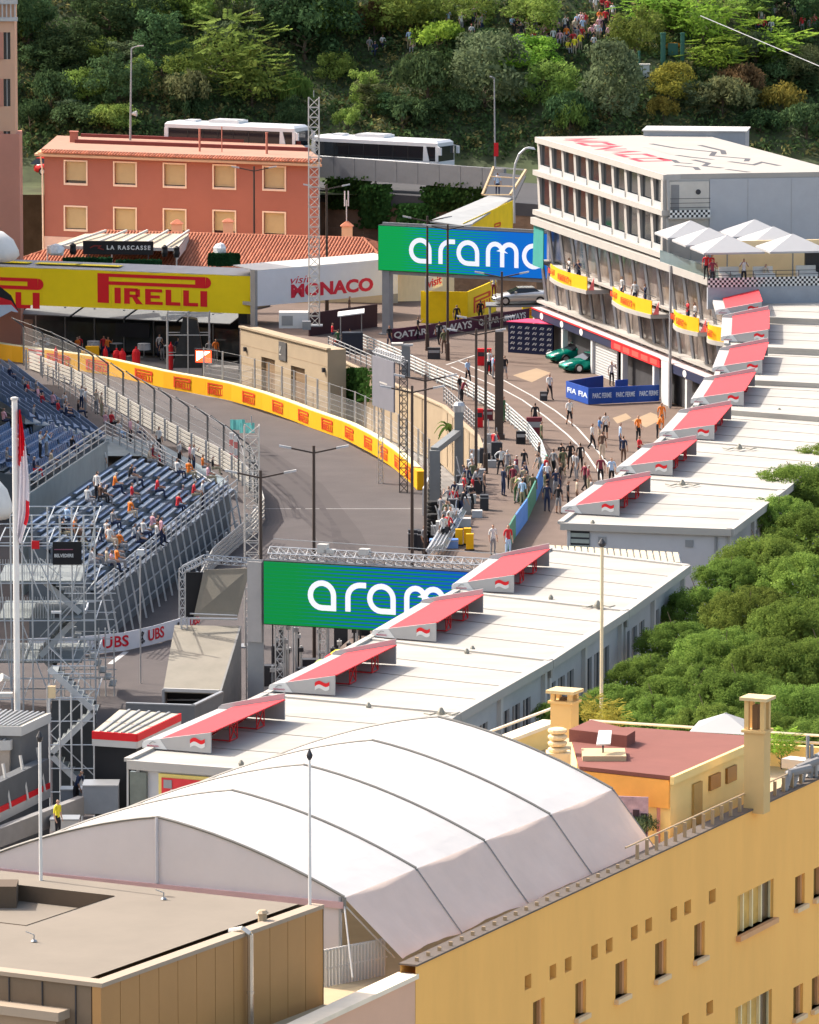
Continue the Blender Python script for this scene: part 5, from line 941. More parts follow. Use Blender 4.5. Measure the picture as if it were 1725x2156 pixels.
b = B(); b.box(1.6, 11, 5.6, 5.8, 13, 15.4, TB); tag(b.build("terrace_rear_wall", CREAM), "cream rear wall behind the terrace sofas", "wall")
for (x, y, tp, bt, ps) in ((.5, .8, 'maroon', 'black', 'talk'), (2.6, .9, 'white', 'black', 'photo'), (1.1, 3.5, 'red', 'navy', 'stand'), (4.2, 1.6, 'beige', 'navy', 'sit'), (1.0, 4.6, 'red', 'black', 'stand')): p = TB(x, y, 13.02); person(p, random.uniform(-60, 60), ps, tp, bt, "below the terrace parasols", "guests on the pit building terrace")
p = ST(LF_.hit(1303, 580, -1.0)[0], -.75, 9.47); person(p, -60, 'stand', 'white', 'navy', "on the balcony above a yellow banner", "people on the balconies")
# green cars and blue enclosure in front of the garages
GC = M("car_green", (.0, .22, .16), .2, .03, metal=.5)
for u, v, lab in ((1188, 763, "dark green sports car further back at the garage mouth"), (1216, 783, "dark green sports car nearer, beside the blue barrier")): p = P(u, v, ZP); car(lab, (p.x + .9, p.y + .6, ZP), R(-62), GC, L=4.5, H=1.28, cabin=(-.1, 1.2), group="green cars by the pit garages")
BB = M("barrier_blue", srgb(30, 74, 160), .5)
t = thing("blue_barrier_pen", "pen of blue printed barriers in front of the white garage shutter", "barrier", P(1290, 840, ZP))
for i, (a, c) in enumerate((((1193, 838), (1240, 853)), ((1240, 853), (1388, 846)), ((1193, 838), (1270, 826)), ((1296, 836), (1322, 834)))):
    f = Fr(P(*a, ZP), P(*c, ZP)); n = 3 if i == 1 else 2
    for k in range(n): b = B(); b.box(f.len * k / n + .01, f.len * (k + 1) / n - .01, -.04, .04, ZP + .05, ZP + 1.15, f); o = b.build("panel", BB, t); text_part("PARC FERME" if i == 1 else "FIA", M("print_pale", (.6, .68, .8), .6), o, f.mat(0, -.04, 0), f.len / n * .8, .34, f.len * k / n + f.len / n * .15, ZP + .45) if i < 2 else None
# ================================================================== double-arm lamps
def lamp(u, v, z0, label, zt=13.2):
    p = P(u, v, zt); t = thing("double_arm_lamp", label, "lamp", (p.x, p.y, z0), "double-arm street lamps")
    b = B(); b.lathe((p.x, p.y, z0), [(.16, 0), (.14, 1.2), (.1, 1.3), (.075, zt - z0)], 8); b.build("pole", BROWN, t)
    for s in (-1, 1):
        e = Vector((p.x + s * 1.15, p.y, zt - .12 - .06 * 0)); b = B(); b.bar((p.x, p.y, zt - .38), e + Vector((0, 0, -.02)), .09, .08); b.build("arm", BROWN, t)
        b = B(); q = e + Vector((s * .62, 0, .1)); n = Vector((0, .13, 0)); b.hexa([e - n * .5 - Vector((0, 0, .06)), q - n - Vector((0, 0, .03)), q + n - Vector((0, 0, .03)), e + n * .5 - Vector((0, 0, .06)), e - n * .5 + Vector((0, 0, .05)), q - n * .7 + Vector((0, 0, .06)), q + n * .7 + Vector((0, 0, .06)), e + n * .5 + Vector((0, 0, .05))]); b.build("lamp_head", M("lamp_head_grey", (.42, .41, .4), .4), t)
    return t
for u, v, z0, lab in ((535, 350, 0, "double-arm lamp before the terracotta building's last windows"), (688, 388, ZP, "double-arm lamp beside the far lattice mast"), (900, 455, ZP, "double-arm lamp crossing the far screen's first letter"), (943, 472, ZP, "double-arm lamp crossing the far screen's second letter"), (896, 788, 0, "double-arm lamp by the hanging grey screen, its arms the higher"), (868, 812, 0, "double-arm lamp over the yellow barrier's end, its arms the lower"), (1003, 692, ZP, "double-arm lamp left of the thick brown column"), (1023, 665, ZP, "double-arm lamp just beside the thick brown column"), (1057, 572, ZP, "double-arm lamp in front of the purple banner"), (661, 938, 0, "double-arm lamp standing alone over the track"), (549, 990, 0, "tall double-arm lamp in front of the near lattice tower")): lamp(u, v, z0, lab)
p = P(1051, 924, ZP); t = thing("thick_column", "thick dark brown square column at the pit lane edge", "column", p); b = B(); b.box(p.x - .27, p.x + .27, p.y - .27, p.y + .27, ZP, 10.4); b.build("shaft", BROWN, t); b = B(); b.box(p.x - .36, p.x + .36, p.y - .36, p.y + .36, ZP, ZP + .3); b.build("base", BROWN, t)
# lattice masts
for u, vt, Y, zb, wd, lab in ((661, 205, 443, 5.1, .75, "tall slim lattice mast rising beside the terracotta building"), (530, 895, 330, 0, .78, "near lattice tower over the track left of the green screen")):
    q = PY(u, vt, Y); t = thing("lattice_mast", lab, "mast", (q.x, q.y, zb)); b = B(); lattice(b, (q.x, q.y, zb), q, wd, .62 if wd > .76 else .7, .045, .03); b.build("lattice", M("mast_metal", (.5, .48, .45), .45, .1, metal=.3), t); b = B(); b.box(q.x - .6, q.x + .6, q.y - .6, q.y + .6, zb, zb + .08); b.build("foot_plate", GREY, t); b = B(); b.tube(q, q + Vector((0, 0, .5)), .03); b.build("tip", GREY, t)
# ================================================================== track barriers and fences
def along(pts, z):
    q = [P(u, v, z) for u, v in pts]; d = [0]
    for a, c in zip(q, q[1:]): d.append(d[-1] + (c - a).length)
    def at(s):
        s = max(0, min(s, d[-1] - 1e-4))
        for i in range(len(q) - 1):
            if s <= d[i + 1]: return q[i].lerp(q[i + 1], (s - d[i]) / (d[i + 1] - d[i]))
    return at, d[-1]
OUT = [(-120, 738), (28, 762), (78, 768), (226, 790), (354, 819), (410, 829), (477, 842), (554, 864), (608, 883), (660, 903), (731, 928), (784, 956), (830, 987), (862, 1015), (884, 1038)]
at, LT = along(OUT, 0); HB = 1.22
t = thing("tyre_barrier", "yellow padded barrier with repeated orange word marks curving round the track", "barrier", at(0)); step = 1.9; n = int(LT / step); us = [proj(at(i * step))[0] for i in range(n)]
STR = M("stripe_red", srgb(210, 50, 50), .6)
for i in range(n):
    a, c = at(i * step), at((i + 1) * step); f = Fr(a, c); u = us[i]; b = B(); b.box(.006, f.len - .006, 0, .5, .02, HB, f)
    o = b.build("block", WHITE if 26 < u < 76 else YEL, t)
    if 26 < u < 76:
        for k in range(4): b = B(); b.box(.006, f.len - .006, -.01, 0, .1 + k * .3, .24 + k * .3, f); b.build("red_stripe", STR, o)
for uc in (124, 207, 304, 385, 456, 525, 585, 639, 690, 737, 776, 810, 837, 860):
    s = min(range(int(LT * 10)), key=lambda k: abs(proj(at(k / 10) + Vector((0, 0, .6)))[0] - uc)) / 10; wd = 2.9 if uc < 330 else 2.3; a, c = at(s - wd / 2), at(s + wd / 2); f = Fr(a, c)
    sag = max((f.inv(at(s - wd / 2 + wd * j_ / 6))[1] for j_ in range(7)), key=lambda y: -y); logo(ORG, t, f.mat(0, min(0, sag) - .02, .22), f.len, 0, 0, .8 / (f.len * .225))
b = B(); q = [at(i * step) for i in range(n)]
for a, c in zip(q, q[1:]): f = Fr(a, c); b.box(0, f.len, .02, .48, HB, HB + .05, f)
b.build("cap_strip", M("cap_pale", (.66, .62, .4), .6), t)
MESHW = M_clear("fence_mesh", (.42, .43, .44), .16)
def catch_fence(label, pts, z, h, offset, step, lean, tilt_mat=GALV, mesh=True, wires=7, posth=None):
    at, LT = along(pts, z); t = thing("catch_fence", label, "fence", at(0)); n = int(LT / step); top = []
    for i in range(n + 1):
        a = at(i * step); e = at(min(LT, i * step + .4)) - at(max(0, i * step - .4)); nrm = Vector((-e.y, e.x, 0)).normalized(); p = a + nrm * offset
        b = B(); b.bar(p, p + Vector((0, 0, h)), .09, .12); b.bar(p + Vector((0, 0, h)), p + Vector((0, 0, h + .7)) + nrm * lean, .08, .1); b.build("post", tilt_mat, t); top.append((p, nrm))
    for k in range(wires):
        zz = h * (k + 1) / wires; b = B(); b.path([p + Vector((0, 0, zz)) for p, _ in top], .012, 4); b.build("cable", GALV, t)
    b = B(); b.path([p + Vector((0, 0, h + .65)) + n_ * lean * .95 for p, n_ in top], .014, 4); b.build("cable", GALV, t)
    if mesh:
        b = B()
        for (p, n0), (q, n1) in zip(top, top[1:]): b.quad(p, q, q + Vector((0, 0, h)), p + Vector((0, 0, h)))
        b.build("netting", MESHW, t)
    return t
catch_fence("steel catch fence behind the yellow barrier on the outside of the curve", OUT[5:], 0, 2.6, .8, 2.6, .0)
INN = [(60, 778), (155, 815), (226, 855), (318, 908), (389, 948), (456, 982), (509, 1016), (545, 1050), (556, 1095), (520, 1140), (450, 1200), (410, 1280)]
at, LT = along(INN, 0); t = thing("guard_rail", "pale multi-beam guard rail between the grandstand and the track", "barrier", at(0)); q = [at(LT * i / 60) for i in range(61)]
for k in range(5):
    b = B()
    for a, c in zip(q, q[1:]): b.bar(a + Vector((0, 0, .22 + k * .26)), c + Vector((0, 0, .22 + k * .26)), .07, .17)
    b.build("beam", M("rail_pale", (.45, .43, .39), .5, .12, 2), t)
pm = B(); pm.box(-.07, .07, -.07, .07, 0, 1.5); me = pm.mesh("post", [GALV])
for i in range(0, 61, 2): put(me, "post", t, mw=Matrix.Translation(q[i] + Vector((-.15, -.1, 0))))
catch_fence("tall leaning catch fence on top of the grandstand guard rail", [(u, v - 8) for u, v in INN[:9]], 0, 3.0, -.35, 5.2, -.9, M("fence_post_dark", (.1, .105, .11), .5, metal=.3), mesh=True, wires=6)
# UBS banner
t = thing("bank_banner", "white curved banner with three big red letters repeated along the track's inside", "banner", P(300, 1362, 0)); UB = [(60, 1383), (140, 1381), (205, 1376), (262, 1370), (320, 1357), (376, 1341), (410, 1325)]; q = [P(u, v, .05) for u, v in UB]; BW = M("banner_cloth", (.66, .67, .7), .8, .05, 2); URED = M("letter_deep_red", srgb(200, 22, 44), .6)
for a, c in zip(q, q[1:]): f = Fr(a, c); b = B(); b.box(.004, f.len - .004, -.02, .02, .05, 1.05, f); b.build("cloth_length", BW, t)
keyb = B()
for a in (-38, 0, 38): s_, c_ = math.sin(R(a)), math.cos(R(a)); stroke(keyb, [(-s_ * .3, .5 - c_ * .38), (s_ * .3, .5 + c_ * .38)], .05); stroke(keyb, [(s_ * .22 - c_ * .06, .5 + c_ * .3 + s_ * .06), (s_ * .22 + c_ * .06, .5 + c_ * .3 - s_ * .06)], .07); stroke(keyb, [(-s_ * .3 + .07 * math.cos(R(k * 60)), .14 + (1 - c_) * .3 + .07 * math.sin(R(k * 60))) for k in range(6)], .035, True)
KEYM = keyb.mesh("key_emblem", [DARK])
for u0, u1, ku in ((216, 271, 203), (312, 345, 299), (400, 420, 375)):
    p0, p1 = P(u0, 1372 if u0 < 300 else 1352, .05), P(u1, 1366 if u0 < 300 else 1345, .05); best = min(zip(q, q[1:]), key=lambda e: abs((proj(e[0])[0] + proj(e[1])[0]) / 2 - (u0 + u1) / 2)); f = Fr(*best); xa, z = f.hit(u0, 1360); xb, z = f.hit(u1, 1360); text_part("UBS", URED, t, f.mat(0, -.02, 0), xb - xa, .62, xa, .28, bold=.02); best = min(zip(q, q[1:]), key=lambda e: abs((proj(e[0])[0] + proj(e[1])[0]) / 2 - ku)); f = Fr(*best); xk, z = f.hit(ku, 1360); put(KEYM, "key_emblem", t, mw=f.mat(xk, -.03, .16) @ Matrix.Scale(.85, 4))
t = thing("shade_casting_block", "tall pale apartment block added unseen left of the picture to shade the grandstands", "building", (-55, 400, 0)); q = [Vector(p) for p in ((-52, 466, 0), (-42, 428, 0), (-38, 407, 0), (-40, 378, 0), (-43, 347, 0), (-75, 347, 0), (-80, 466, 0))]  # unseen blocks added left of frame, outlines shaped to shade stands and cabins
b = B(); b.prism([Vector(p) for p in ((-43, 326, 0), (-75, 326, 0), (-75, 292, 0), (-43, 292, 0))], (0, 0, 29)); b.build("wall", M("block_cream", srgb(214, 196, 170), .85), t)
b = B(); b.prism(q[::-1], (0, 0, 29)); b.build("wall", M("block_cream", srgb(214, 196, 170), .85), t)
for a, c in zip(q[:5], q[1:5]):
    f = Fr(c, a)
    for k in range(int(f.len / 4)):
        for z in range(2, 27, 4): b = B(); b.box(k * 4 + 1, k * 4 + 2.4, -.06, .02, z, z + 1.9, f); b.build("window", GLASS, t)
# ================================================================== grandstands
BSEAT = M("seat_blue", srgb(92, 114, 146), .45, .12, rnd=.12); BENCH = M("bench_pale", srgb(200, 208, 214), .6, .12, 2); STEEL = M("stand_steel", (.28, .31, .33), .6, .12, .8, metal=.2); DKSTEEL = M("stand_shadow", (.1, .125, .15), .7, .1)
sm = B(); sm.box(-.21, .21, -.2, .2, .36, .41); sm.hexa([(-.21, .17, .41), (.21, .17, .41), (.21, .22, .41), (-.21, .22, .41), (-.2, .25, .8), (.2, .25, .8), (.2, .29, .8), (-.2, .29, .8)]); sm.box(-.03, .03, -.05, .05, 0, .36); SEATM = sm.mesh("seat", [BSEAT])
def stand(name, label, fa, fb, fz, ba, bb, bz, n, kind, pitch=.55):
    A0, A1, B0, B1 = P(*fa, fz), P(*fb, fz), P(*ba, bz), P(*bb, bz); t = thing(name, label, "grandstand", (A0 + A1) / 2); spots = []
    for i in range(n):
        f = i / (n - 1); a, c = A0.lerp(B0, f), A1.lerp(B1, f); fwd = ((A0 + A1) / 2 - (B0 + B1) / 2); fwd.z = 0; d = (c - a).normalized(); nr = Vector((-d.y, d.x, 0)); nr = nr if nr.dot(fwd) > 0 else -nr   # nr points to the front
        gap = abs(fwd.dot(nr)) / (n - 1); rise = (bz - fz) / (n - 1); b = B(); w_ = min(gap * .98, 3)
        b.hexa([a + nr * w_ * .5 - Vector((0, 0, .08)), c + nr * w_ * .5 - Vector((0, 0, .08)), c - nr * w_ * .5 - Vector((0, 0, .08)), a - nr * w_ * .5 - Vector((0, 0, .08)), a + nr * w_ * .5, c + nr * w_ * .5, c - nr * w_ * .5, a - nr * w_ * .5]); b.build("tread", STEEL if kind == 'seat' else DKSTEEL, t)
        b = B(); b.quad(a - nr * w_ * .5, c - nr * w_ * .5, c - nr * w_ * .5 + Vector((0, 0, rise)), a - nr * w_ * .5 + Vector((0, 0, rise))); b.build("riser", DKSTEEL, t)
        L_ = (c - a).length; rot = math.atan2(-nr.x, nr.y) + math.pi
        if kind == 'seat':
            m = int(L_ / pitch)
            for k in range(m):
                if k % 17 in (8,): continue
                spots.append(Matrix.Translation(a.lerp(c, (k + .5) / m)) @ Matrix.Rotation(rot, 4, 'Z'))
        else:
            m = max(1, int(L_ / 5.2))
            for k in range(m):
                s0, s1 = a.lerp(c, k / m + .01), a.lerp(c, (k + 1) / m - .035)
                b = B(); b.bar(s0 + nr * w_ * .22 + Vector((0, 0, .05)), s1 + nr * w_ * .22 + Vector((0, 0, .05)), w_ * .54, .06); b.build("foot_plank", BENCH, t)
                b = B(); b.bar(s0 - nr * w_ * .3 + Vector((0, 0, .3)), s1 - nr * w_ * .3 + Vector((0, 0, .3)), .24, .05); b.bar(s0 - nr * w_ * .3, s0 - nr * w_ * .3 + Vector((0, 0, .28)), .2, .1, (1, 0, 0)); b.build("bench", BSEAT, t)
    if spots:
        spots.sort(key=lambda m: m.translation.y); inv = [s for s in spots if -30 < proj(s.translation)[0] < 1760]
        for s in inv[:300]: put(SEATM, "seat", t, mw=s)
        b = B(); vs = [v.co.copy() for v in SEATM.vertices]; fs = [tuple(p.vertices) for p in SEATM.polygons]
        for s in inv[300:]: b.add([s @ v for v in vs], fs)
        if b.v: b.build("seat_block", BSEAT, t, kind="stuff")
    if kind == 'bench':
        for k in range(22):
            p = A0.lerp(A1, k / 21) + Vector((.25, -.1, 0)); b = B(); b.bar(Vector((p.x + .5, p.y - .2, 0)), p, .1, .1, (1, 0, 0)); b.build("raking_prop", GALV, t)
        for z in (.8, 1.7): b = B(); b.bar(Vector((A0.x + .4, A0.y - .1, z)), Vector((A1.x + .4, A1.y - .1, z)), .06, .06); b.build("cross_rail", STEEL, t)
    # skirt walls of the structure
    b = B(); lo = Vector((0, 0, 1)); g = lambda p: Vector((p.x, p.y, 0))
    for e0, e1 in ((A0, A1), (B0, B1), (A0, B0), (A1, B1)): b.quad(g(e0), g(e1), e1 - Vector((0, 0, .1)), e0 - Vector((0, 0, .1)))
    b.build("skirt", M("stand_skirt", (.11, .13, .145), .8, .2, .8), t)
    return t
stand("grandstand", "upper blue-seated grandstand facing the far part of the curve", (25, 778), (215, 925), 1.2, (-110, 775), (70, 890), 4.4, 9, 'seat')
stand("grandstand", "blue-seated grandstand wing behind the flag, rows running to the upper right", (180, 935), (66, 1010), 2.6, (66, 893), (-70, 968), 3.7, 7, 'seat')
stand("grandstand", "lower grandstand of pale planks and benches behind the scaffold tower", (486, 1030), (208, 1258), 2.7, (282, 968), (60, 1120), 6.2, 9, 'bench')
railing([(480, 1042), (350, 1150), (205, 1272)], 2.7, 1.15, 4, "sloping steel railing along the lower grandstand's front", GALV, 1.6); railing([(500, 1048), (440, 1098), (372, 1158), (300, 1218), (240, 1275)], 1.2, 1.15, 3, "outer steel railing in front of the lower grandstand", GALV, 2.2)
t = thing("stand_side_wall", "plain grey side wall with railing between the blue and plank grandstands", "wall", P(130, 1000, 4)); a, c = P(45, 1048, 5.6), P(222, 928, 4.2); b = B(); b.prism([a, c, Vector((c.x, c.y, 0)), Vector((a.x, a.y, 0))], (.15, .05, 0)); b.build("wall_sheet", M("side_sheet", (.26, .29, .29), .8, .12, .6), t)
for k in range(3): b = B(); b.bar(a + Vector((0, 0, .35 + .33 * k)), c + Vector((0, 0, .35 + .33 * k)), .05, .05); b.build("rail", GALV, t)
for k in range(12): p = a.lerp(c, k / 11); b = B(); b.bar(p, p + Vector((0, 0, 1.05)), .06, .06); b.build("post", GALV, t)
railing([(90, 795), (160, 842), (230, 890), (300, 935), (352, 985)], 1.0, 1.1, 4, "steel railing in front of the upper blue seats", GALV, 2.0); railing([(222, 922), (300, 962), (380, 1005), (452, 1055)], 1.0, 1.1, 4, "steel railing across the walkway between the grandstands", GALV, 2.0)
b = B(); b.poly([P(u, v, .9) for u, v in ((205, 915), (330, 930), (470, 1005), (490, 1030), (300, 960), (225, 960))]); tag(b.build("stand_walkway", M("walkway_plate", (.2, .24, .25), .7, .2, .8)), "grey plate walkway floor between the grandstands", "walkway")
# ================================================================== scaffold stair tower with sign
SC = M("scaffold_tube", (.5, .52, .53), .4, .12, 2, metal=.3); t = thing("scaffold_tower", "tall scaffold stair tower with crossing poles at the picture's left", "scaffold", PY(100, 1500, 306))
cols = [-6, 22, 46, 67, 100, 126, 151, 176, 199]; Y0 = 306
for i, u in enumerate(cols):
    for Y in (Y0, Y0 + 3.2, Y0 + 6.4):
        top = PY(u, 1068 if i % 2 == 0 else 1085, Y); 
        if Y > Y0 + 4 and i % 2: continue
        b = B(); b.tube((top.x, top.y, 0), (top.x, top.y, top.z - (0 if Y == Y0 else .5)), .045, 6); b.build("standard", SC, t)
xl, xr = PY(cols[0], 1100, Y0).x, PY(cols[-1], 1100, Y0).x
for z in (1.2, 3.2, 5.2, 7.1, 9.0, 10.1):
    b = B(); b.tube((xl, Y0, z - .95), (xr, Y0, z - .95), .025, 5); b.build("guard_tube", SC, t)
    for Y in (Y0, Y0 + 3.2, Y0 + 6.4): b = B(); b.tube((xl, Y, z), (xr, Y, z), .035, 5); b.build("ledger", SC, t)
    for u in cols[::2]: x = PY(u, 1100, Y0).x; b = B(); b.tube((x, Y0, z), (x, Y0 + 6.4, z), .035, 5); b.build("transom", SC, t)
for (ua, za, ub, zb, Y) in ((22, 10, 100, 5.6, Y0), (67, 9, 126, 6, Y0), (100, 1, 199, 4.2, Y0), (100, 4.4, 199, 7.2, Y0), (46, 5, 100, 1.5, Y0), (176, 9.8, 151, 6.5, Y0), (199, 10, 176, 6.8, Y0), (-6, 9, 22, 1.5, Y0)): b = B(); b.tube((PY(ua, 1100, Y0).x, Y - .06, za), (PY(ub, 1100, Y0).x, Y - .06, zb), .035, 5); b.build("brace", SC, t)
PLT = M("stair_plate", (.2, .22, .22), .7, .15, 1)
for k, (ua, za, ub, zb) in enumerate(((170, 1.0, 90, 3.0), (80, 3.2, 160, 5.2), (165, 5.4, 80, 7.2))):
    xa, xb = PY(ua, 1100, Y0).x, PY(ub, 1100, Y0).x
    for s in range(10): f = s / 10; b = B(); b.box(min(xa, xb) if False else xa + (xb - xa) * f - .16, xa + (xb - xa) * f + .16, Y0 + 1.2 + (k % 2) * 1.6, Y0 + 2.6 + (k % 2) * 1.6, za + (zb - za) * f, za + (zb - za) * f + .05); b.build("stair_tread", PLT, t)
    b = B(); b.bar((xa, Y0 + 1.2, za), (xb, Y0 + 1.2, zb), .06, .28); b.build("stringer", SC, t); b = B(); b.bar((xa, Y0 + 1.2, za + 1), (xb, Y0 + 1.2, zb + 1), .05, .05); b.build("hand_rail", SC, t)
for z in (3.1, 5.3, 7.2):
    b = B(); b.box(xl, PY(170, 1100, Y0).x, Y0 + .2, Y0 + 6, z - .08, z); b.build("platform", PLT, t)
    for k in range(22): x = xl + (PY(112, 1100, Y0).x - xl) * k / 21; b = B(); b.tube((x, Y0 + .1, z), (x, Y0 + .1, z + 1.1), .018, 4); b.build("baluster", SC, t)
t2 = thing("sponsor_sign", "black sign with white capitals on the scaffold tower", "sign", PY(142, 1190, Y0)); f = Fr(PY(111, 1150, Y0 - .2), PY(172, 1152, Y0 - .2)); x, z0 = f.hit(111, 1189); x, z1 = f.hit(111, 1141); b = B(); b.box(0, f.len, 0, .08, z0, z1, f); b.build("board", BLACK, t2); text_part("BELVEDERE", WHITE, t2, f.mat(), f.len * .66, .17, f.len * .06, z0 + .38, bold=.02); b = B(); b.box(f.len * .06, f.len * .7, -.012, 0, z0 + .75, z0 + .79, f); b.build("small_print", M("sign_mauve", srgb(150, 90, 110), .6), t2)
f = Fr(PY(67, 1145, Y0 - .2), PY(83, 1145, Y0 - .2)); x, z0 = f.hit(67, 1156); x, z1 = f.hit(67, 1139); b = B(); b.box(0, f.len, 0, .06, z0, z1, f); tag(b.build("red_placard", RED), "small red square placard on the scaffold tower", "sign")
# second stair scaffold lower right of the tower
t = thing("scaffold_stair", "low scaffold stair with caged landing beside the banner", "scaffold", PY(190, 1480, 314)); Y0 = 314
for u, vt in ((112, 1335), (135, 1335), (165, 1340), (190, 1345), (208, 1322), (222, 1322), (240, 1325)):
    for dy in (0, 2.4): q_ = PY(u, vt, Y0 + dy); b = B(); b.tube((q_.x, Y0 + dy, 0), (q_.x, Y0 + dy, q_.z), .04, 5); b.build("standard", SC, t)
for z in (1, 2.0, 3.0, 4.0, 5.0):
    for dy in (0, 2.4): b = B(); b.tube((PY(112, 1300, Y0).x, Y0 + dy, z), (PY(240, 1300, Y0).x, Y0 + dy, z), .03, 5); b.build("ledger", SC, t)
xa, xb = PY(110, 1300, Y0).x, PY(182, 1300, Y0).x; b = B(); b.box(xa, xb, Y0 - .1, Y0 + 2.5, 4.3, 4.5); b.build("landing", M("landing_white", (.5, .54, .58), .6), t)
for k in range(24): x = xa + (xb - xa) * k / 23; b = B(); b.tube((x, Y0 - .05, 4.5), (x, Y0 - .05, 5.7), .02, 4); b.build("baluster", SC, t)
b = B(); b.tube((xa, Y0 - .05, 5.7), (xb, Y0 - .05, 5.7), .03, 4); b.build("hand_rail", SC, t)
for s in range(12): f = s / 12; b = B(); x = xa + (PY(238, 1300, Y0).x - xa) * f; b.box(x, x + .35, Y0 + .3, Y0 + 2.2, 4.3 - 4.2 * f, 4.36 - 4.2 * f); b.build("stair_tread", PLT, t)
t = thing("scaffold_stair", "dark scaffold stair tower between the striped cabins, lower left", "scaffold", PY(150, 1700, 279)); Y0 = 279
for u, vt in ((104, 1440), (126, 1470), (150, 1460), (172, 1480), (198, 1485)):
    for dy in (0, 2.2): q_ = PY(u, vt, Y0 + dy); b = B(); b.tube((q_.x, Y0 + dy, 0), (q_.x, Y0 + dy, q_.z), .045, 5); b.build("standard", SC, t)
xa, xb = PY(104, 1500, Y0).x, PY(198, 1500, Y0).x
for z in (1.5, 2.6, 3.7, 4.8, 5.9, 7.0):
    for dy in (0, 2.2): b = B(); b.tube((xa, Y0 + dy, z), (xb, Y0 + dy, z), .03, 5); b.build("ledger", SC, t)
for k in range(3):
    z0_, z1_ = 1.2 + k * 2.0, 3.2 + k * 2.0; x0_, x1_ = (xa, xb) if k % 2 else (xb, xa)
    for s in range(9): f = s / 9; x = x0_ + (x1_ - x0_) * f; b = B(); b.box(x - .15, x + .15, Y0 + .3, Y0 + 1.9, z0_ + (z1_ - z0_) * f, z0_ + (z1_ - z0_) * f + .05); b.build("stair_tread", PLT, t)
    b = B(); b.bar((x0_, Y0 + .25, z0_), (x1_, Y0 + .25, z1_), .06, .26); b.build("stringer", SC, t); b = B(); b.bar((x0_, Y0 + .25, z0_ + 1), (x1_, Y0 + .25, z1_ + 1), .04, .04); b.build("hand_rail", SC, t)
b = B(); b.box(xa, xb, Y0 + 2.1, Y0 + 2.2, .5, 5.4); b.build("back_sheet", M("scaffold_sheet", (.05, .055, .06), .8, .2), t)
# ================================================================== near video screen, truss and covered stair
NS = Fr(PY(556, 1313, 300), PY(1009, 1331, 296)); NS.len *= 1.2; x, z0 = NS.hit(556, 1313); x, z1 = NS.hit(556, 1182); X = lambda u, v=1255: NS.hit(u, v)[0]; lh = (z1 - z0) * .395; lw = lh * .22
video_screen("near green and blue video screen with white letters, partly behind the red roof wedges", NS, z0, z1, M_screen("screen_near", NS.len, z1 - z0, srgb(0, 138, 58), srgb(0, 84, 190), .12, .9, .40), [('a', X(654)), ('r', X(733)), ('a', X(779)), ('m', X(857)), ('c', X(962)), ('o', X(1040))], lh, (z1 - z0) * .31, lw)
t = thing("screen_truss", "silver box truss running along the near screen's top", "truss", NS(0, 1, z1)); b = B(); lattice(b, NS(-.2, 1.3, z1 + .25), NS(NS.len, 1.3, z1 + .25), .42, .5, .035, .022); b.build("lattice", GALV, t); b = B(); b.tube(NS(0, 1.3, z1 + .95), NS(NS.len, 1.3, z1 + .8), .02, 4); b.build("safety_line", GALV, t)
for x in (.3, 2.6, NS.len - .5):
    b = B(); lattice(b, NS(x, 1.3, 0), NS(x, 1.3, z1), .4, .5, .035, .022); b.build("leg", GALV, t)
for u, h_ in ((660, .7), (675, .3), (748, .5)): x = X(u); b = B(); b.box(x - .25, x + .25, 1.1, 1.5, z1 + .4, z1 + .4 + h_ * .6, NS); b.build("spot_unit", OFFW, t)
cl = [GALV, DARK, OFFW, GREY, BLACK]; rg = random.Random(31)
GEQ = "steel props under the near screen"
for k in range(30):
    u = rg.uniform(566, 770); q_ = PY(u, 1400, rg.uniform(301, 312)); h_ = rg.uniform(3.2, 5.6)
    if k % 5 == 0:
        tt = thing("equipment_rack", "dark equipment rack among steel props below the near screen", "rack", (q_.x, q_.y, 0), "equipment racks under the near screen"); b = B(); b.box(q_.x - .35, q_.x + .35, q_.y, q_.y + .6, 0, h_ * .85); b.build("case", rg.choice([DARK, BLACK]), tt); b = B(); b.box(q_.x - .3, q_.x + .3, q_.y - .03, q_.y, h_ * .5, h_ * .6); b.build("panel", GALV, tt)
    else:
        tt = thing("steel_prop", "upright steel prop below the near screen", "prop", (q_.x, q_.y, 0), GEQ); b = B(); b.tube((q_.x, q_.y, 0), (q_.x, q_.y, h_), rg.uniform(.03, .08), 6); b.build("shaft", rg.choice(cl), tt); b = B(); b.box(q_.x - .12, q_.x + .12, q_.y - .12, q_.y + .12, h_ - .3, h_ - .1); b.build("clamp", rg.choice(cl), tt)
b = B(); q_ = PY(545, 1450, 303); tt = thing("fabric_screen", "pale grey fabric panel beside the near screen's left edge", "panel", NS(-1, .4, 0)); b.box(-1.0, -.25, .3, .4, z0 - 1.0, z1 - .1, NS); b.build("cloth", M("fabric_grey", (.42, .4, .38), .9, .08), tt); b = B(); b.box(-1.05, -.2, .42, .5, 0, z1, NS); b.build("frame", GREY, tt)
t = thing("screen_rear_frame", "truss framed box with sagging grey fabric left of the near screen", "frame", PY(450, 1300, 306)); CANV = M("grey_canvas", srgb(134, 128, 116), .85, .12, .8, .15)
Y = 306; c0, c1, c2, c3 = PY(384, 1300, Y), PY(528, 1300, Y), PY(528, 1190, Y), PY(384, 1200, Y)
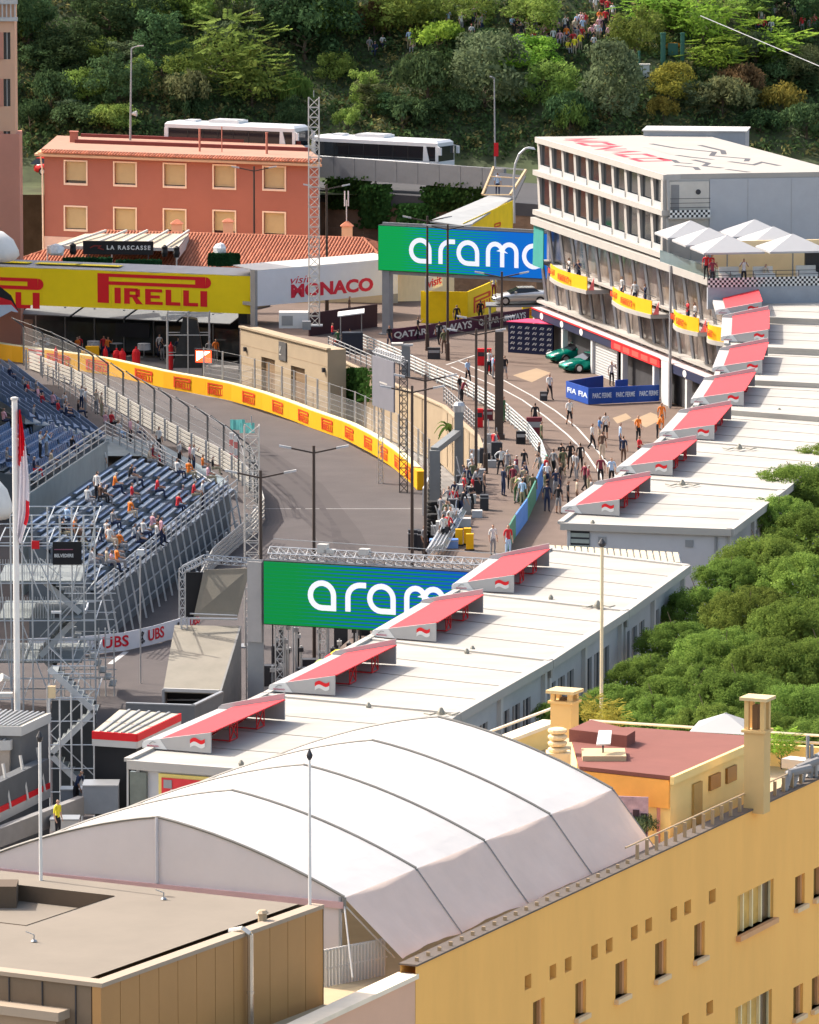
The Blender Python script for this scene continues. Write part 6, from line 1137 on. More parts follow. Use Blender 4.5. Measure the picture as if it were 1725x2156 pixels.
b = B(); lattice(b, c0, c3, .3, .42, .03, .02); b.build("side_truss", GALV, t); b = B(); lattice(b, c3, PY(430, 1177, Y + 2), .3, .42, .03, .02); lattice(b, PY(430, 1177, Y + 2), PY(528, 1184, Y + 2), .3, .42, .03, .02); b.build("top_truss", GALV, t); b = B(); b.tube(PY(400, 1302, Y), PY(500, 1304, Y), .06); b.tube(PY(400, 1292, Y), PY(500, 1296, Y), .04); b.build("lower_bar", GALV, t)
b = B(); b.prism([PY(408, 1298, Y + 1.2), PY(500, 1300, Y + .6), PY(527, 1196, Y + .4), PY(430, 1200, Y + 1.6)], (0, .06, 0)); b.build("fabric", CANV, t); b = B(); b.prism([PY(388, 1300, Y + 1.6), PY(412, 1300, Y + 1.7), PY(428, 1205, Y + 1.8), PY(390, 1205, Y + 1.7)], (0, .05, 0)); b.build("black_back", BLACK, t)
for u in (388, 525): q_ = PY(u, 1300, Y + .5); b = B(); lattice(b, (q_.x, q_.y, 0), (q_.x, q_.y, q_.z), .3, .5, .03, .02); b.build("leg", GALV, t)
t = thing("covered_stair", "sloping grey stair cover with a dark mouth below the truss framed box", "stair", PY(420, 1480, 300)); s0, s1, s2, s3 = PY(344, 1452, 298), PY(462, 1456, 297.4), PY(504, 1318, 306.5), PY(368, 1316, 307)
b = B(); b.prism([s0, s1, s2, s3], (0, 0, -.14)); b.build("cover_panel", CANV, t); b = B(); b.prism([s1, s2, Vector((s2.x, s2.y, 0)), Vector((s1.x, s1.y, 0))], (.1, 0, 0)); b.build("side_panel", M("stair_side", (.22, .215, .205), .8, .12), t); b = B(); b.prism([s0, s3, Vector((s3.x, s3.y, 0)), Vector((s0.x, s0.y, 0))], (.1, 0, 0)); b.build("side_panel", M("stair_side", (.22, .215, .205), .8), t)
for q_ in (s0, s1): b = B(); b.box(q_.x - .06, q_.x + .06, q_.y - .1, q_.y, 0, q_.z); b.build("jamb", GREY, t)
b = B(); b.bar(s0, s1, .14, .16); b.build("lintel", OFFW, t); b = B(); b.box(s0.x, s1.x, s0.y + 1.5, s0.y + 1.6, 0, s0.z - .1); b.build("dark_mouth", BLACK, t)
for k in range(5): b = B(); b.box(s0.x + .1, s1.x - .1, s0.y + .1 + k * .28, s0.y + .35 + k * .28, 1.5 + k * .2, 1.56 + k * .2); b.build("step", GREY, t)
# ================================================================== containers and cabins at the lower left
def cabin(label, roofD, z, depth, roofmat, seams, fascia, stripe, group=None, body=BLACK):
    q = [P(u, v, z) for u, v in roofD]; t = thing("site_cabin", label, "cabin", ((q[0] + q[1] + q[2] + q[3]) / 4) - Vector((0, 0, depth)), group); b = B(); b.prism(q, (0, 0, -.1)); b.build("roof", roofmat, t)  # q: front-left, front-right, back-right, back-left
    for k in range(1, seams): f = k / seams; a, c = q[0].lerp(q[1], f), q[3].lerp(q[2], f); b = B(); b.bar(a + Vector((0, 0, .03)), c + Vector((0, 0, .03)), .09, .07); b.build("roof_rib", GREY, t)
    for a, c in ((q[0], q[1]), (q[1], q[2])):
        fr = Fr(a, c)
        if stripe: b = B(); b.box(-.04, fr.len + .04, -.08, .0, z - .32, z + .02, fr); b.build("red_fascia", RED, t); b = B(); b.box(-.04, fr.len + .04, -.07, .0, z - .62, z - .32, fr); b.build("white_fascia", OFFW, t)
        else: b = B(); b.box(-.04, fr.len + .04, -.07, .0, z - .4, z + .02, fr); b.build("fascia", fascia, t)
    c = sum(q, Vector()) / 4; b = B(); b.prism([c + (p - c) * .97 - Vector((0, 0, .1)) for p in q], (0, 0, -depth)); b.build("wall", body, t)
    return t
RIB = M("ribbed_roof", srgb(182, 172, 152), .7, .1, 1); cabin("black site cabin with ribbed roof and red and white striped edge", [(197, 1540), (287, 1546), (378, 1503), (252, 1494)], 6.8, 6.8, RIB, 6, None, True)
cabin("site cabin with ribbed pale roof at the left edge", [(-60, 1528), (44, 1530), (104, 1502), (-20, 1494)], 7.2, 3.2, RIB, 11, OFFW, False, body=M("cabin_shade", (.13, .13, .13), .8)); cabin("lower pale roofed cabin under the ribbed one at the left edge", [(-60, 1562), (20, 1560), (49, 1540), (-20, 1534)], 6.6, 2.0, RIB, 7, OFFW, False, body=M("cabin_sheet", (.4, .33, .27), .8, .2))
t = thing("team_truck_wall", "long dark barrier wall with red and white stripe at the lower left", "barrier", P(50, 1680, 3.5)); fr = Fr(P(-80, 1740, 4.5), P(104, 1650, 4.5)); b = B(); b.box(0, fr.len, 0, .5, 0, 5.6, fr); b.build("wall", M("truck_grey", (.1, .105, .11), .7, .1), t); b = B(); b.box(0, fr.len, -.05, 0, 4.3, 4.55, fr); b.build("red_stripe", RED, t); b = B(); b.box(0, fr.len, -.05, 0, 3.9, 4.3, fr); b.build("white_stripe", OFFW, t)
for k in range(5): x = fr.len * (.12 + k * .2); b = B(); b.bar(fr(x, -.1, 4.3), fr(x + .2, .3, 6.2), .1, .1); b.build("strut", OFFW, t)
t = thing("low_kerb_wall", "low pale kerb wall beneath the dark striped wall, lower left", "wall", P(60, 1760, 3.5)); fr = Fr(P(-40, 1800, ZP), P(180, 1715, ZP)); b = B(); b.box(0, fr.len, 0, .35, ZP, ZP + .8, fr); b.build("wall", CONC, t)
for u, v, w_, h_, d_, nm, lab, mt in ((212, 1716, 1.5, 1.25, 1.4, "generator_box", "grey generator box on the lower left lane", M("generator_grey", (.22, .24, .26), .6)), (150, 1698, .9, .7, .8, "equipment_box", "small grey equipment box left of the generator", M("generator_grey", (.22, .24, .26), .6)), (136, 1752, 1.2, .5, 1.0, "white_crate", "white open crate near the tent's far edge", OFFW)):
    p = P(u, v, ZP); tt = thing(nm, lab, "box", p); b = B(); b.box(p.x - w_ / 2, p.x + w_ / 2, p.y, p.y + d_, ZP + .05, ZP + h_); b.build("case", mt, tt); b = B(); b.box(p.x - w_ / 2 - .03, p.x + w_ / 2 + .03, p.y - .03, p.y + d_ + .03, ZP + h_, ZP + h_ + .06); b.build("lid", GREY, tt); b = B(); b.box(p.x - w_ / 2 + .1, p.x + w_ / 2 - .1, p.y + .1, p.y + d_ - .1, ZP, ZP + .05); b.build("skid", DARK, tt)
t = thing("grey_hoarding_wall", "plain dark grey hoarding in front of the covered stair", "hoarding", P(365, 1500, ZP)); GH2 = M("hoarding_grey", (.14, .145, .15), .8, .1)
for a, c, zt in (((265, 1482), (410, 1487), 5.2), ((410, 1487), (470, 1458), 5.2)): fr = Fr(P(*a, zt), P(*c, zt)); b = B(); b.box(0, fr.len, 0, .15, 0, zt, fr); b.build("panel", GH2, t); b = B(); b.box(0, fr.len, -.02, .17, zt, zt + .06, fr); b.build("top_edge", GREY, t)
# ================================================================== big flag pole and small poles
def pole(label, u, v0, v1, Y, r, mat, zb=None, ball=True, name="flag_pole"):
    a, c = PY(u, v1, Y), PY(u, v0, Y); zb = a.z if zb is None else zb; t = thing(name, label, "pole", (c.x, c.y, zb)); b = B(); b.tube((c.x, c.y, zb), c, r, 12, r * .85); b.build("shaft", mat, t)
    if ball: b = B(); b.lathe(c, [(r * .8, 0), (r * 1.7, .06), (r * 2.0, .14), (r * 1.2, .22), (r * .4, .3)], 8); b.build("finial", DARK, t)
    else: b = B(); b.lathe(c, [(r * 1.15, 0), (r * 1.15, .1), (r * .5, .14)], 10); b.build("cap", OFFW, t)
    return t, c
PW_ = M("pole_white", (.7, .69, .66), .4, .05); t, c = pole("thick white flagpole with the red and white flag, left edge", 31, 842, 1500, 270, .15, PW_, 0, False, "flag_pole")
for u, v, s in ((12, 1430, 'speaker'), (14, 1462, 'box')): p = PY(u + 8, v, 269.7); b = B(); (b.tube(p, p + Vector((-.35, -.2, .12)), .08, 8, .2) if s == 'speaker' else b.box(p.x - .5, p.x + .1, p.y - .2, p.y + .2, p.z - .1, p.z + .08)); b.build("loudspeaker" if s == 'speaker' else "camera_box", OFFW, t)
b = B(); cols_ = 14; rows_ = 22
FW = [[None] * (cols_ + 1) for _ in range(rows_ + 1)]
for i in range(rows_ + 1):
    f = i / rows_; v = 862 + 258 * f
    for j_ in range(cols_ + 1):
        g = j_ / cols_; wd = (4 + 20 * math.sin(min(1, f * 1.5) * 1.57)) * (1 - .75 * max(0, f - .8) / .2); u = 40 + wd * g - 3 * f; FW[i][j_] = PY(u, v + 26 * g * f, 270 - .02) + Vector((0, .16 * math.sin(g * 11 + f * 3) - .1, 0))
for i in range(rows_):
    for j_ in range(cols_): b.mat(0 if (i / rows_ < .2 + .25 * (1 - j_ / cols_) or (i / rows_ > .66 and i / rows_ < .85 and j_ > 9)) else 1).quad(FW[i][j_], FW[i][j_ + 1], FW[i + 1][j_ + 1], FW[i + 1][j_])
o = b.build("hanging_flag", [M("flag_red", srgb(205, 20, 40), .8, .06, trans=.2), M("flag_white", (.66, .62, .66), .8, .05, trans=.2)], None, True); tag(o, "limp red and white flag hanging from the thick white pole", "flag")
p = PY(107, 1458, 275); t = thing("antenna_panel", "cream antenna panel on a thin post in front of the scaffold", "antenna", (p.x, p.y, 0)); b = B(); b.tube((p.x - .15, p.y, 0), (p.x - .15, p.y, p.z + .3), .04); b.build("post", GALV, t); b = B(); b.box(p.x - .1, p.x + .22, p.y - .1, p.y + .05, p.z - .25, p.z + .3); b.build("panel", CREAM, t)
p = PY(295, 1165, 318); t = thing("camera_mast", "thin mast with small white camera box in front of the plank grandstand", "mast", (p.x, p.y, 0)); b = B(); b.tube((p.x, p.y, 0), p, .04); b.build("post", GALV, t); b = B(); b.box(p.x - .12, p.x + .2, p.y - .15, p.y + .1, p.z - .1, p.z + .2); b.build("camera", WHITE, t)
p = PY(117, 1290, 305); t = thing("security_camera", "white camera with dark hood on the scaffold tower", "camera", p); b = B(); b.box(p.x - .2, p.x + .3, p.y - .3, p.y, p.z, p.z + .1); b.build("housing", WHITE, t); b = B(); b.box(p.x - .02, p.x + .2, p.y - .25, p.y - .05, p.z - .22, p.z); b.build("lens", DARK, t)
# round canopies at the left edge
for u, v, r_, Y, lab in ((-20, 512, 2.0, 420, "white rounded canopy at the left edge near the pink tower"), (-30, 1052, 1.35, 300, "beige rounded canopy at the left edge below the blue seats")):
    p = PY(u, v + 30, Y); t = thing("round_canopy", lab, "canopy", (p.x, p.y, 0)); b = B(); b.lathe(p, [(r_ * .85, -.2), (r_, .15), (r_ * .97, .5), (r_ * .8, 1.2), (r_ * .45, 1.75), (.05, 1.95)], 20); b.build("dome", M("canopy_white", (.68, .65, .6), .6), t, True); b = B(); b.tube((p.x, p.y, 0), p, .12); b.build("mast", GREY, t)
t = thing("striped_hull", "pointed hull-like float striped black, red and white at the left edge", "float", PY(-10, 660, 415)); A_ = [(-40, 596, 657), (0, 603, 668), (24, 622, 655), (38, 652, 658)]; Yh = 415
for nm, mt, f0, f1 in (("black_top", BLACK, 0, .35), ("red_band", RED, .35, .6), ("white_bottom", M("hull_white", (.5, .55, .62), .5), .6, 1)):
    b = B()
    for (u0, a0_, a1_), (u1, c0_, c1_) in zip(A_, A_[1:]):
        pt = lambda u, lo, hi, f, y: PY(u, lo + (hi - lo) * f, Yh + y); b.hexa([pt(u0, a0_, a1_, f1, 0), pt(u1, c0_, c1_, f1, 0), pt(u1, c0_, c1_, f1, 1.2), pt(u0, a0_, a1_, f1, 1.5), pt(u0, a0_, a1_, f0, 0), pt(u1, c0_, c1_, f0, 0), pt(u1, c0_, c1_, f0, 1.2), pt(u0, a0_, a1_, f0, 1.5)])
    b.build(nm, mt, t)
p = PY(-20, 660, 415.6); b = B(); b.tube((p.x, p.y, 0), p, .15); b.build("support", GREY, t)
# ================================================================== pit garages with red roof wedges
GROOF = M("garage_roof", (.365, .347, .312), .85, .16, .45, .1, stretch=(.5, 1.6, 1)); GFAS = M("garage_fascia", (.4, .38, .345), .7, .05); GWALL = M("garage_wall", (.42, .43, .43), .7, .06); WRED = M("wedge_red", srgb(198, 50, 58), .7, .05, 1.2); WGREY = M("wedge_grey", (.4, .39, .38), .7, .05)
LB = [(268, 1603), (560, 1464), (778, 1346), (963, 1246), (1158, 1158)]; RB = [(760, 1640), (965, 1503), (1160, 1392), (1320, 1287), (1450, 1192)]
LB2 = [(1180, 1103), (1306, 1004), (1396, 924), (1464, 858), (1508, 797), (1530, 727), (1525, 664), (1508, 612)]; RB2 = [(1540, 1116), (1650, 1033), (1745, 955), (1830, 886), (1895, 815), (1935, 745), (1940, 680), (1925, 622)]
ordn = ["first", "second", "third", "fourth", "fifth", "sixth", "seventh", "eighth", "ninth", "tenth", "eleventh"]
def garage(i, l0, l1, r0, r1, end):
    a, c, d, e = P(*l0, ZR), P(*l1, ZR), P(*r1, ZR), P(*r0, ZR); ac = (c - a).normalized(); t = thing("pit_garage", f"flat white roofed pit garage unit, {ordn[i]} from the tent", "garage", (a + d) / 2 - Vector((0, 0, ZR - ZP)), "pit garage units in a curving row")
    g = .04; A_, C_, D_, E_ = a + (c - a) * .003, c - (c - a) * .003, d - (d - e) * .003, e + (d - e) * .003
    b = B(); b.prism([A_, C_, D_, E_], (0, 0, -.22)); b.build("roof", GROOF, t)
    n = 4
    for k in range(1, n): f = k / n; b = B(); b.bar(A_.lerp(C_, f) + Vector((0, 0, .012)), E_.lerp(D_, f) + Vector((0, 0, .012)), .03, .02); b.build("roof_seam", M("roof_seam", (.26, .245, .215), .8), t)
    b = B(); b.bar(C_ + Vector((0, 0, .03)), D_ + Vector((0, 0, .03)), .35, .1); b.build("joint_cover", GFAS, t)
    b = B(); b.bar(A_ + Vector((0, 0, .05)), C_ + Vector((0, 0, .05)), .3, .14); b.build("front_edge", GFAS, t)
    nf_ = Fr(A_, E_); b = B()
    if not end: b.box(0, nf_.len, .01, .12, ZR - .75, ZR - .225, nf_); b.build("step_riser", GFAS, t) if not end else None
    rf = Fr(E_, D_); b = B(); b.box(0, rf.len, -.12, .25, ZR - .32, ZR + .05, rf); b.build("rear_gutter", GFAS, t)
    # rear wall with windows
    holes = [(rf.len * (.06 + k * .118), rf.len * (.06 + k * .118) + rf.len * .085, ZP + 3.6, ZR - 1.2) for k in range(8) if k % 4 != 3]
    b = B(); holed(b, rf, 0, rf.len, ZP - .2, ZR - .22, holes, .15, .3); b.build("rear_wall", GWALL, t)
    for h in holes: b = B(); b.box(h[0], h[1], .42, .45, h[2], h[3], rf); w_ = b.build("window", GLASS, t); b = B(); b.box((h[0] + h[1]) / 2 - .04, (h[0] + h[1]) / 2 + .04, .36, .42, h[2], h[3], rf); b.build("mullion", OFFW, w_)
    for k in (.02, .48, .97): b = B(); b.box(rf.len * k, rf.len * k + .35, .12, .3, ZP, ZR - .32, rf); b.build("pilaster", OFFW, t)
    lf = Fr(A_, C_); b = B(); b.box(0, lf.len, -.5, -.35, ZP, ZR - .22, lf); b.build("front_wall", GWALL, t)
    if end:
        ef = Fr(A_, E_); b = B(); b.box(.3, ef.len - .3, .15, .4, ZP - .2, ZR - .22, ef); b.build("end_wall", M("end_wall", (.5, .5, .51), .7, .05), t); b = B(); b.box(0, ef.len, -.1, .15, ZR - .3, ZR + .05, ef); b.build("end_fascia", GFAS, t)
        if i == 4:
            for k in range(5): b = B(); b.box(.35, 1.45, .06, .15, ZR - .65 - k * .3, ZR - .45 - k * .3, ef); b.build("louvre_slat", M("louvre_green", (.3, .34, .31), .5), t)
            b = B(); b.box(.35, 1.45, .1, .149, ZR - 2.0, ZR - .35, ef); b.build("louvre_frame", DARK, t)
            for x in (1.9, 6.3): b = B(); b.box(x, x + .4, .1, .15, ZR - .95, ZR - .6, ef); b.build("wall_vent", GREY, t)
            b = B(); b.tube(ef(ef.len - .8, .1, ZP), ef(ef.len - .8, .1, ZR - .4), .07); b.build("downpipe", GREY, t)
        else:
            b = B(); b.box(.1, .8, -.02, .15, ZP, ZR - .4, ef); b.build("glazed_corner", M("corner_glass", (.12, .14, .12), .1, .3, spec=.6), t); b = B(); b.box(1.3, ef.len, .05, .15, ZP, ZR - .4, ef); b.build("poster_frame", M("poster_gold", srgb(222, 204, 120), .6), t); b = B(); b.box(1.45, ef.len, 0, .05, ZP, ZR - .55, ef); po = b.build("poster", M("poster_red", srgb(214, 58, 62), .6), t); text_part("RIEN", WHITE, po, ef.mat(), 1.5, .36, 1.85, ZR - 1.35); b = B(); b.box(1.55, 1.9, -.03, 0, ZR - .95, ZR - .62, ef); b.build("poster_badge", GREY, po)
            b = B(); b.bar(ef(.1, -.3, ZP), ef(0, 0, ZR - .3), .07, .07); b.build("corner_strut", OFFW, t)
ZRS = [10.5] * 7 + [10.8, 11.1, 11.5, 11.9]
for i in range(4): garage(i, LB[i], LB[i + 1], RB[i], RB[i + 1], i == 0)
for i in range(7): ZR = ZRS[i + 4]; garage(i + 4, LB2[i], LB2[i + 1], RB2[i], RB2[i + 1], i == 0)
WD = [((301, 1574), (444, 1586), (601, 1515)), ((567, 1455), (705, 1464), (835, 1398)), ((784, 1340), (918, 1351), (1018, 1290)), ((952, 1242), (1082, 1248), (1157, 1192)), ((1182, 1079), (1304, 1086), (1370, 1036)), ((1298, 994), (1416, 1001), (1467, 958)), ((1389, 920), (1504, 926), (1540, 883)), ((1455, 849), (1566, 854), (1590, 813)), ((1500, 783), (1605, 787), (1617, 749)), ((1518, 718), (1618, 722), (1618, 680)), ((1507, 662), (1604, 663), (1592, 628))]
fl = B(); NF_ = 8
for j_ in range(2):
    for k in range(NF_):
        f0, f1 = k / NF_, (k + 1) / NF_; wv = lambda f: .09 * math.sin(f * 6.0) + .12 * f; z_ = .0 if j_ else .2
        fl.mat(j_).add([(f0 * .62, 0, wv(f0) + z_ - .0), (f1 * .62, 0, wv(f1) + z_), (f1 * .62, 0, wv(f1) + z_ + .2), (f0 * .62, 0, wv(f0) + z_ + .2)], [(0, 1, 2, 3)])
FLM = fl.mesh("flag_print", [RED, WHITE])
for i, (tip, rb, far) in enumerate(WD):
    ZR = ZRS[i]; T, Rb, F_ = P(*tip, ZR + .06), P(*rb, ZR + .06), P(*far, ZR + .06); X_ = (Rb - T); L_ = X_.length; X_.normalize(); D_ = (F_ - Rb); Z_ = Vector((0, 0, 1)); t = thing("roof_wedge", f"red topped grey roof wedge with flag print, {ordn[i]} from the tent", "roof wedge", T, "red roof wedges on the garages")
    def W(x, d, z): return T + X_ * (x * L_) + D_ * d + Z_ * z
    prof = [(0, .0), (0, .2), (.05, .3), (1, .82), (1, 0)]
    for d0, nm in ((0, "near_side"), (1, "far_side")):
        b = B(); lo, hi = (0, .012) if d0 == 0 else (.988, 1); k_ = 0 if d0 == 0 else .28
        b.prism([W(x, lo, z + (k_ * (.4 + .6 * x) if z > 0 else 0)) for x, z in prof], D_ * .012); b.build(nm, WGREY, t)
    b = B(); b.prism([W(-.005, -.002, 0), W(-.005, -.002, .2), W(.045, -.002, .31), W(.25, -.002, .41), W(.36, -.002, 0)], D_ * .0015); b.build("white_nose", WHITE, t); b = B(); b.prism([W(.0, .0, .05), W(.0, 1, .05), W(.24, 1, .05), W(.24, 0, .05)], Z_ * .2); b.build("front_lip", WGREY, t)
    b = B(); b.prism([W(.22, .013, .36), W(.22, .985, .36), W(1.02, .985, .86), W(1.02, .013, .86)], Z_ * -.05); b.build("red_canopy", WRED, t)
    fr = Fr(T, Rb); put(FLM, "flag_print", t, mw=fr.mat(L_ * .7, 0, ZR + .22) @ Matrix.Translation((0, -.02, 0)) @ Matrix.Diagonal((1.05, 1, .8, 1)))
    b = B(); stroke(b, [(0, 0), (.14, .1), (.28, .08)], .03); m = fr.mat(L_ * .1, -.025, ZR + .24); put(b.mesh("horse_mark", [GREY]), "horse_mark", t, mw=m); text_part("MONACO", M("nose_red", srgb(190, 90, 110), .7), t, fr.mat(0, -.02, 0), .5, .06, L_ * .07, ZR + .14, th=.3)
    for d0 in (.34, .7):
        b = B(); p0, p1, p2 = W(.9, d0, 0), W(.9, d0, .75), W(.55, d0, 0); p3 = W(.55, d0, .55); q0, q1 = W(.9, d0 + .1, 0), W(.9, d0 + .1, .75)
        for e0, e1 in ((p0, p1), (p2, p3), (p1, p2), (p0, p2), (q0, q1), (p0, q1), (p1, q0), (q0, p0)): b.tube(e0, e1, .028, 5)
        b.build("red_truss", M("truss_red", srgb(196, 34, 40), .6), t)
ZR = 10.5
# roof clutter: gulls' debris, cables, vents
for u, v, wd in ((928, 1503, 1.2), (1258, 1276, 1.0), (1436, 1020, 1.4), (1556, 944, 1.2), (1640, 868, 1.2), (1700, 800, 1.2), (1680, 738, 1.2), (1685, 675, 1.3)):
    q = [P(u - 35 + 12 * k, v + (2 if k % 2 else -1), ZR + .1) for k in range(7)]; b = B(); b.path(q, .035, 4); b.lathe(q[3], [(.14, 0), (.16, .12), (.05, .3)], 6); tag(b.build("roof_anchor_line", M("anchor_grey", (.25, .24, .2), .7)), "slack safety line with anchor lying over a roof joint", "safety line", "anchor lines on the garage roofs")
for u, v in ((983, 1376), (995, 1370), (776, 1490), (508, 1612), (1160, 1262), (1248, 1104)): b = B(); b.lathe(P(u, v, ZR), [(.1, 0), (.12, .1), (.04, .22)], 7); tag(b.build("roof_vent", M("anchor_grey", (.25, .24, .2), .7)), "small grey vent knob on a white garage roof", "vent", "vent knobs on the garage roofs")
b = B(); a, c = P(1160, 1168, ZR - .2), P(1436, 1184, ZR - .2); d = Vector((0, 2.6, .1)) ; t = thing("corrugated_canopy", "tan corrugated lean-to roof in the gap between the garage blocks", "roof", a)
n = 20
for k in range(n): p, q = a.lerp(c, k / n), a.lerp(c, (k + 1) / n); b = B(); b.prism([p, p + d, q.lerp(p, .25) + d, q.lerp(p, .25)], (0, 0, -.08)); b.build("rib_sheet", M("corrugate_tan", srgb(190, 178, 150), .7, .1), t)
b = B(); b.prism([a - Vector((0, 0, .09)), a + d - Vector((0, 0, .09)), c + d - Vector((0, 0, .09)), c - Vector((0, 0, .09))], (0, 0, -.1)); b.build("deck", GREY, t)
for p in (a + d * .9, c + d * .9): b = B(); b.tube(Vector((p.x, p.y, ZP)), p - Vector((0, 0, .15)), .08); b.build("post", GREY, t)
# air handlers behind the garages
for u, v in ((1375, 1330), (1395, 1318), (1300, 1395)): p = P(u, v, 6.5); tt = thing("air_handler", "grey-white air handling unit behind the garages next to the pines", "air conditioner", (p.x, p.y, ZP), "air units behind the garages"); b = B(); b.box(p.x - .6, p.x + .6, p.y - .5, p.y + .5, ZP, 6.4); b.build("case", GWALL, tt); b = B(); b.lathe((p.x, p.y, 6.4), [(.4, 0), (.42, .12), (.1, .14)], 10); b.build("fan", DARK, tt)
# ---- hanging grey screen and loudspeaker tower at the wall
t = thing("hanging_screen", "grey hanging screen with steel frame over the cream wall", "screen", P(805, 880, 0)); HF = Fr(PY(784, 800, 396), PY(829, 812, 392)); x, z0 = HF.hit(784, 853); x, z1 = HF.hit(784, 748); b = B(); b.box(0, HF.len, 0, .1, z0, z1, HF); b.build("sheet", M("screen_sheet", (.2, .2, .23), .6, .06), t); b = B(); b.box(HF.len * .35, HF.len * .7, -.01, 0, (z0 + z1) / 2, (z0 + z1) / 2 + .1, HF); b.build("print", OFFW, t)
b = B(); lattice(b, HF(-.1, .3, z1 + .2), HF(HF.len + 1.2, .3, z1 + .2), .35, .45, .03, .02); b.build("top_truss", GALV, t); b = B(); lattice(b, HF(HF.len + .5, .5, 0), HF(HF.len + .5, .5, z1), .5, .5, .035, .025); b.build("leg", DARK, t); b = B(); lattice(b, HF(.2, .5, 0), HF(.2, .5, z0), .3, .5, .03, .02); b.build("leg", GALV, t)
p = P(855, 900, 0); t = thing("steel_column", "thick grey steel column with lamp bracket beside the hanging screen", "column", (p.x, p.y, 0)); q = PY(855, 728, p.y); b = B(); b.box(p.x - .3, p.x + .3, p.y - .3, p.y + .3, 0, q.z); b.build("shaft", M("column_grey", (.2, .215, .22), .5), t); b = B(); b.box(p.x - 1.0, p.x + .5, p.y - .2, p.y + .2, q.z, q.z + .12); b.build("bracket", GALV, t); b = B(); b.box(p.x - 1.0, p.x - .2, p.y - .4, p.y + .4, q.z + .12, q.z + .2); b.build("lamp_panel", OFFW, t)
# steel arch frame and clutter at the pit wall end
STG = M("arch_frame_steel", (.19, .2, .2), .5, .1)
p0, p1 = P(915, 1105, 0), P(967, 1090, 0); t = thing("steel_arch_frame", "grey steel portal frame at the barrier's end", "frame", p0); b = B(); b.box(p0.x - .3, p0.x + .35, p0.y, p0.y + .6, 0, 4.6); b.build("post", STG, t); b = B(); b.box(p1.x - .3, p1.x + .25, p1.y, p1.y + .6, 0, 6.6); b.build("post", STG, t); b = B(); b.bar((p0.x, p0.y + .3, 4.6), (p1.x, p1.y + .3, 5.4), .5, .35); b.build("beam", STG, t); b = B(); b.lathe((p1.x, p1.y + .3, 6.6), [(.35, 0), (.38, .4), (.25, .6)], 10); b.build("warning_lamp", GALV, t)
t = thing("tyre_wall_end", "dark stacked tyre wall end beside the steel portal frame", "tyre stack", P(905, 1150, 0))
for k in range(5):
    for z in range(9): p = P(903 - k * 1.5, 1045 + k * 28, 0); b = B(); b.lathe((p.x + .4, p.y, z * .24), [(.34, 0), (.38, .06), (.38, .18), (.34, .24)], 10); b.build("tyre", TYRE, t)
hoarding("end_panel", "white and red end panel where the yellow barrier stops", [(893, 1085), (905, 1060)], 0, 1.7, WHITE)
rg = random.Random(12); GEQ2 = "equipment cases along the pit wall"
for k, (u, v, c_, w_, h_) in enumerate(((905, 1150, 'g', .6, 1.0), (925, 1135, 'k', .5, 1.3), (940, 1120, 'w', .8, .6), (952, 1098, 'g', .7, .7), (965, 1080, 'k', .6, 1.1), (985, 1060, 'w', 1.0, .5), (1000, 1040, 'k', .8, 1.0), (1010, 1020, 'g', .7, .9), (890, 1160, 'k', .6, 1.2), (975, 1110, 'w', .9, .5), (1020, 1075, 'k', .5, .9), (1005, 1090, 'w', .6, .4), (935, 1155, 'b', 1.6, .5), (872, 1158, 'k', .7, 1.2), (1000, 975, 'w', .6, .8), (1035, 950, 'w', .8, .7))):
    z = ZP if u > 930 else 0; p = P(u, v, z); mt = dict(g=GREY, k=DARK, w=OFFW, b=M("tarp_blue", srgb(110, 150, 215), .6, .1))[c_]; nm = dict(g="grey", k="black", w="pale", b="blue covered")[c_]; tt = thing("equipment_case", f"{nm} equipment case among the gear along the pit wall", "case", p, GEQ2); b = B(); b.box(p.x - w_ / 2, p.x + w_ / 2, p.y, p.y + .6, z, z + h_); b.build("case", mt, tt); b = B(); b.box(p.x - w_ / 2 - .02, p.x + w_ / 2 + .02, p.y - .02, p.y + .62, z + h_ * .8, z + h_ * .84); b.build("lid_band", GALV, tt)
b = B(); t = thing("beam_stack", "diagonal stack of silver truss beams along the pit wall", "truss", P(940, 1110, ZP))
for k in range(4): b = B(); lattice(b, P(905 + k * 9, 1160 - k * 2, ZP + .5), P(950 + k * 8, 1085 - k * 3, ZP + .5), .3, .5, .03, .02); b.build("beam", GALV, t)
t = thing("fabric_fence", "blue-green fabric covered fence curving beside the waiting mechanics", "fence", P(1120, 1080, ZP)); q = [P(u, v, ZP) for u, v in ((1065, 1165), (1085, 1130), (1110, 1095), (1128, 1055), (1143, 1020), (1152, 1000))]; cm = [M("fence_green", srgb(70, 130, 110), .7), M("fence_blue", srgb(76, 130, 205), .7)]
for i, (a, c) in enumerate(zip(q, q[1:])): f = Fr(a, c); b = B(); b.box(0, f.len, -.04, .04, ZP, ZP + 1.25, f); b.build("fabric_panel", cm[i % 2], t); b = B(); b.tube(f(0, 0, ZP), f(0, 0, ZP + 1.3), .04); b.build("post", GALV, t)
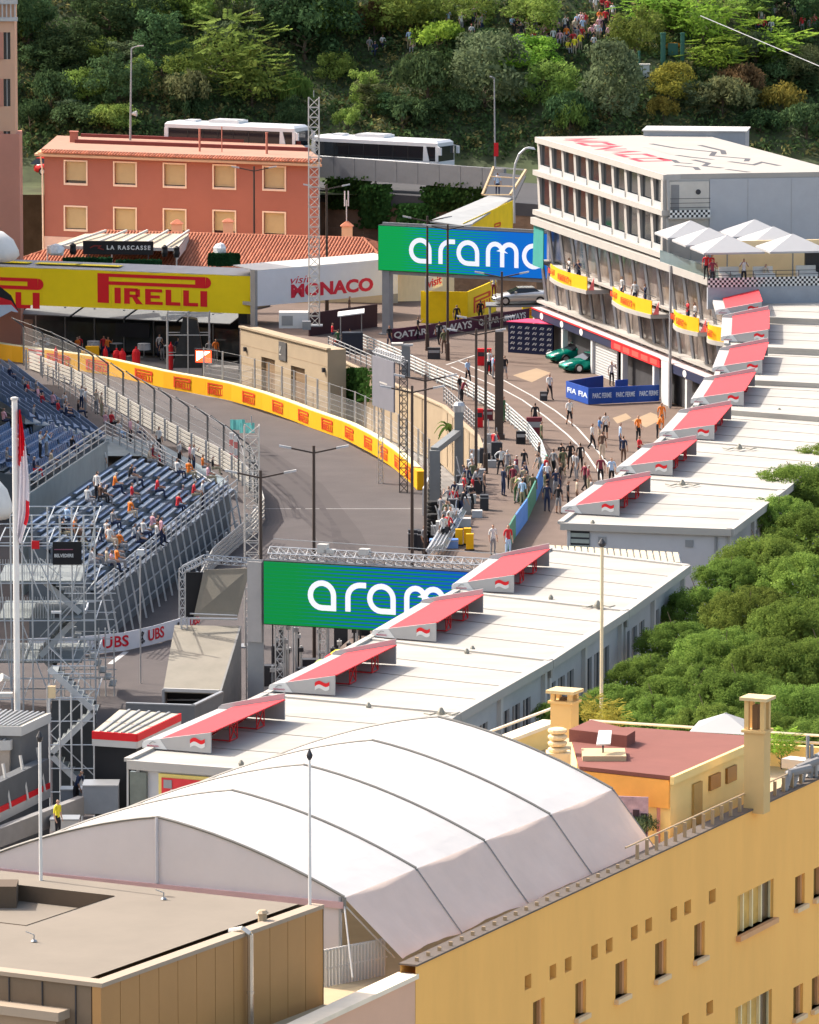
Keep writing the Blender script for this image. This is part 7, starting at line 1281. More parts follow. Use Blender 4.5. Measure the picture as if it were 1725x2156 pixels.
# timing stand and pit wall furniture
p = P(738, 745, ZP); t = thing("timing_stand", "dark timing stand with tilted white sunshade near the pit entry", "stand", p); b = B(); b.box(p.x - .6, p.x + .9, p.y, p.y + 1.0, ZP, ZP + 1.5); b.build("desk", M("desk_navy", (.02, .025, .04), .5), t); b = B(); b.prism([(p.x - .9, p.y - .5, ZP + 2.7), (p.x + 1.0, p.y - .5, ZP + 2.95), (p.x + 1.0, p.y + 1.4, ZP + 3.05), (p.x - .9, p.y + 1.4, ZP + 2.8)], (0, 0, .08)); b.build("sunshade", WHITE, t)
for dx in (-.7, .8): b = B(); b.tube((p.x + dx, p.y + .5, ZP), (p.x + dx, p.y + .5, ZP + 2.8), .04); b.build("post", GREY, t)
for u, v, lab, mt, w_, h_ in ((914, 756, "dark monitor box on the pit lane edge", DARK, .9, .8), (718, 742, "orange barrier block by the timing stand", ORG, 1.2, .8), (1020, 770, "red drink cooler on the pit lane near the white line", RED, 1.0, 1.2), (1034, 782, "small red cooler right of the bigger one", RED, .6, .8), (1009, 900, "red fire cabinet at the railing", RED, .5, 1.2), (1027, 885, "small maroon board on the railing", M("board_maroon", (.15, .02, .03), .6), .7, .7), (1145, 844, "small black wheeled suitcase beside a walking man", DARK, .5, .6), (1097, 935, "black bag hung on the curved fence", BLACK, .6, .8), (1125, 925, "round maroon board on the curved fence", M("board_maroon", (.15, .02, .03), .6), 1.0, 1.4)):
    p = P(u, v, ZP); tt = thing("pit_lane_box", lab, "box", p); b = B(); b.box(p.x - w_ / 2, p.x + w_ / 2, p.y, p.y + .4, ZP, ZP + h_); b.build("case", mt, tt); b = B(); b.box(p.x - w_ / 2 + .05, p.x + w_ / 2 - .05, p.y - .02, p.y, ZP + h_ * .55, ZP + h_ * .8); b.build("front_panel", DARK if mt is RED else GREY, tt)
for u, v in ((990, 1160), (967, 1150), (985, 1148)): p = P(u, v, ZP); tt = thing("marshal_cone", "bright yellow covered marshal case near the truss beams", "case", p, "yellow cases at the pit wall"); b = B(); b.box(p.x - .22, p.x + .2, p.y, p.y + .4, ZP + .1, ZP + .95); b.build("cover", YEL, tt); b = B(); b.box(p.x - .3, p.x + .25, p.y + .05, p.y + .45, ZP, ZP + .1); b.build("skid", DARK, tt)
for u, v, c_ in ((678, 1395, 'lime'), (700, 1383, 'red'), (712, 1375, 'yellow'), (630, 1428, 'orange'), (612, 1440, 'orange'), (655, 1415, 'red')): p = PY(u, v, 290); b = B(); b.lathe((p.x, p.y, ZP), [(.4, 0), (.45, p.z - ZP - .3), (.35, p.z - ZP), (.15, p.z - ZP + .15)], 10); tag(b.build("covered_drum", cloth(c_)), f"{c_} covered drum glimpsed over the second red wedge", "drum", "coloured drums beyond the second wedge")
# ================================================================== umbrella pines on the right
PINE = M_leaf("pine_needles", (.165, .24, .05), .02, .35, .4, 1.2); GP = "umbrella pines beside the garages"
PT = [(1735, 975, 75), (1665, 1010, 60), (1690, 1030, 105), (1640, 1080, 70), (1725, 1120, 95), (1610, 1175, 88), (1540, 1210, 70), (1700, 1215, 95), (1480, 1275, 80), (1580, 1285, 92), (1690, 1310, 98), (1430, 1350, 78), (1530, 1370, 92), (1640, 1395, 98), (1740, 1390, 90), (1370, 1420, 78), (1460, 1445, 90), (1570, 1465, 95), (1690, 1490, 98), (1300, 1478, 72), (1390, 1505, 80), (1180, 1500, 50), (1240, 1500, 60), (1500, 1530, 90), (1610, 1545, 90), (1730, 1560, 90)]
for i, (u, v, r_) in enumerate(PT):
    zc = 9.2 if u < 1500 else 9.9; p = P(u, v, zc); s = p.y / FPX; rx = r_ * s * 1.28
    tree("umbrella_pine", (p.x, p.y, zc - rx * .5), 'pine', rx, rx * 1.05, PINE, f"dense green umbrella pine crown beside the white garages", "tree", GP, trunk=4.0)
# ================================================================== yellow building, its roof terrace
ZY = 18.0; YA, YB = P(875, 2035, ZY), P(1725, 1640, ZY); YF = Fr(YA, YB); YELP = M("ochre_plaster", srgb(253, 192, 104), .85, .07, .5, .12, stretch=(1, 1, .25)); YL2 = M("pale_ochre", srgb(236, 208, 140), .85, .06, .5); FRY = M("window_trim_tan", srgb(214, 160, 110), .7)
t = thing("ochre_building", "long ochre yellow building with small recessed windows, lower right", "building", YF(0, 0, 0)); Z = lambda x, y: (1109.3 + x / 2.802, 1442 + y / 2.802); holes = []; small = []; tall = []; big = []
for x, y in ((155, 1695), (245, 1652), (400, 1578), (487, 1540), (635, 1465), (720, 1420), (868, 1355), (950, 1315), (1095, 1250), (1080, 1908), (937, 1985), (8, 1755)):
    u, v = Z(x, y); xa, _ = YF.hit(u - 7, v); xb, _ = YF.hit(u + 7, v); xm, zm = YF.hit(u, v); small.append((xa, xb, zm - .2, zm + .22))
for x0, x1, y0, y1 in ((287, 350, 1740, 1960), (523, 592, 1620, 1850), (757, 825, 1500, 1735), (988, 1050, 1390, 1625), (37, 105, 1850, 2080), (1583, 1640, 1105, 1320), (1693, 1750, 1055, 1265), (1573, 1630, 1755, 1970), (1682, 1740, 1700, 1920)):
    xm, z0 = YF.hit(*Z((x0 + x1) / 2, (y0 + y1) / 2)); xa, _ = YF.hit(*Z(x0, (y0 + y1) / 2)); xb, _ = YF.hit(*Z(x1, (y0 + y1) / 2)); hz = (y1 - y0) / 2.802 / 78 / 2; tall.append((xa, xb, z0 - hz, z0 + hz))
for x0, x1, y0, y1 in ((1243, 1455, 1165, 1455), (1230, 1445, 1820, 2110)):
    xm, z0 = YF.hit(*Z((x0 + x1) / 2, (y0 + y1) / 2 - 0)); xa, _ = YF.hit(*Z(x0, (y0 + y1) / 2)); xb, _ = YF.hit(*Z(x1, (y0 + y1) / 2)); big.append((xa, xb, z0 - .62, z0 + .62))
holes = small + tall + big; b = B(); XR = YF.len + 8; holed(b, YF, -.0, XR, 2, ZY, holes, .28); b.quad(YF(0, 0, ZY), YF(XR, 0, ZY), YF(XR, .45, ZY), YF(0, .45, ZY)); b.quad(YF(0, .45, ZY), YF(XR, .45, ZY), YF(XR, .45, ZY - .7), YF(0, .45, ZY - .7)); b.build("facade", YELP, t)
b = B(); holed(b, YF, -9, -.02, 2, ZY - .35, [], .3); b.quad(YF(-9, 0, ZY - .35), YF(0, 0, ZY - .35), YF(0, .5, ZY - .35), YF(-9, .5, ZY - .35)); b.build("pink_facade", M("pinkish_plaster", srgb(222, 178, 148), .85, .06, .4), t); b = B(); b.box(-9, .1, -.06, .56, ZY - .35, ZY - .22, YF); b.build("pink_coping", M("coping_cream", srgb(238, 222, 196), .7), t)
b = B(); b.box(-9, XR, .45, 12.2, 15.5, ZY - .7, YF); b.build("terrace_floor", M("terrace_beige", srgb(180, 162, 130), .85, .08), t); b = B(); b.box(0, XR, -.05, .5, ZY, ZY + .05, YF); b.build("parapet_coping", M("coping_dark", srgb(98, 88, 80), .8, .15), t)
for h in small: b = B(); b.box(h[0], h[1], .2, .24, h[2], h[3], YF); b.build("window", M("pane_brown", srgb(112, 90, 62), .5), t)
for h in tall:
    b = B(); b.box(h[0], h[1], .2, .24, h[2], h[3], YF); w_ = b.build("window", M("pane_tan", srgb(120, 92, 48), .25, .2), t); b = B(); b.box(h[1] - .12, h[1], .1, .2, h[2], h[3], YF); b.build("side_trim", FRY, w_); b = B(); b.box(h[0] - .08, h[1] + .08, -.14, .2, h[2] - .14, h[2], YF); b.build("sill", M("sill_cream", srgb(230, 196, 150), .7), w_)
for h in big:
    n = 4; b = B(); b.box(h[0], h[1], .2, .24, h[2], h[3], YF); w_ = b.build("window", M("pane_gold", srgb(214, 172, 92), .7, .25, 1.5), t); b = B(); b.box(h[0] - .1, h[1] + .1, -.16, .2, h[2] - .16, h[2], YF); b.build("sill", FRY, w_)
    for k in range(n + 1): x = h[0] + (h[1] - h[0]) * k / n; b = B(); b.box(x - .04, x + .04, .1, .2, h[2], h[3], YF); b.build("mullion", M("mullion_cream", srgb(238, 220, 170), .6), w_)
    b = B(); x = h[0]; b.box(x + .75 * (h[1] - h[0]), h[1] - .05, .16, .2, h[2], h[3], YF); b.build("dark_pane", M("pane_dark_brown", srgb(92, 74, 50), .25), w_)
# rail along the roof edge with little feet
b = B(); b.tube(YF(15.5, .25, ZY + .5), YF(XR, .25, ZY + .5), .03, 5); b.build("edge_rail", M("rail_tan", srgb(176, 150, 116), .6), t)
for k in range(40): x = .4 + k * .75; b = B(); b.box(x, x + .05, .1, .2, ZY + .05, ZY + (.16 if x < 15.5 else .5), YF); b.build("rail_foot", M("rail_tan", srgb(176, 150, 116), .6), t)
# penthouse
t = thing("rooftop_house", "small pale yellow rooftop house with flat red-brown roof", "building", YF(19, 2, ZY)); zr = 19.35; q = [P(*Z(*p), zr) for p in ((310, 503), (853, 562), (1388, 328), (600, 270), (250, 285))]; RBR = M("roof_redbrown", srgb(122, 76, 68), .9, .08, .8, .1); b = B(); b.prism(q[::-1], (0, 0, .12)); b.build("roof", RBR, t)
c = sum(q, Vector()) / 5; b = B(); b.prism([c + (p - c) * .97 for p in q][::-1], (0, 0, -3.2)); b.build("wall", YL2, t); b = B(); b.prism([P(*Z(*p), zr + .5) for p in ((250, 262), (380, 205), (640, 270), (590, 300))][::-1], (0, 0, -.4)); b.build("raised_roof", RBR, t)
PF = Fr(q[1], q[2]); b = B(); b.box(-.1, PF.len, -.12, .0, zr - .12, zr + .12, PF); b.build("eaves", YL2, t)
for x0, x1, y0, y1, nm in ((962, 1012, 575, 900, "door"), (1060, 1120, 525, 610, "window"), (1160, 1215, 480, 570, "window")): xa, z1_ = PF.hit(*Z(x0, y0), .15); xb, _ = PF.hit(*Z(x1, y0), .15); _, z0_ = PF.hit(*Z((x0 + x1) / 2, y1), .15); _, z1_ = PF.hit(*Z((x0 + x1) / 2, y0), .15); b = B(); b.box(xa, xb, .0, .3, z0_, z1_, PF); b.build(nm, M("ochre_door", srgb(180, 148, 90), .7) if nm == "door" else M("ochre_glass", srgb(150, 110, 60), .4), t)
EFr = Fr(q[0], q[1]); b = B(); b.box(.1, EFr.len - .1, .02, .1, zr - .9, zr - .02, EFr); b.build("orange_fascia", M("orange_plaster", srgb(232, 168, 84), .8), t)
b = B(); a0, a1, a2 = P(*Z(485, 610), 18.9), P(*Z(740, 620), 18.9), P(*Z(815, 578), 19.1); f = Fr(a0, a1); b.box(0, f.len, -.7, -.65, 16.9, 18.8, f); b.build("printed_screen", M("printed_pink", srgb(186, 160, 172), .8, .45, 1.6), t); f2 = Fr(a1, a2); b = B(); b.box(0, f2.len, -.5, -.45, 16.9, 19.0, f2); b.build("side_screen", M("printed_rose", srgb(196, 140, 132), .8, .2, 1.2), t)
for k in range(5): b = B(); x = .15 + k * f.len * .18; b.box(x, x + .2, -.73, -.7, 17.4 + .15 * (k % 3), 18.3 + .1 * (k % 2), f); b.build("dark_print", M("print_dark", srgb(70, 54, 62), .8, .3), t)
p = P(*Z(690, 880), 17.6); tree("potted_olive", (p.x, p.y - .3, 17.45), 'bush', .5, 1.0, LF['grey'], "small grey-green potted bush between the tent and the rooftop house", "bush", None, trunk=.25)
# dish on a slab
p = P(*Z(450, 430), zr + .12); t = thing("satellite_panel", "white tilted panel antenna on a beige slab, on the red-brown roof", "antenna", p); b = B(); b.box(p.x - .65, p.x + .7, p.y - .6, p.y + .8, zr + .12, zr + .28); b.build("slab", M("slab_beige", srgb(190, 168, 132), .8), t); b = B(); b.bar((p.x, p.y, zr + .28), (p.x, p.y + .1, zr + .6), .05, .05); b.build("stem", DARK, t); b = B(); b.prism([(p.x - .22, p.y - .3, zr + .55), (p.x + .22, p.y - .3, zr + .58), (p.x + .28, p.y + .5, zr + .85), (p.x - .12, p.y + .5, zr + .85)], (0, -.02, .05)); b.build("panel", WHITE, t)
def chimney(label, u0, u1, vt, vb, z, hood=True):
    s0 = P((u0 + u1) / 2, vb, z) + YF.ay * .12; Y = s0.y; w_ = (u1 - u0) * Y / FPX; h_ = (vb - vt) * Y / FPX; fr = Fr(s0 - YF.ax * .1, s0 + YF.ax); d = w_ * .72; t = thing("rooftop_chimney", label, "chimney", s0, "rooftop chimneys"); F_ = Fr(Vector((s0.x, s0.y, 0)) - Vector(YF.ay) * 0, Vector((s0.x, s0.y, 0)) + YF.ax); b = B(); k = w_ * .62; hb = h_ * .68
    b.box(-k / 2, k / 2, -.05, k * 1.1, z - .1, z + hb, F_); b.build("stack", M("chimney_plaster", srgb(214, 180, 122), .85, .05), t); b = B(); b.box(-k / 2 - .07, k / 2 + .07, -.12, k * 1.1 + .07, z + hb, z + hb + .08, F_); b.build("ledge", M("chimney_plaster", srgb(214, 180, 122), .85), t)
    for x in (-k / 2, k / 2 - .14):
        for y in (-.05, k * 1.1 - .14): b = B(); b.box(x, x + .14, y, y + .14, z + hb + .08, z + h_ - .14, F_); b.build("corner_post", M("chimney_plaster", srgb(214, 180, 122), .85), t)
    b = B(); b.box(-.16, .16, k * .4, k * .7, z + hb + .08, z + h_ - .3, F_); b.build("flue", M("flue_shade", srgb(120, 90, 60), .8), t); b = B(); b.box(-k / 2 - .12, k / 2 + .12, -.17, k * 1.1 + .12, z + h_ - .14, z + h_ - .04, F_); b.build("cap", M("cap_cream", srgb(206, 184, 138), .8), t)
chimney("taller pale yellow chimney at the rooftop house's right end", 1588, 1650, 1458, 1705, 18.0); chimney("pale yellow chimney at the rooftop house's left, near the pole", 1182, 1248, 1448, 1545, 19.0)
p = P(1174, 1590, 19.4); t = thing("round_flue", "stubby round louvred flue beside the tent's far corner", "flue", p); b = B(); b.box(p.x - .35, p.x + .4, p.y - .3, p.y + .4, 17.5, 19.5); b.build("base", CREAM, t)
for k in range(4): b = B(); b.lathe((p.x, p.y, 19.5 + k * .2), [(.26, 0), (.3, .06), (.3, .12), (.2, .16)], 12); b.build("louvre_ring", CREAM, t)
# far terrace balustrade, parasol, planter palms behind the house
t = thing("terrace_balustrade", "long cream terrace parapet with rails behind the rooftop house", "balustrade", P(1400, 1530, 18)); f = Fr(P(1240, 1518, 18.4), P(1760, 1552, 18.4)); b = B(); b.box(0, f.len, 0, .3, 15, 18.0, f); b.build("wall", YL2, t)
for z in (18.15, 18.4): b = B(); b.tube(f(0, .1, z), f(f.len, .1, z), .05, 5); b.build("rail", M("coping_cream", srgb(238, 222, 196), .7), t)
f = Fr(P(1040, 1562, 18.2), P(1172, 1512, 18.2)); b = B(); b.box(0, f.len, 0, .4, 15, 18.0, f); b.build("wall", YL2, t); b = B(); b.box(-.1, f.len, -.1, .5, 18.0, 18.12, f); b.build("coping", M("coping_cream", srgb(238, 222, 196), .7), t); b = B(); b.tube(f(0, .2, 18.5), f(f.len, .2, 18.5), .05, 5); b.build("rail", M("coping_cream", srgb(238, 222, 196), .7), t)
a = P(1452, 1540, 18.6); c = P(1585, 1548, 18.6); ap = P(1518, 1505, 19.0); t = thing("terrace_parasol", "white pyramid parasol behind the rooftop house", "parasol", ((a + c) / 2)); dpt = Vector((.4, 2.0, 0)); b = B(); ap = (a + c) / 2 + dpt / 2 + Vector((0, 0, .5)); b.add([a, c, c + dpt, a + dpt, ap], [(0, 1, 4), (1, 2, 4), (2, 3, 4), (3, 0, 4)]); b.build("canopy", PAR, t); b = B(); b.tube(ap, Vector((ap.x, ap.y, 17.2)), .05); b.build("pole", GREY, t)
for u, v in ((1250, 1490), (1285, 1500), (1645, 1555)): p = P(u, v + 20, 18); tree("terrace_shrub", (p.x, p.y, 17.6), 'feather', .65, .75, LF['yel'] if u < 1300 else LF['bright'], "yellow-green potted shrub on the far terrace edge", "bush", "potted shrubs on the far terrace", trunk=.5)
t = thing("rooftop_pipes", "jumble of grey pipes and ducts on the roof at the right edge", "pipes", P(1690, 1660, 18)); rg = random.Random(3)
for k in range(5): p = P(1650 + k * 17, 1668 - k * 9, 18.0); b = B(); b.path([p, p + Vector((.2, .6, .5)), p + Vector((.9, 1.2, .55 + .1 * k))], .13, 8); b.build("duct", M("duct_grey", (.25, .24, .23), .6, .15), t)
for k in range(3): p = P(1700 + k * 9, 1640, 18); b = B(); b.tube(p, p + Vector((0, 0, 1.4 - .3 * k)), .06, 7); b.build("stub_pipe", GREY, t)
b = B(); a, c = P(1655, 1604, 18.3), P(1730, 1612, 18.3); b.bar(a, c, .6, .3); b.build("white_duct", OFFW, t)
# ================================================================== white vaulted tent on the roof
ZT = 19.6; E0, E1 = P(725, 1890, ZT), P(1290, 1662, ZT); TF_ = Fr(E0, E1); TENT = M("tent_membrane", (.64, .615, .59), .6, .05, .5, .6, trans=.15, stretch=(1, 1, .4), bscale=1.3); NB = 4; TL = TF_.len; TW = 11.6; RI = 1.75
def prof(k): # k 0..1 across from the right eave to the left one
    x = abs(2 * k - 1); return RI * (1 - x ** 1.9 * .55 - x * .45) * 1.0
t = thing("vaulted_tent", "large white vaulted tent with rib lines on the ochre building's roof", "tent", TF_(0, 5, ZY)); NS_ = 20
for bay in range(NB):
    x0, x1 = TL * bay / NB + .02, TL * (bay + 1) / NB - .02; b = B()
    for k in range(NS_):
        k0, k1 = k / NS_, (k + 1) / NS_; m_ = (x0 + x1) / 2; sag = .05
        for xa, xb in ((x0, m_), (m_, x1)):
            dz = lambda x: -sag * (1 - abs(2 * (x - x0) / (x1 - x0) - 1))
            b.quad(TF_(xa, k0 * TW, ZT + prof(k0) + dz(xa)), TF_(xb, k0 * TW, ZT + prof(k0) + dz(xb)), TF_(xb, k1 * TW, ZT + prof(k1) + dz(xb)), TF_(xa, k1 * TW, ZT + prof(k1) + dz(xa)))
    b.build("roof_membrane", TENT, t, True)
    # side wall panel raking outwards, cut edge sagging
    e = .12 if bay else 0; o0, o1 = TF_(x0, 0, ZT), TF_(x1, 0, ZT); yb = YF.inv(o0)[1]; b = B(); nn = 6; od = -1.42
    xs = x0 - .03; x1 += .03
    nx_ = 14
    def off(f, g): return TF_(xs + (x1 - xs) * g + (f * .75 * (1 - g) if bay == 0 else 0), od * f + .05 * f * math.sin(g * 19 + bay) * math.sin(f * 2.6) + .10 * math.sin(math.pi * g) * math.sin(math.pi * f), ZT - 1.72 * f + .10 * math.sin(math.pi * g) * f ** 3)
    for i in range(nn):
        for j_ in range(nx_): b.quad(off(i / nn, j_ / nx_), off(i / nn, (j_ + 1) / nx_), off((i + 1) / nn, (j_ + 1) / nx_), off((i + 1) / nn, j_ / nx_))
    b.build("side_panel", M("tent_side", (.95, .78, .69), .6, .06, .8, .15, trans=.42), t, True)  # warm bounced light on the tent sides is put into this base colour
    b = B(); b.path([off(k / 6, 1) + Vector((.02, -.02, 0)) for k in range(7)], .022, 4); b.build("side_seam", M("seam_grey", (.3, .28, .27), .6), t)
    b = B(); b.quad(TF_(x0, TW, ZT), TF_(x1, TW, ZT), TF_(x1, TW, ZT - 1.7), TF_(x0, TW, ZT - 1.7)); b.build("rear_panel", TENT, t)
for bay in range(NB + 1):
    x = TL * bay / NB; b = B(); b.path([TF_(x, k / NS_ * TW, ZT + prof(k / NS_) + .02) for k in range(NS_ + 1)], .045, 6); b.build("arch_rib", M("rib_grey", (.2, .19, .17), .5), t)
    b = B(); b.tube(TF_(x, 0, ZT), TF_(x, -.0, ZT - .42), .06, 6); b.build("bracket", M("rib_grey", (.2, .19, .17), .5), t); b = B(); b.tube(TF_(x, .12, ZY - .7), TF_(x, .12, ZT), .05, 6); b.build("upright", GALV, t)
b = B(); gp = [TF_(0, k / NS_ * TW, ZT + prof(k / NS_)) for k in range(NS_ + 1)]
for k in range(NS_): b.quad(gp[k], gp[k + 1], Vector((gp[k + 1].x, gp[k + 1].y, ZT - .12)), Vector((gp[k].x, gp[k].y, ZT - .12)))
b.build("gable_near", M("tent_gable", (.76, .70, .69), .6, .05, .6, trans=.3), t); b = B()
gp = [TF_(TL, k / NS_ * TW, ZT + prof(k / NS_)) for k in range(NS_ + 1)]
for k in range(NS_): b.quad(gp[k], gp[k + 1], Vector((gp[k + 1].x, gp[k + 1].y, ZT - 1.7)), Vector((gp[k].x, gp[k].y, ZT - 1.7)))
b.build("gable_far", MATS["tent_gable"], t); b = B(); b.tube(TF_(-.03, TW / 2, ZT - .1), TF_(-.03, TW / 2, ZT + RI), .05, 6); b.build("gable_seam", M("seam_white", (.55, .53, .55), .6), t)
b = B(); b.box(-.08, .04, 0, TW, ZT - .3, ZT - .12, TF_); b.build("gable_beam", M("beam_pinkish", srgb(196, 160, 158), .6), t); b = B(); b.quad(TF_(.02, .1, ZT - .3), TF_(.02, 5.6, ZT - .3), TF_(.02, 5.6, ZT - 2.2), TF_(.02, .1, ZT - 2.2)); b.build("gable_curtain", MATS["tent_gable"], t)
for e in (TF_(-1.3, -.9, ZY - .3), TF_(1.1, -1.0, ZY - .2)): b = B(); b.tube(TF_(0, 0, ZT - .2), e, .025, 5); b.build("guy_line", OFFW, t)
railing([(683, 2078), (815, 2052)], ZY - .7, 1.0, 2, "white balustrade under the tent's near corner", OFFW, .12, r=.03)
# ================================================================== tan roofed building in the lower left corner
ZN = 20.0; N_, Rr = P(215, 2075, ZN), P(683, 1908, ZN); NFr = Fr(N_, Rr); TANR = M("tan_roof", srgb(124, 115, 103), .9, .09, .4, .06); GOLDC = M("gold_cladding", srgb(170, 128, 78), .55, .08, .5); RIM = M("rim_beige", srgb(160, 144, 125), .7, .04); DKC = M("dark_front", srgb(112, 96, 78), .7)
t = thing("tan_roof_building", "building with flat tan roof and gold-brown panel sides, lower left corner", "building", NFr(0, 0, 5)); NL = NFr.len
xa_, ya_, _ = NFr.inv(P(-20, 1868, ZN)); hx0, hy0, _ = NFr.inv(P(190, 1880, ZN)); hx1, hy1, _ = NFr.inv(P(55, 1948, ZN))
hole = (min(hx0, hx1), max(hx0, hx1) - .0, min(hy0, hy1), 16)
b = B()
for x0, x1, y0, y1 in cells([.55, NL - .0, hole[0], hole[1]], [.8, 19, hole[2], hole[3]], [hole]): b.quad(NFr(x0, y0, ZN - .02), NFr(x1, y0, ZN - .02), NFr(x1, y1, ZN - .02), NFr(x0, y1, ZN - .02))
b.build("roof_surface", TANR, t); b = B(); z9 = ZN - .45; h = hole; b.quad(NFr(h[0], h[2], z9), NFr(h[1], h[2], z9), NFr(h[1], h[3], z9), NFr(h[0], h[3], z9)); b.build("well_floor", TANR, t); b = B(); b.quad(NFr(h[0], h[2], z9), NFr(h[0], h[2], ZN), NFr(h[1], h[2], ZN), NFr(h[1], h[2], z9)); b.quad(NFr(h[1], h[2], z9), NFr(h[1], h[2], ZN), NFr(h[1], h[3], ZN), NFr(h[1], h[3], z9)); b.quad(NFr(h[0], h[2], z9), NFr(h[0], h[3], z9), NFr(h[0], h[3], ZN), NFr(h[0], h[2], ZN)); b.build("well_side", M("well_dark", srgb(92, 78, 64), .8), t)
b = B(); b.bar(NFr(h[0] + .12, h[2], ZN - .3), NFr(h[0] + .12, h[3], ZN - .3), .18, .12); b.build("well_green_edge", M("green_edge", srgb(150, 168, 132), .7), t); b = B(); p = P(10, 1925, ZN - .7); b.box(p.x - .6, p.x + .35, p.y - .4, p.y + .6, ZN - .75, ZN + .15); b.build("well_box", M("well_dark", srgb(92, 78, 64), .8), t)
# parapet rim with dark gutter gap on the right side
b = B(); b.box(0, NL, 0, .38, ZN - .06, ZN + .05, NFr); b.build("rim", RIM, t); b = B(); b.box(.5, NL - .3, .38, .8, ZN - .5, ZN - .3, NFr); b.build("gutter", BLACK, t); b = B(); b.box(.0, .45, .38, 19, ZN - .06, ZN + .05, NFr); b.build("rim_front", RIM, t)
n = 12
for k in range(n): b = B(); b.box(NL * k / n + .012, NL * (k + 1) / n - .012, .04, .3, 2, ZN - .06, NFr); b.build("cladding_panel", GOLDC, t)
b = B(); b.box(0.1, NL - .1, .12, .36, 2, ZN - .1, NFr); b.build("cladding_backing", DARK, t); b = B(); b.box(.06, .3, .36, 19, 2, ZN - .06, NFr); b.build("front_wall", DKC, t); b = B(); b.quad(NFr(NL, .02, 2), NFr(NL, 19, 2), NFr(NL, 19, ZN - .03), NFr(NL, .02, ZN - .03)); b.build("rear_wall", DKC, t)
for k in range(14): b = B(); b.box(.03, .06, .8 + k * 1.0, .83 + k * 1.0, 2, ZN - .1, NFr); b.build("front_joint", DARK, t)
b = B(); b.box(-.5, .06, 1.0, 16, ZN - .95, ZN - .72, NFr); b.build("awning_ledge", RIM, t); b = B(); b.box(-.35, .06, 1.15, 16, ZN - 1.25, ZN - .95, NFr); b.build("awning_box", M("awning_brown", srgb(150, 128, 104), .7), t); b = B(); b.box(-.02, .1, 2.0, 16, 2, ZN - 1.5, NFr); b.build("dark_glazing", GLASS, t)
xp, _, _ = NFr.inv(P(505, 1965, ZN)); b = B(); b.path([NFr(xp, .5, ZN + .02), NFr(xp, .1, ZN + .12), NFr(xp, -.12, ZN - .0), NFr(xp, -.12, 3)], .085, 8); b.build("downpipe", M("pipe_silver", (.6, .55, .47), .25, .05, metal=.8), t)
for z in (18.4, 16.8): b = B(); b.tube(NFr(xp, -.12, z), NFr(xp, -.12, z + .08), .1, 8); b.build("pipe_joint", M("pipe_silver", (.6, .55, .47), .25, metal=.8), t)
xp2, _, _ = NFr.inv(P(545, 1940, ZN)); b = B(); b.lathe(NFr(xp2, .42, ZN - .2), [(.12, 0), (.12, .42), (.18, .44), (.1, .52)], 8); b.build("vent_cap", M("vent_tan", srgb(170, 150, 122), .6), t)
for u, v in ((72, 1982), (345, 1893)): p = P(u, v, ZN); b = B(); b.tube(p, p + Vector((0, 0, .18)), .02, 5); b.tube(p + Vector((0, 0, .18)), p + Vector((-.22, .1, .24)), .015, 4); b.lathe(p, [(.09, 0), (.05, .05)], 7); tag(b.build("roof_sensor", GREY), "small wire sensor stub on the tan roof", "sensor", "sensor stubs on the tan roof")
pole("slim white pole with dark knob in front of the tent's middle", 652, 1600, 1912, P(652, 1908, ZN).y, .045, PW_, ZN - .1); pole("slim white pole at the left, in front of the tent's gable edge", 84, 1562, 1855, P(84, 1852, ZN).y, .05, PW_, ZN - .1); pole("cream pole with dark knob rising in front of the garage roofs", 1268, 1152, 1540, 212, .07, M("pole_cream", srgb(214, 200, 168), .5), 4)
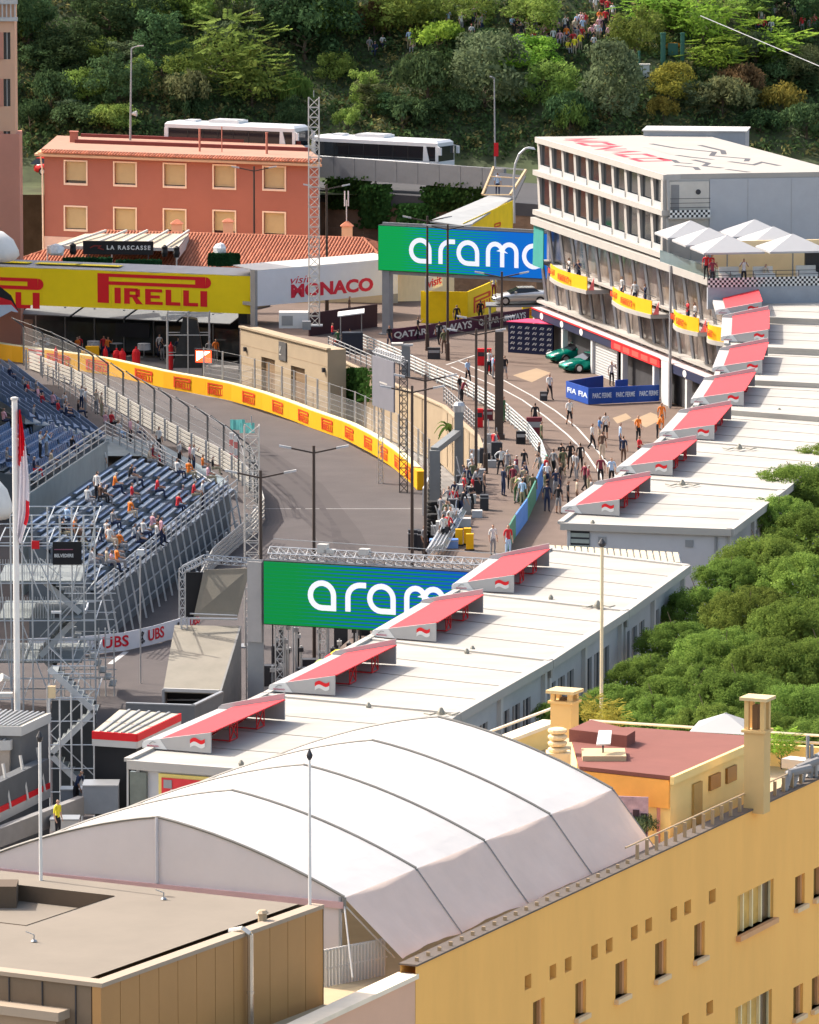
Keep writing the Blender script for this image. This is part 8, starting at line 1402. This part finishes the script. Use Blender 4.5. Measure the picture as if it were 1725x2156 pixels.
# ================================================================== people of the pit lane and the grandstands
GPL = "people in the pit lane"; GGS = "spectators in the grandstands"
PL = [(985, 808, 40, 'walk', 'paleblue', 'black', "by the double white line"), (1030, 790, 150, 'talk', 'white', 'black', "beside the red cooler"), (1038, 798, 100, 'stand', 'paleblue', 'grey', "behind the thick brown column"), (1063, 800, 200, 'walk', 'black', 'grey', "right of the thick brown column"), (1157, 842, 30, 'walk', 'white', 'black', "pulling the small suitcase"), (1199, 897, 20, 'walk', 'white', 'black', "in front of the blue barrier pen"), (1127, 904, 180, 'stand', 'black', 'black', "between fence and white line"),
      (1288, 813, 20, 'talk', 'white', 'black', "inside the blue barrier pen"), (1368, 812, 90, 'stand', 'white', 'red', "at the garage door"), (1247, 948, 60, 'walk', 'white', 'black', "on the white line"), (1262, 935, 80, 'talk', 'blue', 'beige', "on the white line with blue shirt"), (1275, 925, 200, 'stand', 'white', 'black', "behind the blue-shirted man"), (1268, 968, 150, 'stand', 'brown', 'beige', "near the third wedge's tip"), (1306, 950, 90, 'stand', 'paleblue', 'navy', "filming crew, pale shirt"), (1313, 975, 150, 'talk', 'navy', 'brown', "filming crew, dark shirt"), (1344, 930, 40, 'stand', 'orange', 'black', "near the sixth wedge"), (1393, 905, 20, 'stand', 'orange', 'orange', "beside the seventh wedge"), (1384, 925, 90, 'bend', 'orange', 'black', "crouched at the seventh wedge"), (1346, 960, 60, 'sit', 'red', 'black', "behind the sixth wedge"),
      (1182, 992, 150, 'talk', 'black', 'black', "first of the three dark mechanics"), (1201, 990, 180, 'crossed', 'black', 'black', "middle of the three dark mechanics"), (1222, 992, 200, 'stand', 'black', 'black', "last of the three dark mechanics"), (1265, 1020, 0, 'stand', 'maroon', 'black', "behind the fifth wedge"), (1288, 1022, 0, 'stand', 'paleblue', 'black', "partly hidden by the fifth wedge"), (1150, 1018, 60, 'stand', 'red', 'navy', "at the fabric fence"), (1135, 990, 90, 'stand', 'black', 'black', "leaning at the curved fence"), (1140, 945, 90, 'stand', 'olive', 'olive', "at the curved fence top"),
      (1055, 1000, 180, 'wide', 'white', 'black', "with hands on hips at the pit wall"), (1060, 1045, 120, 'crossed', 'navy', 'navy', "in front of the soldiers"), (1088, 1058, 150, 'stand', 'olive', 'green', "in the olive group, front"), (1096, 1060, 200, 'talk', 'lime', 'green', "in the olive group, bright vest"), (1110, 1052, 200, 'stand', 'khaki', 'olive', "in the olive group, middle"), (1122, 1055, 170, 'stand', 'olive', 'olive', "in the olive group, end"), (1104, 1042, 160, 'stand', 'khaki', 'khaki', "in the olive group, behind"), (1152, 1078, 170, 'stand', 'navy', 'navy', "right of the fabric fence"), (1176, 1082, 150, 'stand', 'black', 'grey', "with pale shorts, right of the fence"), (1196, 1074, 90, 'stand', 'black', 'black', "looking at a phone by the block's corner"), (1215, 1068, 90, 'stand', 'beige', 'brown', "at the garage block's corner"), (1038, 1168, 30, 'stand', 'white', 'grey', "above the fourth wedge"), (1070, 1172, 30, 'stand', 'red', 'paleblue', "above the fourth wedge"),
      (738, 740, 200, 'walk', 'brown', 'black', "near the orange block"), (712, 742, 160, 'stand', 'green', 'black', "in green by the timing stand"), (925, 728, 160, 'walk', 'black', 'black', "before the purple banner"), (880, 715, 90, 'talk', 'black', 'black', "under the far screen's column"), (736, 672, 90, 'stand', 'brown', 'black', "on the upper terrace by the banner"), (820, 735, 30, 'walk', 'black', 'navy', "left of the purple banner"), (935, 745, 200, 'stand', 'olive', 'brown', "with a white bag"), (955, 680, 180, 'stand', 'red', 'black', "before the yellow hoarding"), (962, 690, 180, 'stand', 'black', 'black', "before the yellow hoarding, in black"), (1012, 680, 180, 'stand', 'black', 'black', "by the end of the yellow hoarding"), (1060, 890, 60, 'stand', 'green', 'green', "in a green vest at the fence"), (972, 850, 60, 'bend', 'maroon', 'black', "leaning over the railing"), (968, 842, 60, 'stand', 'black', 'grey', "beside the railing"), (1040, 625, 150, 'stand', 'white', 'maroon', "beside the silver car"), (700, 715, 90, 'sit', 'red', 'navy', "at the timing stand"), (1020, 1050, 90, 'stand', 'brown', 'black', "between the lamp poles"), (995, 1045, 90, 'bend', 'grey', 'red', "sorting gear at the pit wall"), (893, 1168, 60, 'stand', 'grey', 'black', "by the barrier's far end")]
for u, v, a, ps, tp, bt, place in PL:
    z = ZP if not (1035 < u < 1045 and v < 640) else 6.0
    if u == 893: z = 0
    p = P(u, v, z); person(p, a, ps, tp, bt, place if place.startswith(('in ', 'at ', 'on ', 'by ', 'be', 'with', 'near', 'inside', 'above', 'between', 'right', 'left', 'behind', 'leaning', 'pulling', 'partly', 'under', 'looking', 'crouched', 'sorting')) else "as " + place, GPL, hat=random.choice(['hair', 'hair', 'black']), shorts=u in (1127, 1199, 1176, 1063, 1275))
p = P(1097, 925, ZP)
# grandstand visitors: picture position of the seat or feet, height guess
GS = [(72, 905, 3.6, 'stand', 'grey', 'navy', "between blue seats"), (137, 880, 1.6, 'stand', 'white', 'black', "at the upper blue seats' end"), (172, 862, 1.2, 'photo', 'white', 'navy', "by the railing of the upper stand"), (180, 870, 1.2, 'stand', 'white', 'grey', "by the railing, next to the one photographing"), (203, 872, 1.2, 'talk', 'beige', 'grey', "at the rail, looking to the track"), (214, 878, 1.2, 'stand', 'beige', 'khaki', "at the rail near the guard rail"), (235, 905, 1.1, 'sit', 'red', 'black', "on the walkway edge"), (222, 905, 1.1, 'sit', 'pink', 'grey', "on the walkway edge"), (250, 925, 1.1, 'sit', 'white', 'paleblue', "on the walkway between stands"), (290, 925, 1.1, 'sit', 'white', 'navy', "at the guard rail"), (275, 935, 1.1, 'stand', 'pink', 'black', "on the walkway by the guard rail"), (85, 965, 3.8, 'photo', 'white', 'black', "in the blue wing"), (98, 962, 3.8, 'photo', 'paleblue', 'grey', "in the blue wing, arms raised"), (105, 990, 3.6, 'sitlean', 'beige', 'grey', "in the blue wing"), (72, 1005, 4.0, 'sit', 'navy', 'red', "in the blue wing"), (150, 958, 2.8, 'sitlean', 'black', 'navy', "at the blue wing's side rail"), (217, 1000, 2.2, 'stand', 'white', 'navy', "upright by the side wall"), (335, 955, 1.0, 'stand', 'white', 'black', "near the fence posts"), (322, 975, 1.0, 'sit', 'maroon', 'red', "on the walkway steps"), (312, 985, 1.6, 'sitlean', 'beige', 'grey', "on the top planks"), (378, 985, 1.0, 'stand', 'white', 'black', "in the pair by the railing"), (400, 990, 1.0, 'stand', 'pink', 'navy', "in the pair by the railing"), (408, 992, 1.0, 'talk', 'white', 'navy', "behind the pair by the railing"), (427, 998, 1.0, 'sit', 'orange', 'grey', "at the track end of the planks"), (448, 1000, 1.0, 'sit', 'black', 'khaki', "at the track end of the planks"), (205, 1058, 4.2, 'stand', 'white', 'black', "in the plank stand, leaning"), (212, 1062, 4.2, 'sit', 'brown', 'black', "in the plank stand beside a standing one"), (278, 1062, 3.2, 'sit', 'red', 'grey', "on the planks"), (272, 1095, 3.2, 'sitlean', 'orange', 'beige', "on the planks"), (384, 1035, 1.6, 'sitlean', 'white', 'navy', "near the front of the planks"), (385, 1065, 1.5, 'sit', 'pink', 'navy', "near the front of the planks"), (427, 1072, 1.3, 'stand', 'white', 'navy', "at the front rail"), (231, 1155, 3.0, 'sit', 'white', 'beige', "alone on the planks"), (302, 1140, 1.8, 'sit', 'white', 'navy', "at the front rail group"), (330, 1145, 1.6, 'sit', 'white', 'navy', "at the front rail group"), (340, 1150, 1.5, 'stand', 'pink', 'navy', "at the front rail group"), (152, 1135, 4.2, 'sitlean', 'orange', 'brown', "behind the scaffold"), (160, 1140, 4.2, 'sit', 'brown', 'brown', "behind the scaffold"), (235, 1205, 2.4, 'sit', 'pink', 'navy', "low on the planks"), (246, 1200, 2.4, 'sit', 'orange', 'grey', "low on the planks"), (225, 1200, 2.6, 'sit', 'beige', 'grey', "low on the planks"), (165, 880, 1.2, 'sit', 'black', 'navy', "by the railing of the upper stand"), (40, 960, 4.6, 'sit', 'white', 'navy', "in the blue wing"), (15, 985, 4.8, 'sit', 'grey', 'navy', "in the blue wing"), (8, 900, 4.0, 'sit', 'pink', 'navy', "at the left edge of the blue seats")]
for u, v, z, ps, tp, bt, place in GS: p = P(u, v, z + (1.5 if v > 1020 else 0)); person(p, 110 + random.uniform(-40, 40), ps, tp, bt, place if place.split()[0] in ('between', 'at', 'by', 'on', 'in', 'upright', 'near', 'behind', 'alone', 'low') else place, GGS, hat=random.choice(['hair', 'hair', 'white', 'black']))
rg = random.Random(77)
for k in range(26):
    f, g = rg.random(), rg.random(); a = Vector((486, 1030)).lerp(Vector((206, 1262)), f * .9); c = Vector((282, 968)).lerp(Vector((60, 1120)), f * .9); q_ = a.lerp(c, .1 + g * .8); z = 2.75 + 3.5 * (.1 + g * .8); p = P(q_.x, q_.y, z); person(p, 110 + rg.uniform(-30, 30), rg.choice(['sit', 'sit', 'sitlean']), rg.choice(['white', 'grey', 'navy', 'pink', 'orange', 'paleblue', 'black', 'red']), rg.choice(['navy', 'grey', 'khaki']), "on the plank stand", GGS, hat=rg.choice(['hair', 'white', 'black']))
for k in range(14):
    f = rg.random(); u, v = 40 + 170 * f + rg.uniform(-60, 0), 790 + 130 * f + rg.uniform(0, 20); p = P(u, v, 2.4); person(p, 110 + rg.uniform(-30, 30), 'sit', rg.choice(['white', 'grey', 'navy', 'pink', 'red']), 'navy', "amid upper blue seats", GGS, hat=rg.choice(['hair', 'white']))
for k in range(22):
    f = rg.random(); u, v = 1030 - 110 * f + rg.uniform(-14, 30), 960 + 190 * f + rg.uniform(-8, 8); p = P(u, v, ZP); person(p, rg.uniform(0, 360), rg.choice(['stand', 'bend', 'talk', 'crossed']), rg.choice(['black', 'navy', 'grey', 'white', 'olive', 'red']), rg.choice(['black', 'navy', 'grey']), "amid pit wall gear", GPL)
for k in range(26):
    f = rg.random(); u, v = 1040 - 110 * f + rg.uniform(-22, 14), 955 + 195 * f; z = ZP; p = P(u, v, z); w_, h_ = rg.uniform(.3, .9), rg.uniform(.3, 1.3); c_ = rg.choice("gkwkg"); mt = dict(g=GREY, k=DARK, w=OFFW)[c_]; tt = thing("equipment_case", dict(g="grey", k="black", w="pale")[c_] + " equipment case in the clutter along the pit wall", "case", p, "equipment cases along the pit wall"); b = B(); b.box(p.x - w_ / 2, p.x + w_ / 2, p.y, p.y + .5, z, z + h_); b.build("case", mt, tt); b = B(); b.tube((p.x, p.y + .2, z + h_), (p.x + rg.uniform(-.3, .3), p.y + .2, z + h_ + rg.uniform(.2, 1.2)), .03); b.build("stalk", GALV, tt)
for k in range(24):
    f = rg.random(); u, v = 1105 + 120 * f * rg.choice((-.3, 1)) + rg.uniform(-25, 25), 1000 + 70 * rg.random(); p = P(u, v, ZP); person(p, rg.uniform(60, 300), rg.choice(['stand', 'talk', 'crossed', 'walk', 'bend']), rg.choice(['black', 'navy', 'grey', 'white', 'olive', 'paleblue', 'maroon']), rg.choice(['black', 'navy', 'grey', 'khaki']), "in the knot by the fabric fence", GPL, hat=rg.choice(['hair', 'hair', 'black', 'white']))
for u, y in ((1190, -.7), (1210, -.7), (1330, -.75), (1350, -.7), (1440, -.7), (1455, -.7)): x = LF_.hit(u, 590, -1.0)[0]; person(LF_(x, y, 9.46), rg.uniform(-80, -20), rg.choice(['stand', 'talk', 'photo']), rg.choice(['white', 'navy', 'red']), 'navy', "behind a yellow balcony banner", "people on the balconies")
for k in range(16): p = PY(rg.uniform(40, 480), 735, rg.uniform(463, 468)); person((p.x, p.y, .02), rg.uniform(-60, 60), rg.choice(['stand', 'talk', 'crossed']), rg.choice(['black', 'navy', 'white', 'orange', 'red', 'grey']), rg.choice(['black', 'navy', 'grey']), "on the terrace under the yellow bridge", "people under the yellow bridge")
p = P(122, 1765, ZP); person(p, 60, 'stand', 'yellow', 'black', "near the white crate by the tent", "people at the lower left")
p = P(160, 1700, ZP); person(p, 60, 'bend', 'navy', 'black', "beside the generator", "people at the lower left")
for u, v in ((485, 905), (505, 912)): p = P(u, v, 1.4); b = B(); [b.quad(*[p + Vector((x, .1 * math.sin(x * 9 + z), z)) for x, z in ((x0, z0), (x0 + .2, z0), (x0 + .2, z0 + .35), (x0, z0 + .35))]) for x0 in (0, .2, .4, .6, .8) for z0 in (0, .35)]; tag(b.build("marshal_flag", M("flag_teal", srgb(120, 200, 195), .8, .1, trans=.2)), "pale teal flag held at the fence above the near lattice tower", "flag", "teal flags at the fence")
for u, v in ((487, 935), (497, 940)): p = P(u, v, 1.5); t = thing("striped_post", "red and white striped marker post at the fence", "post", p, "striped posts at the fence"); [B().box(p.x - .12, p.x + .12, p.y - .1, p.y + .1, .02 + k * .45 if k else 0, .45 + k * .45).build("band", RED if k % 2 else WHITE, t) for k in range(5)]
# every label singles out one thing: number what is left alike from left to right
tops_ = {}
for o in scene.objects:
    if o.parent is None and "label" in o: tops_.setdefault(o["label"], []).append(o)
W_ = ["first", "second", "third", "fourth", "fifth", "sixth", "seventh", "eighth", "ninth", "tenth", "eleventh", "twelfth", "thirteenth", "fourteenth", "fifteenth", "sixteenth", "seventeenth", "eighteenth", "nineteenth", "twentieth"] + ["twenty-" + k for k in ("first", "second", "third", "fourth", "fifth", "sixth", "seventh")]
for lab, os_ in tops_.items():
    if len(os_) > 1:
        os_.sort(key=lambda o: proj(o.matrix_basis.translation if o.type == 'EMPTY' or o.matrix_basis.translation.length > .01 else Vector(o.data.vertices[0].co))[0])
        for i, o in enumerate(os_): o["label"] = f"{lab}, {W_[min(i, 26)]} from left"
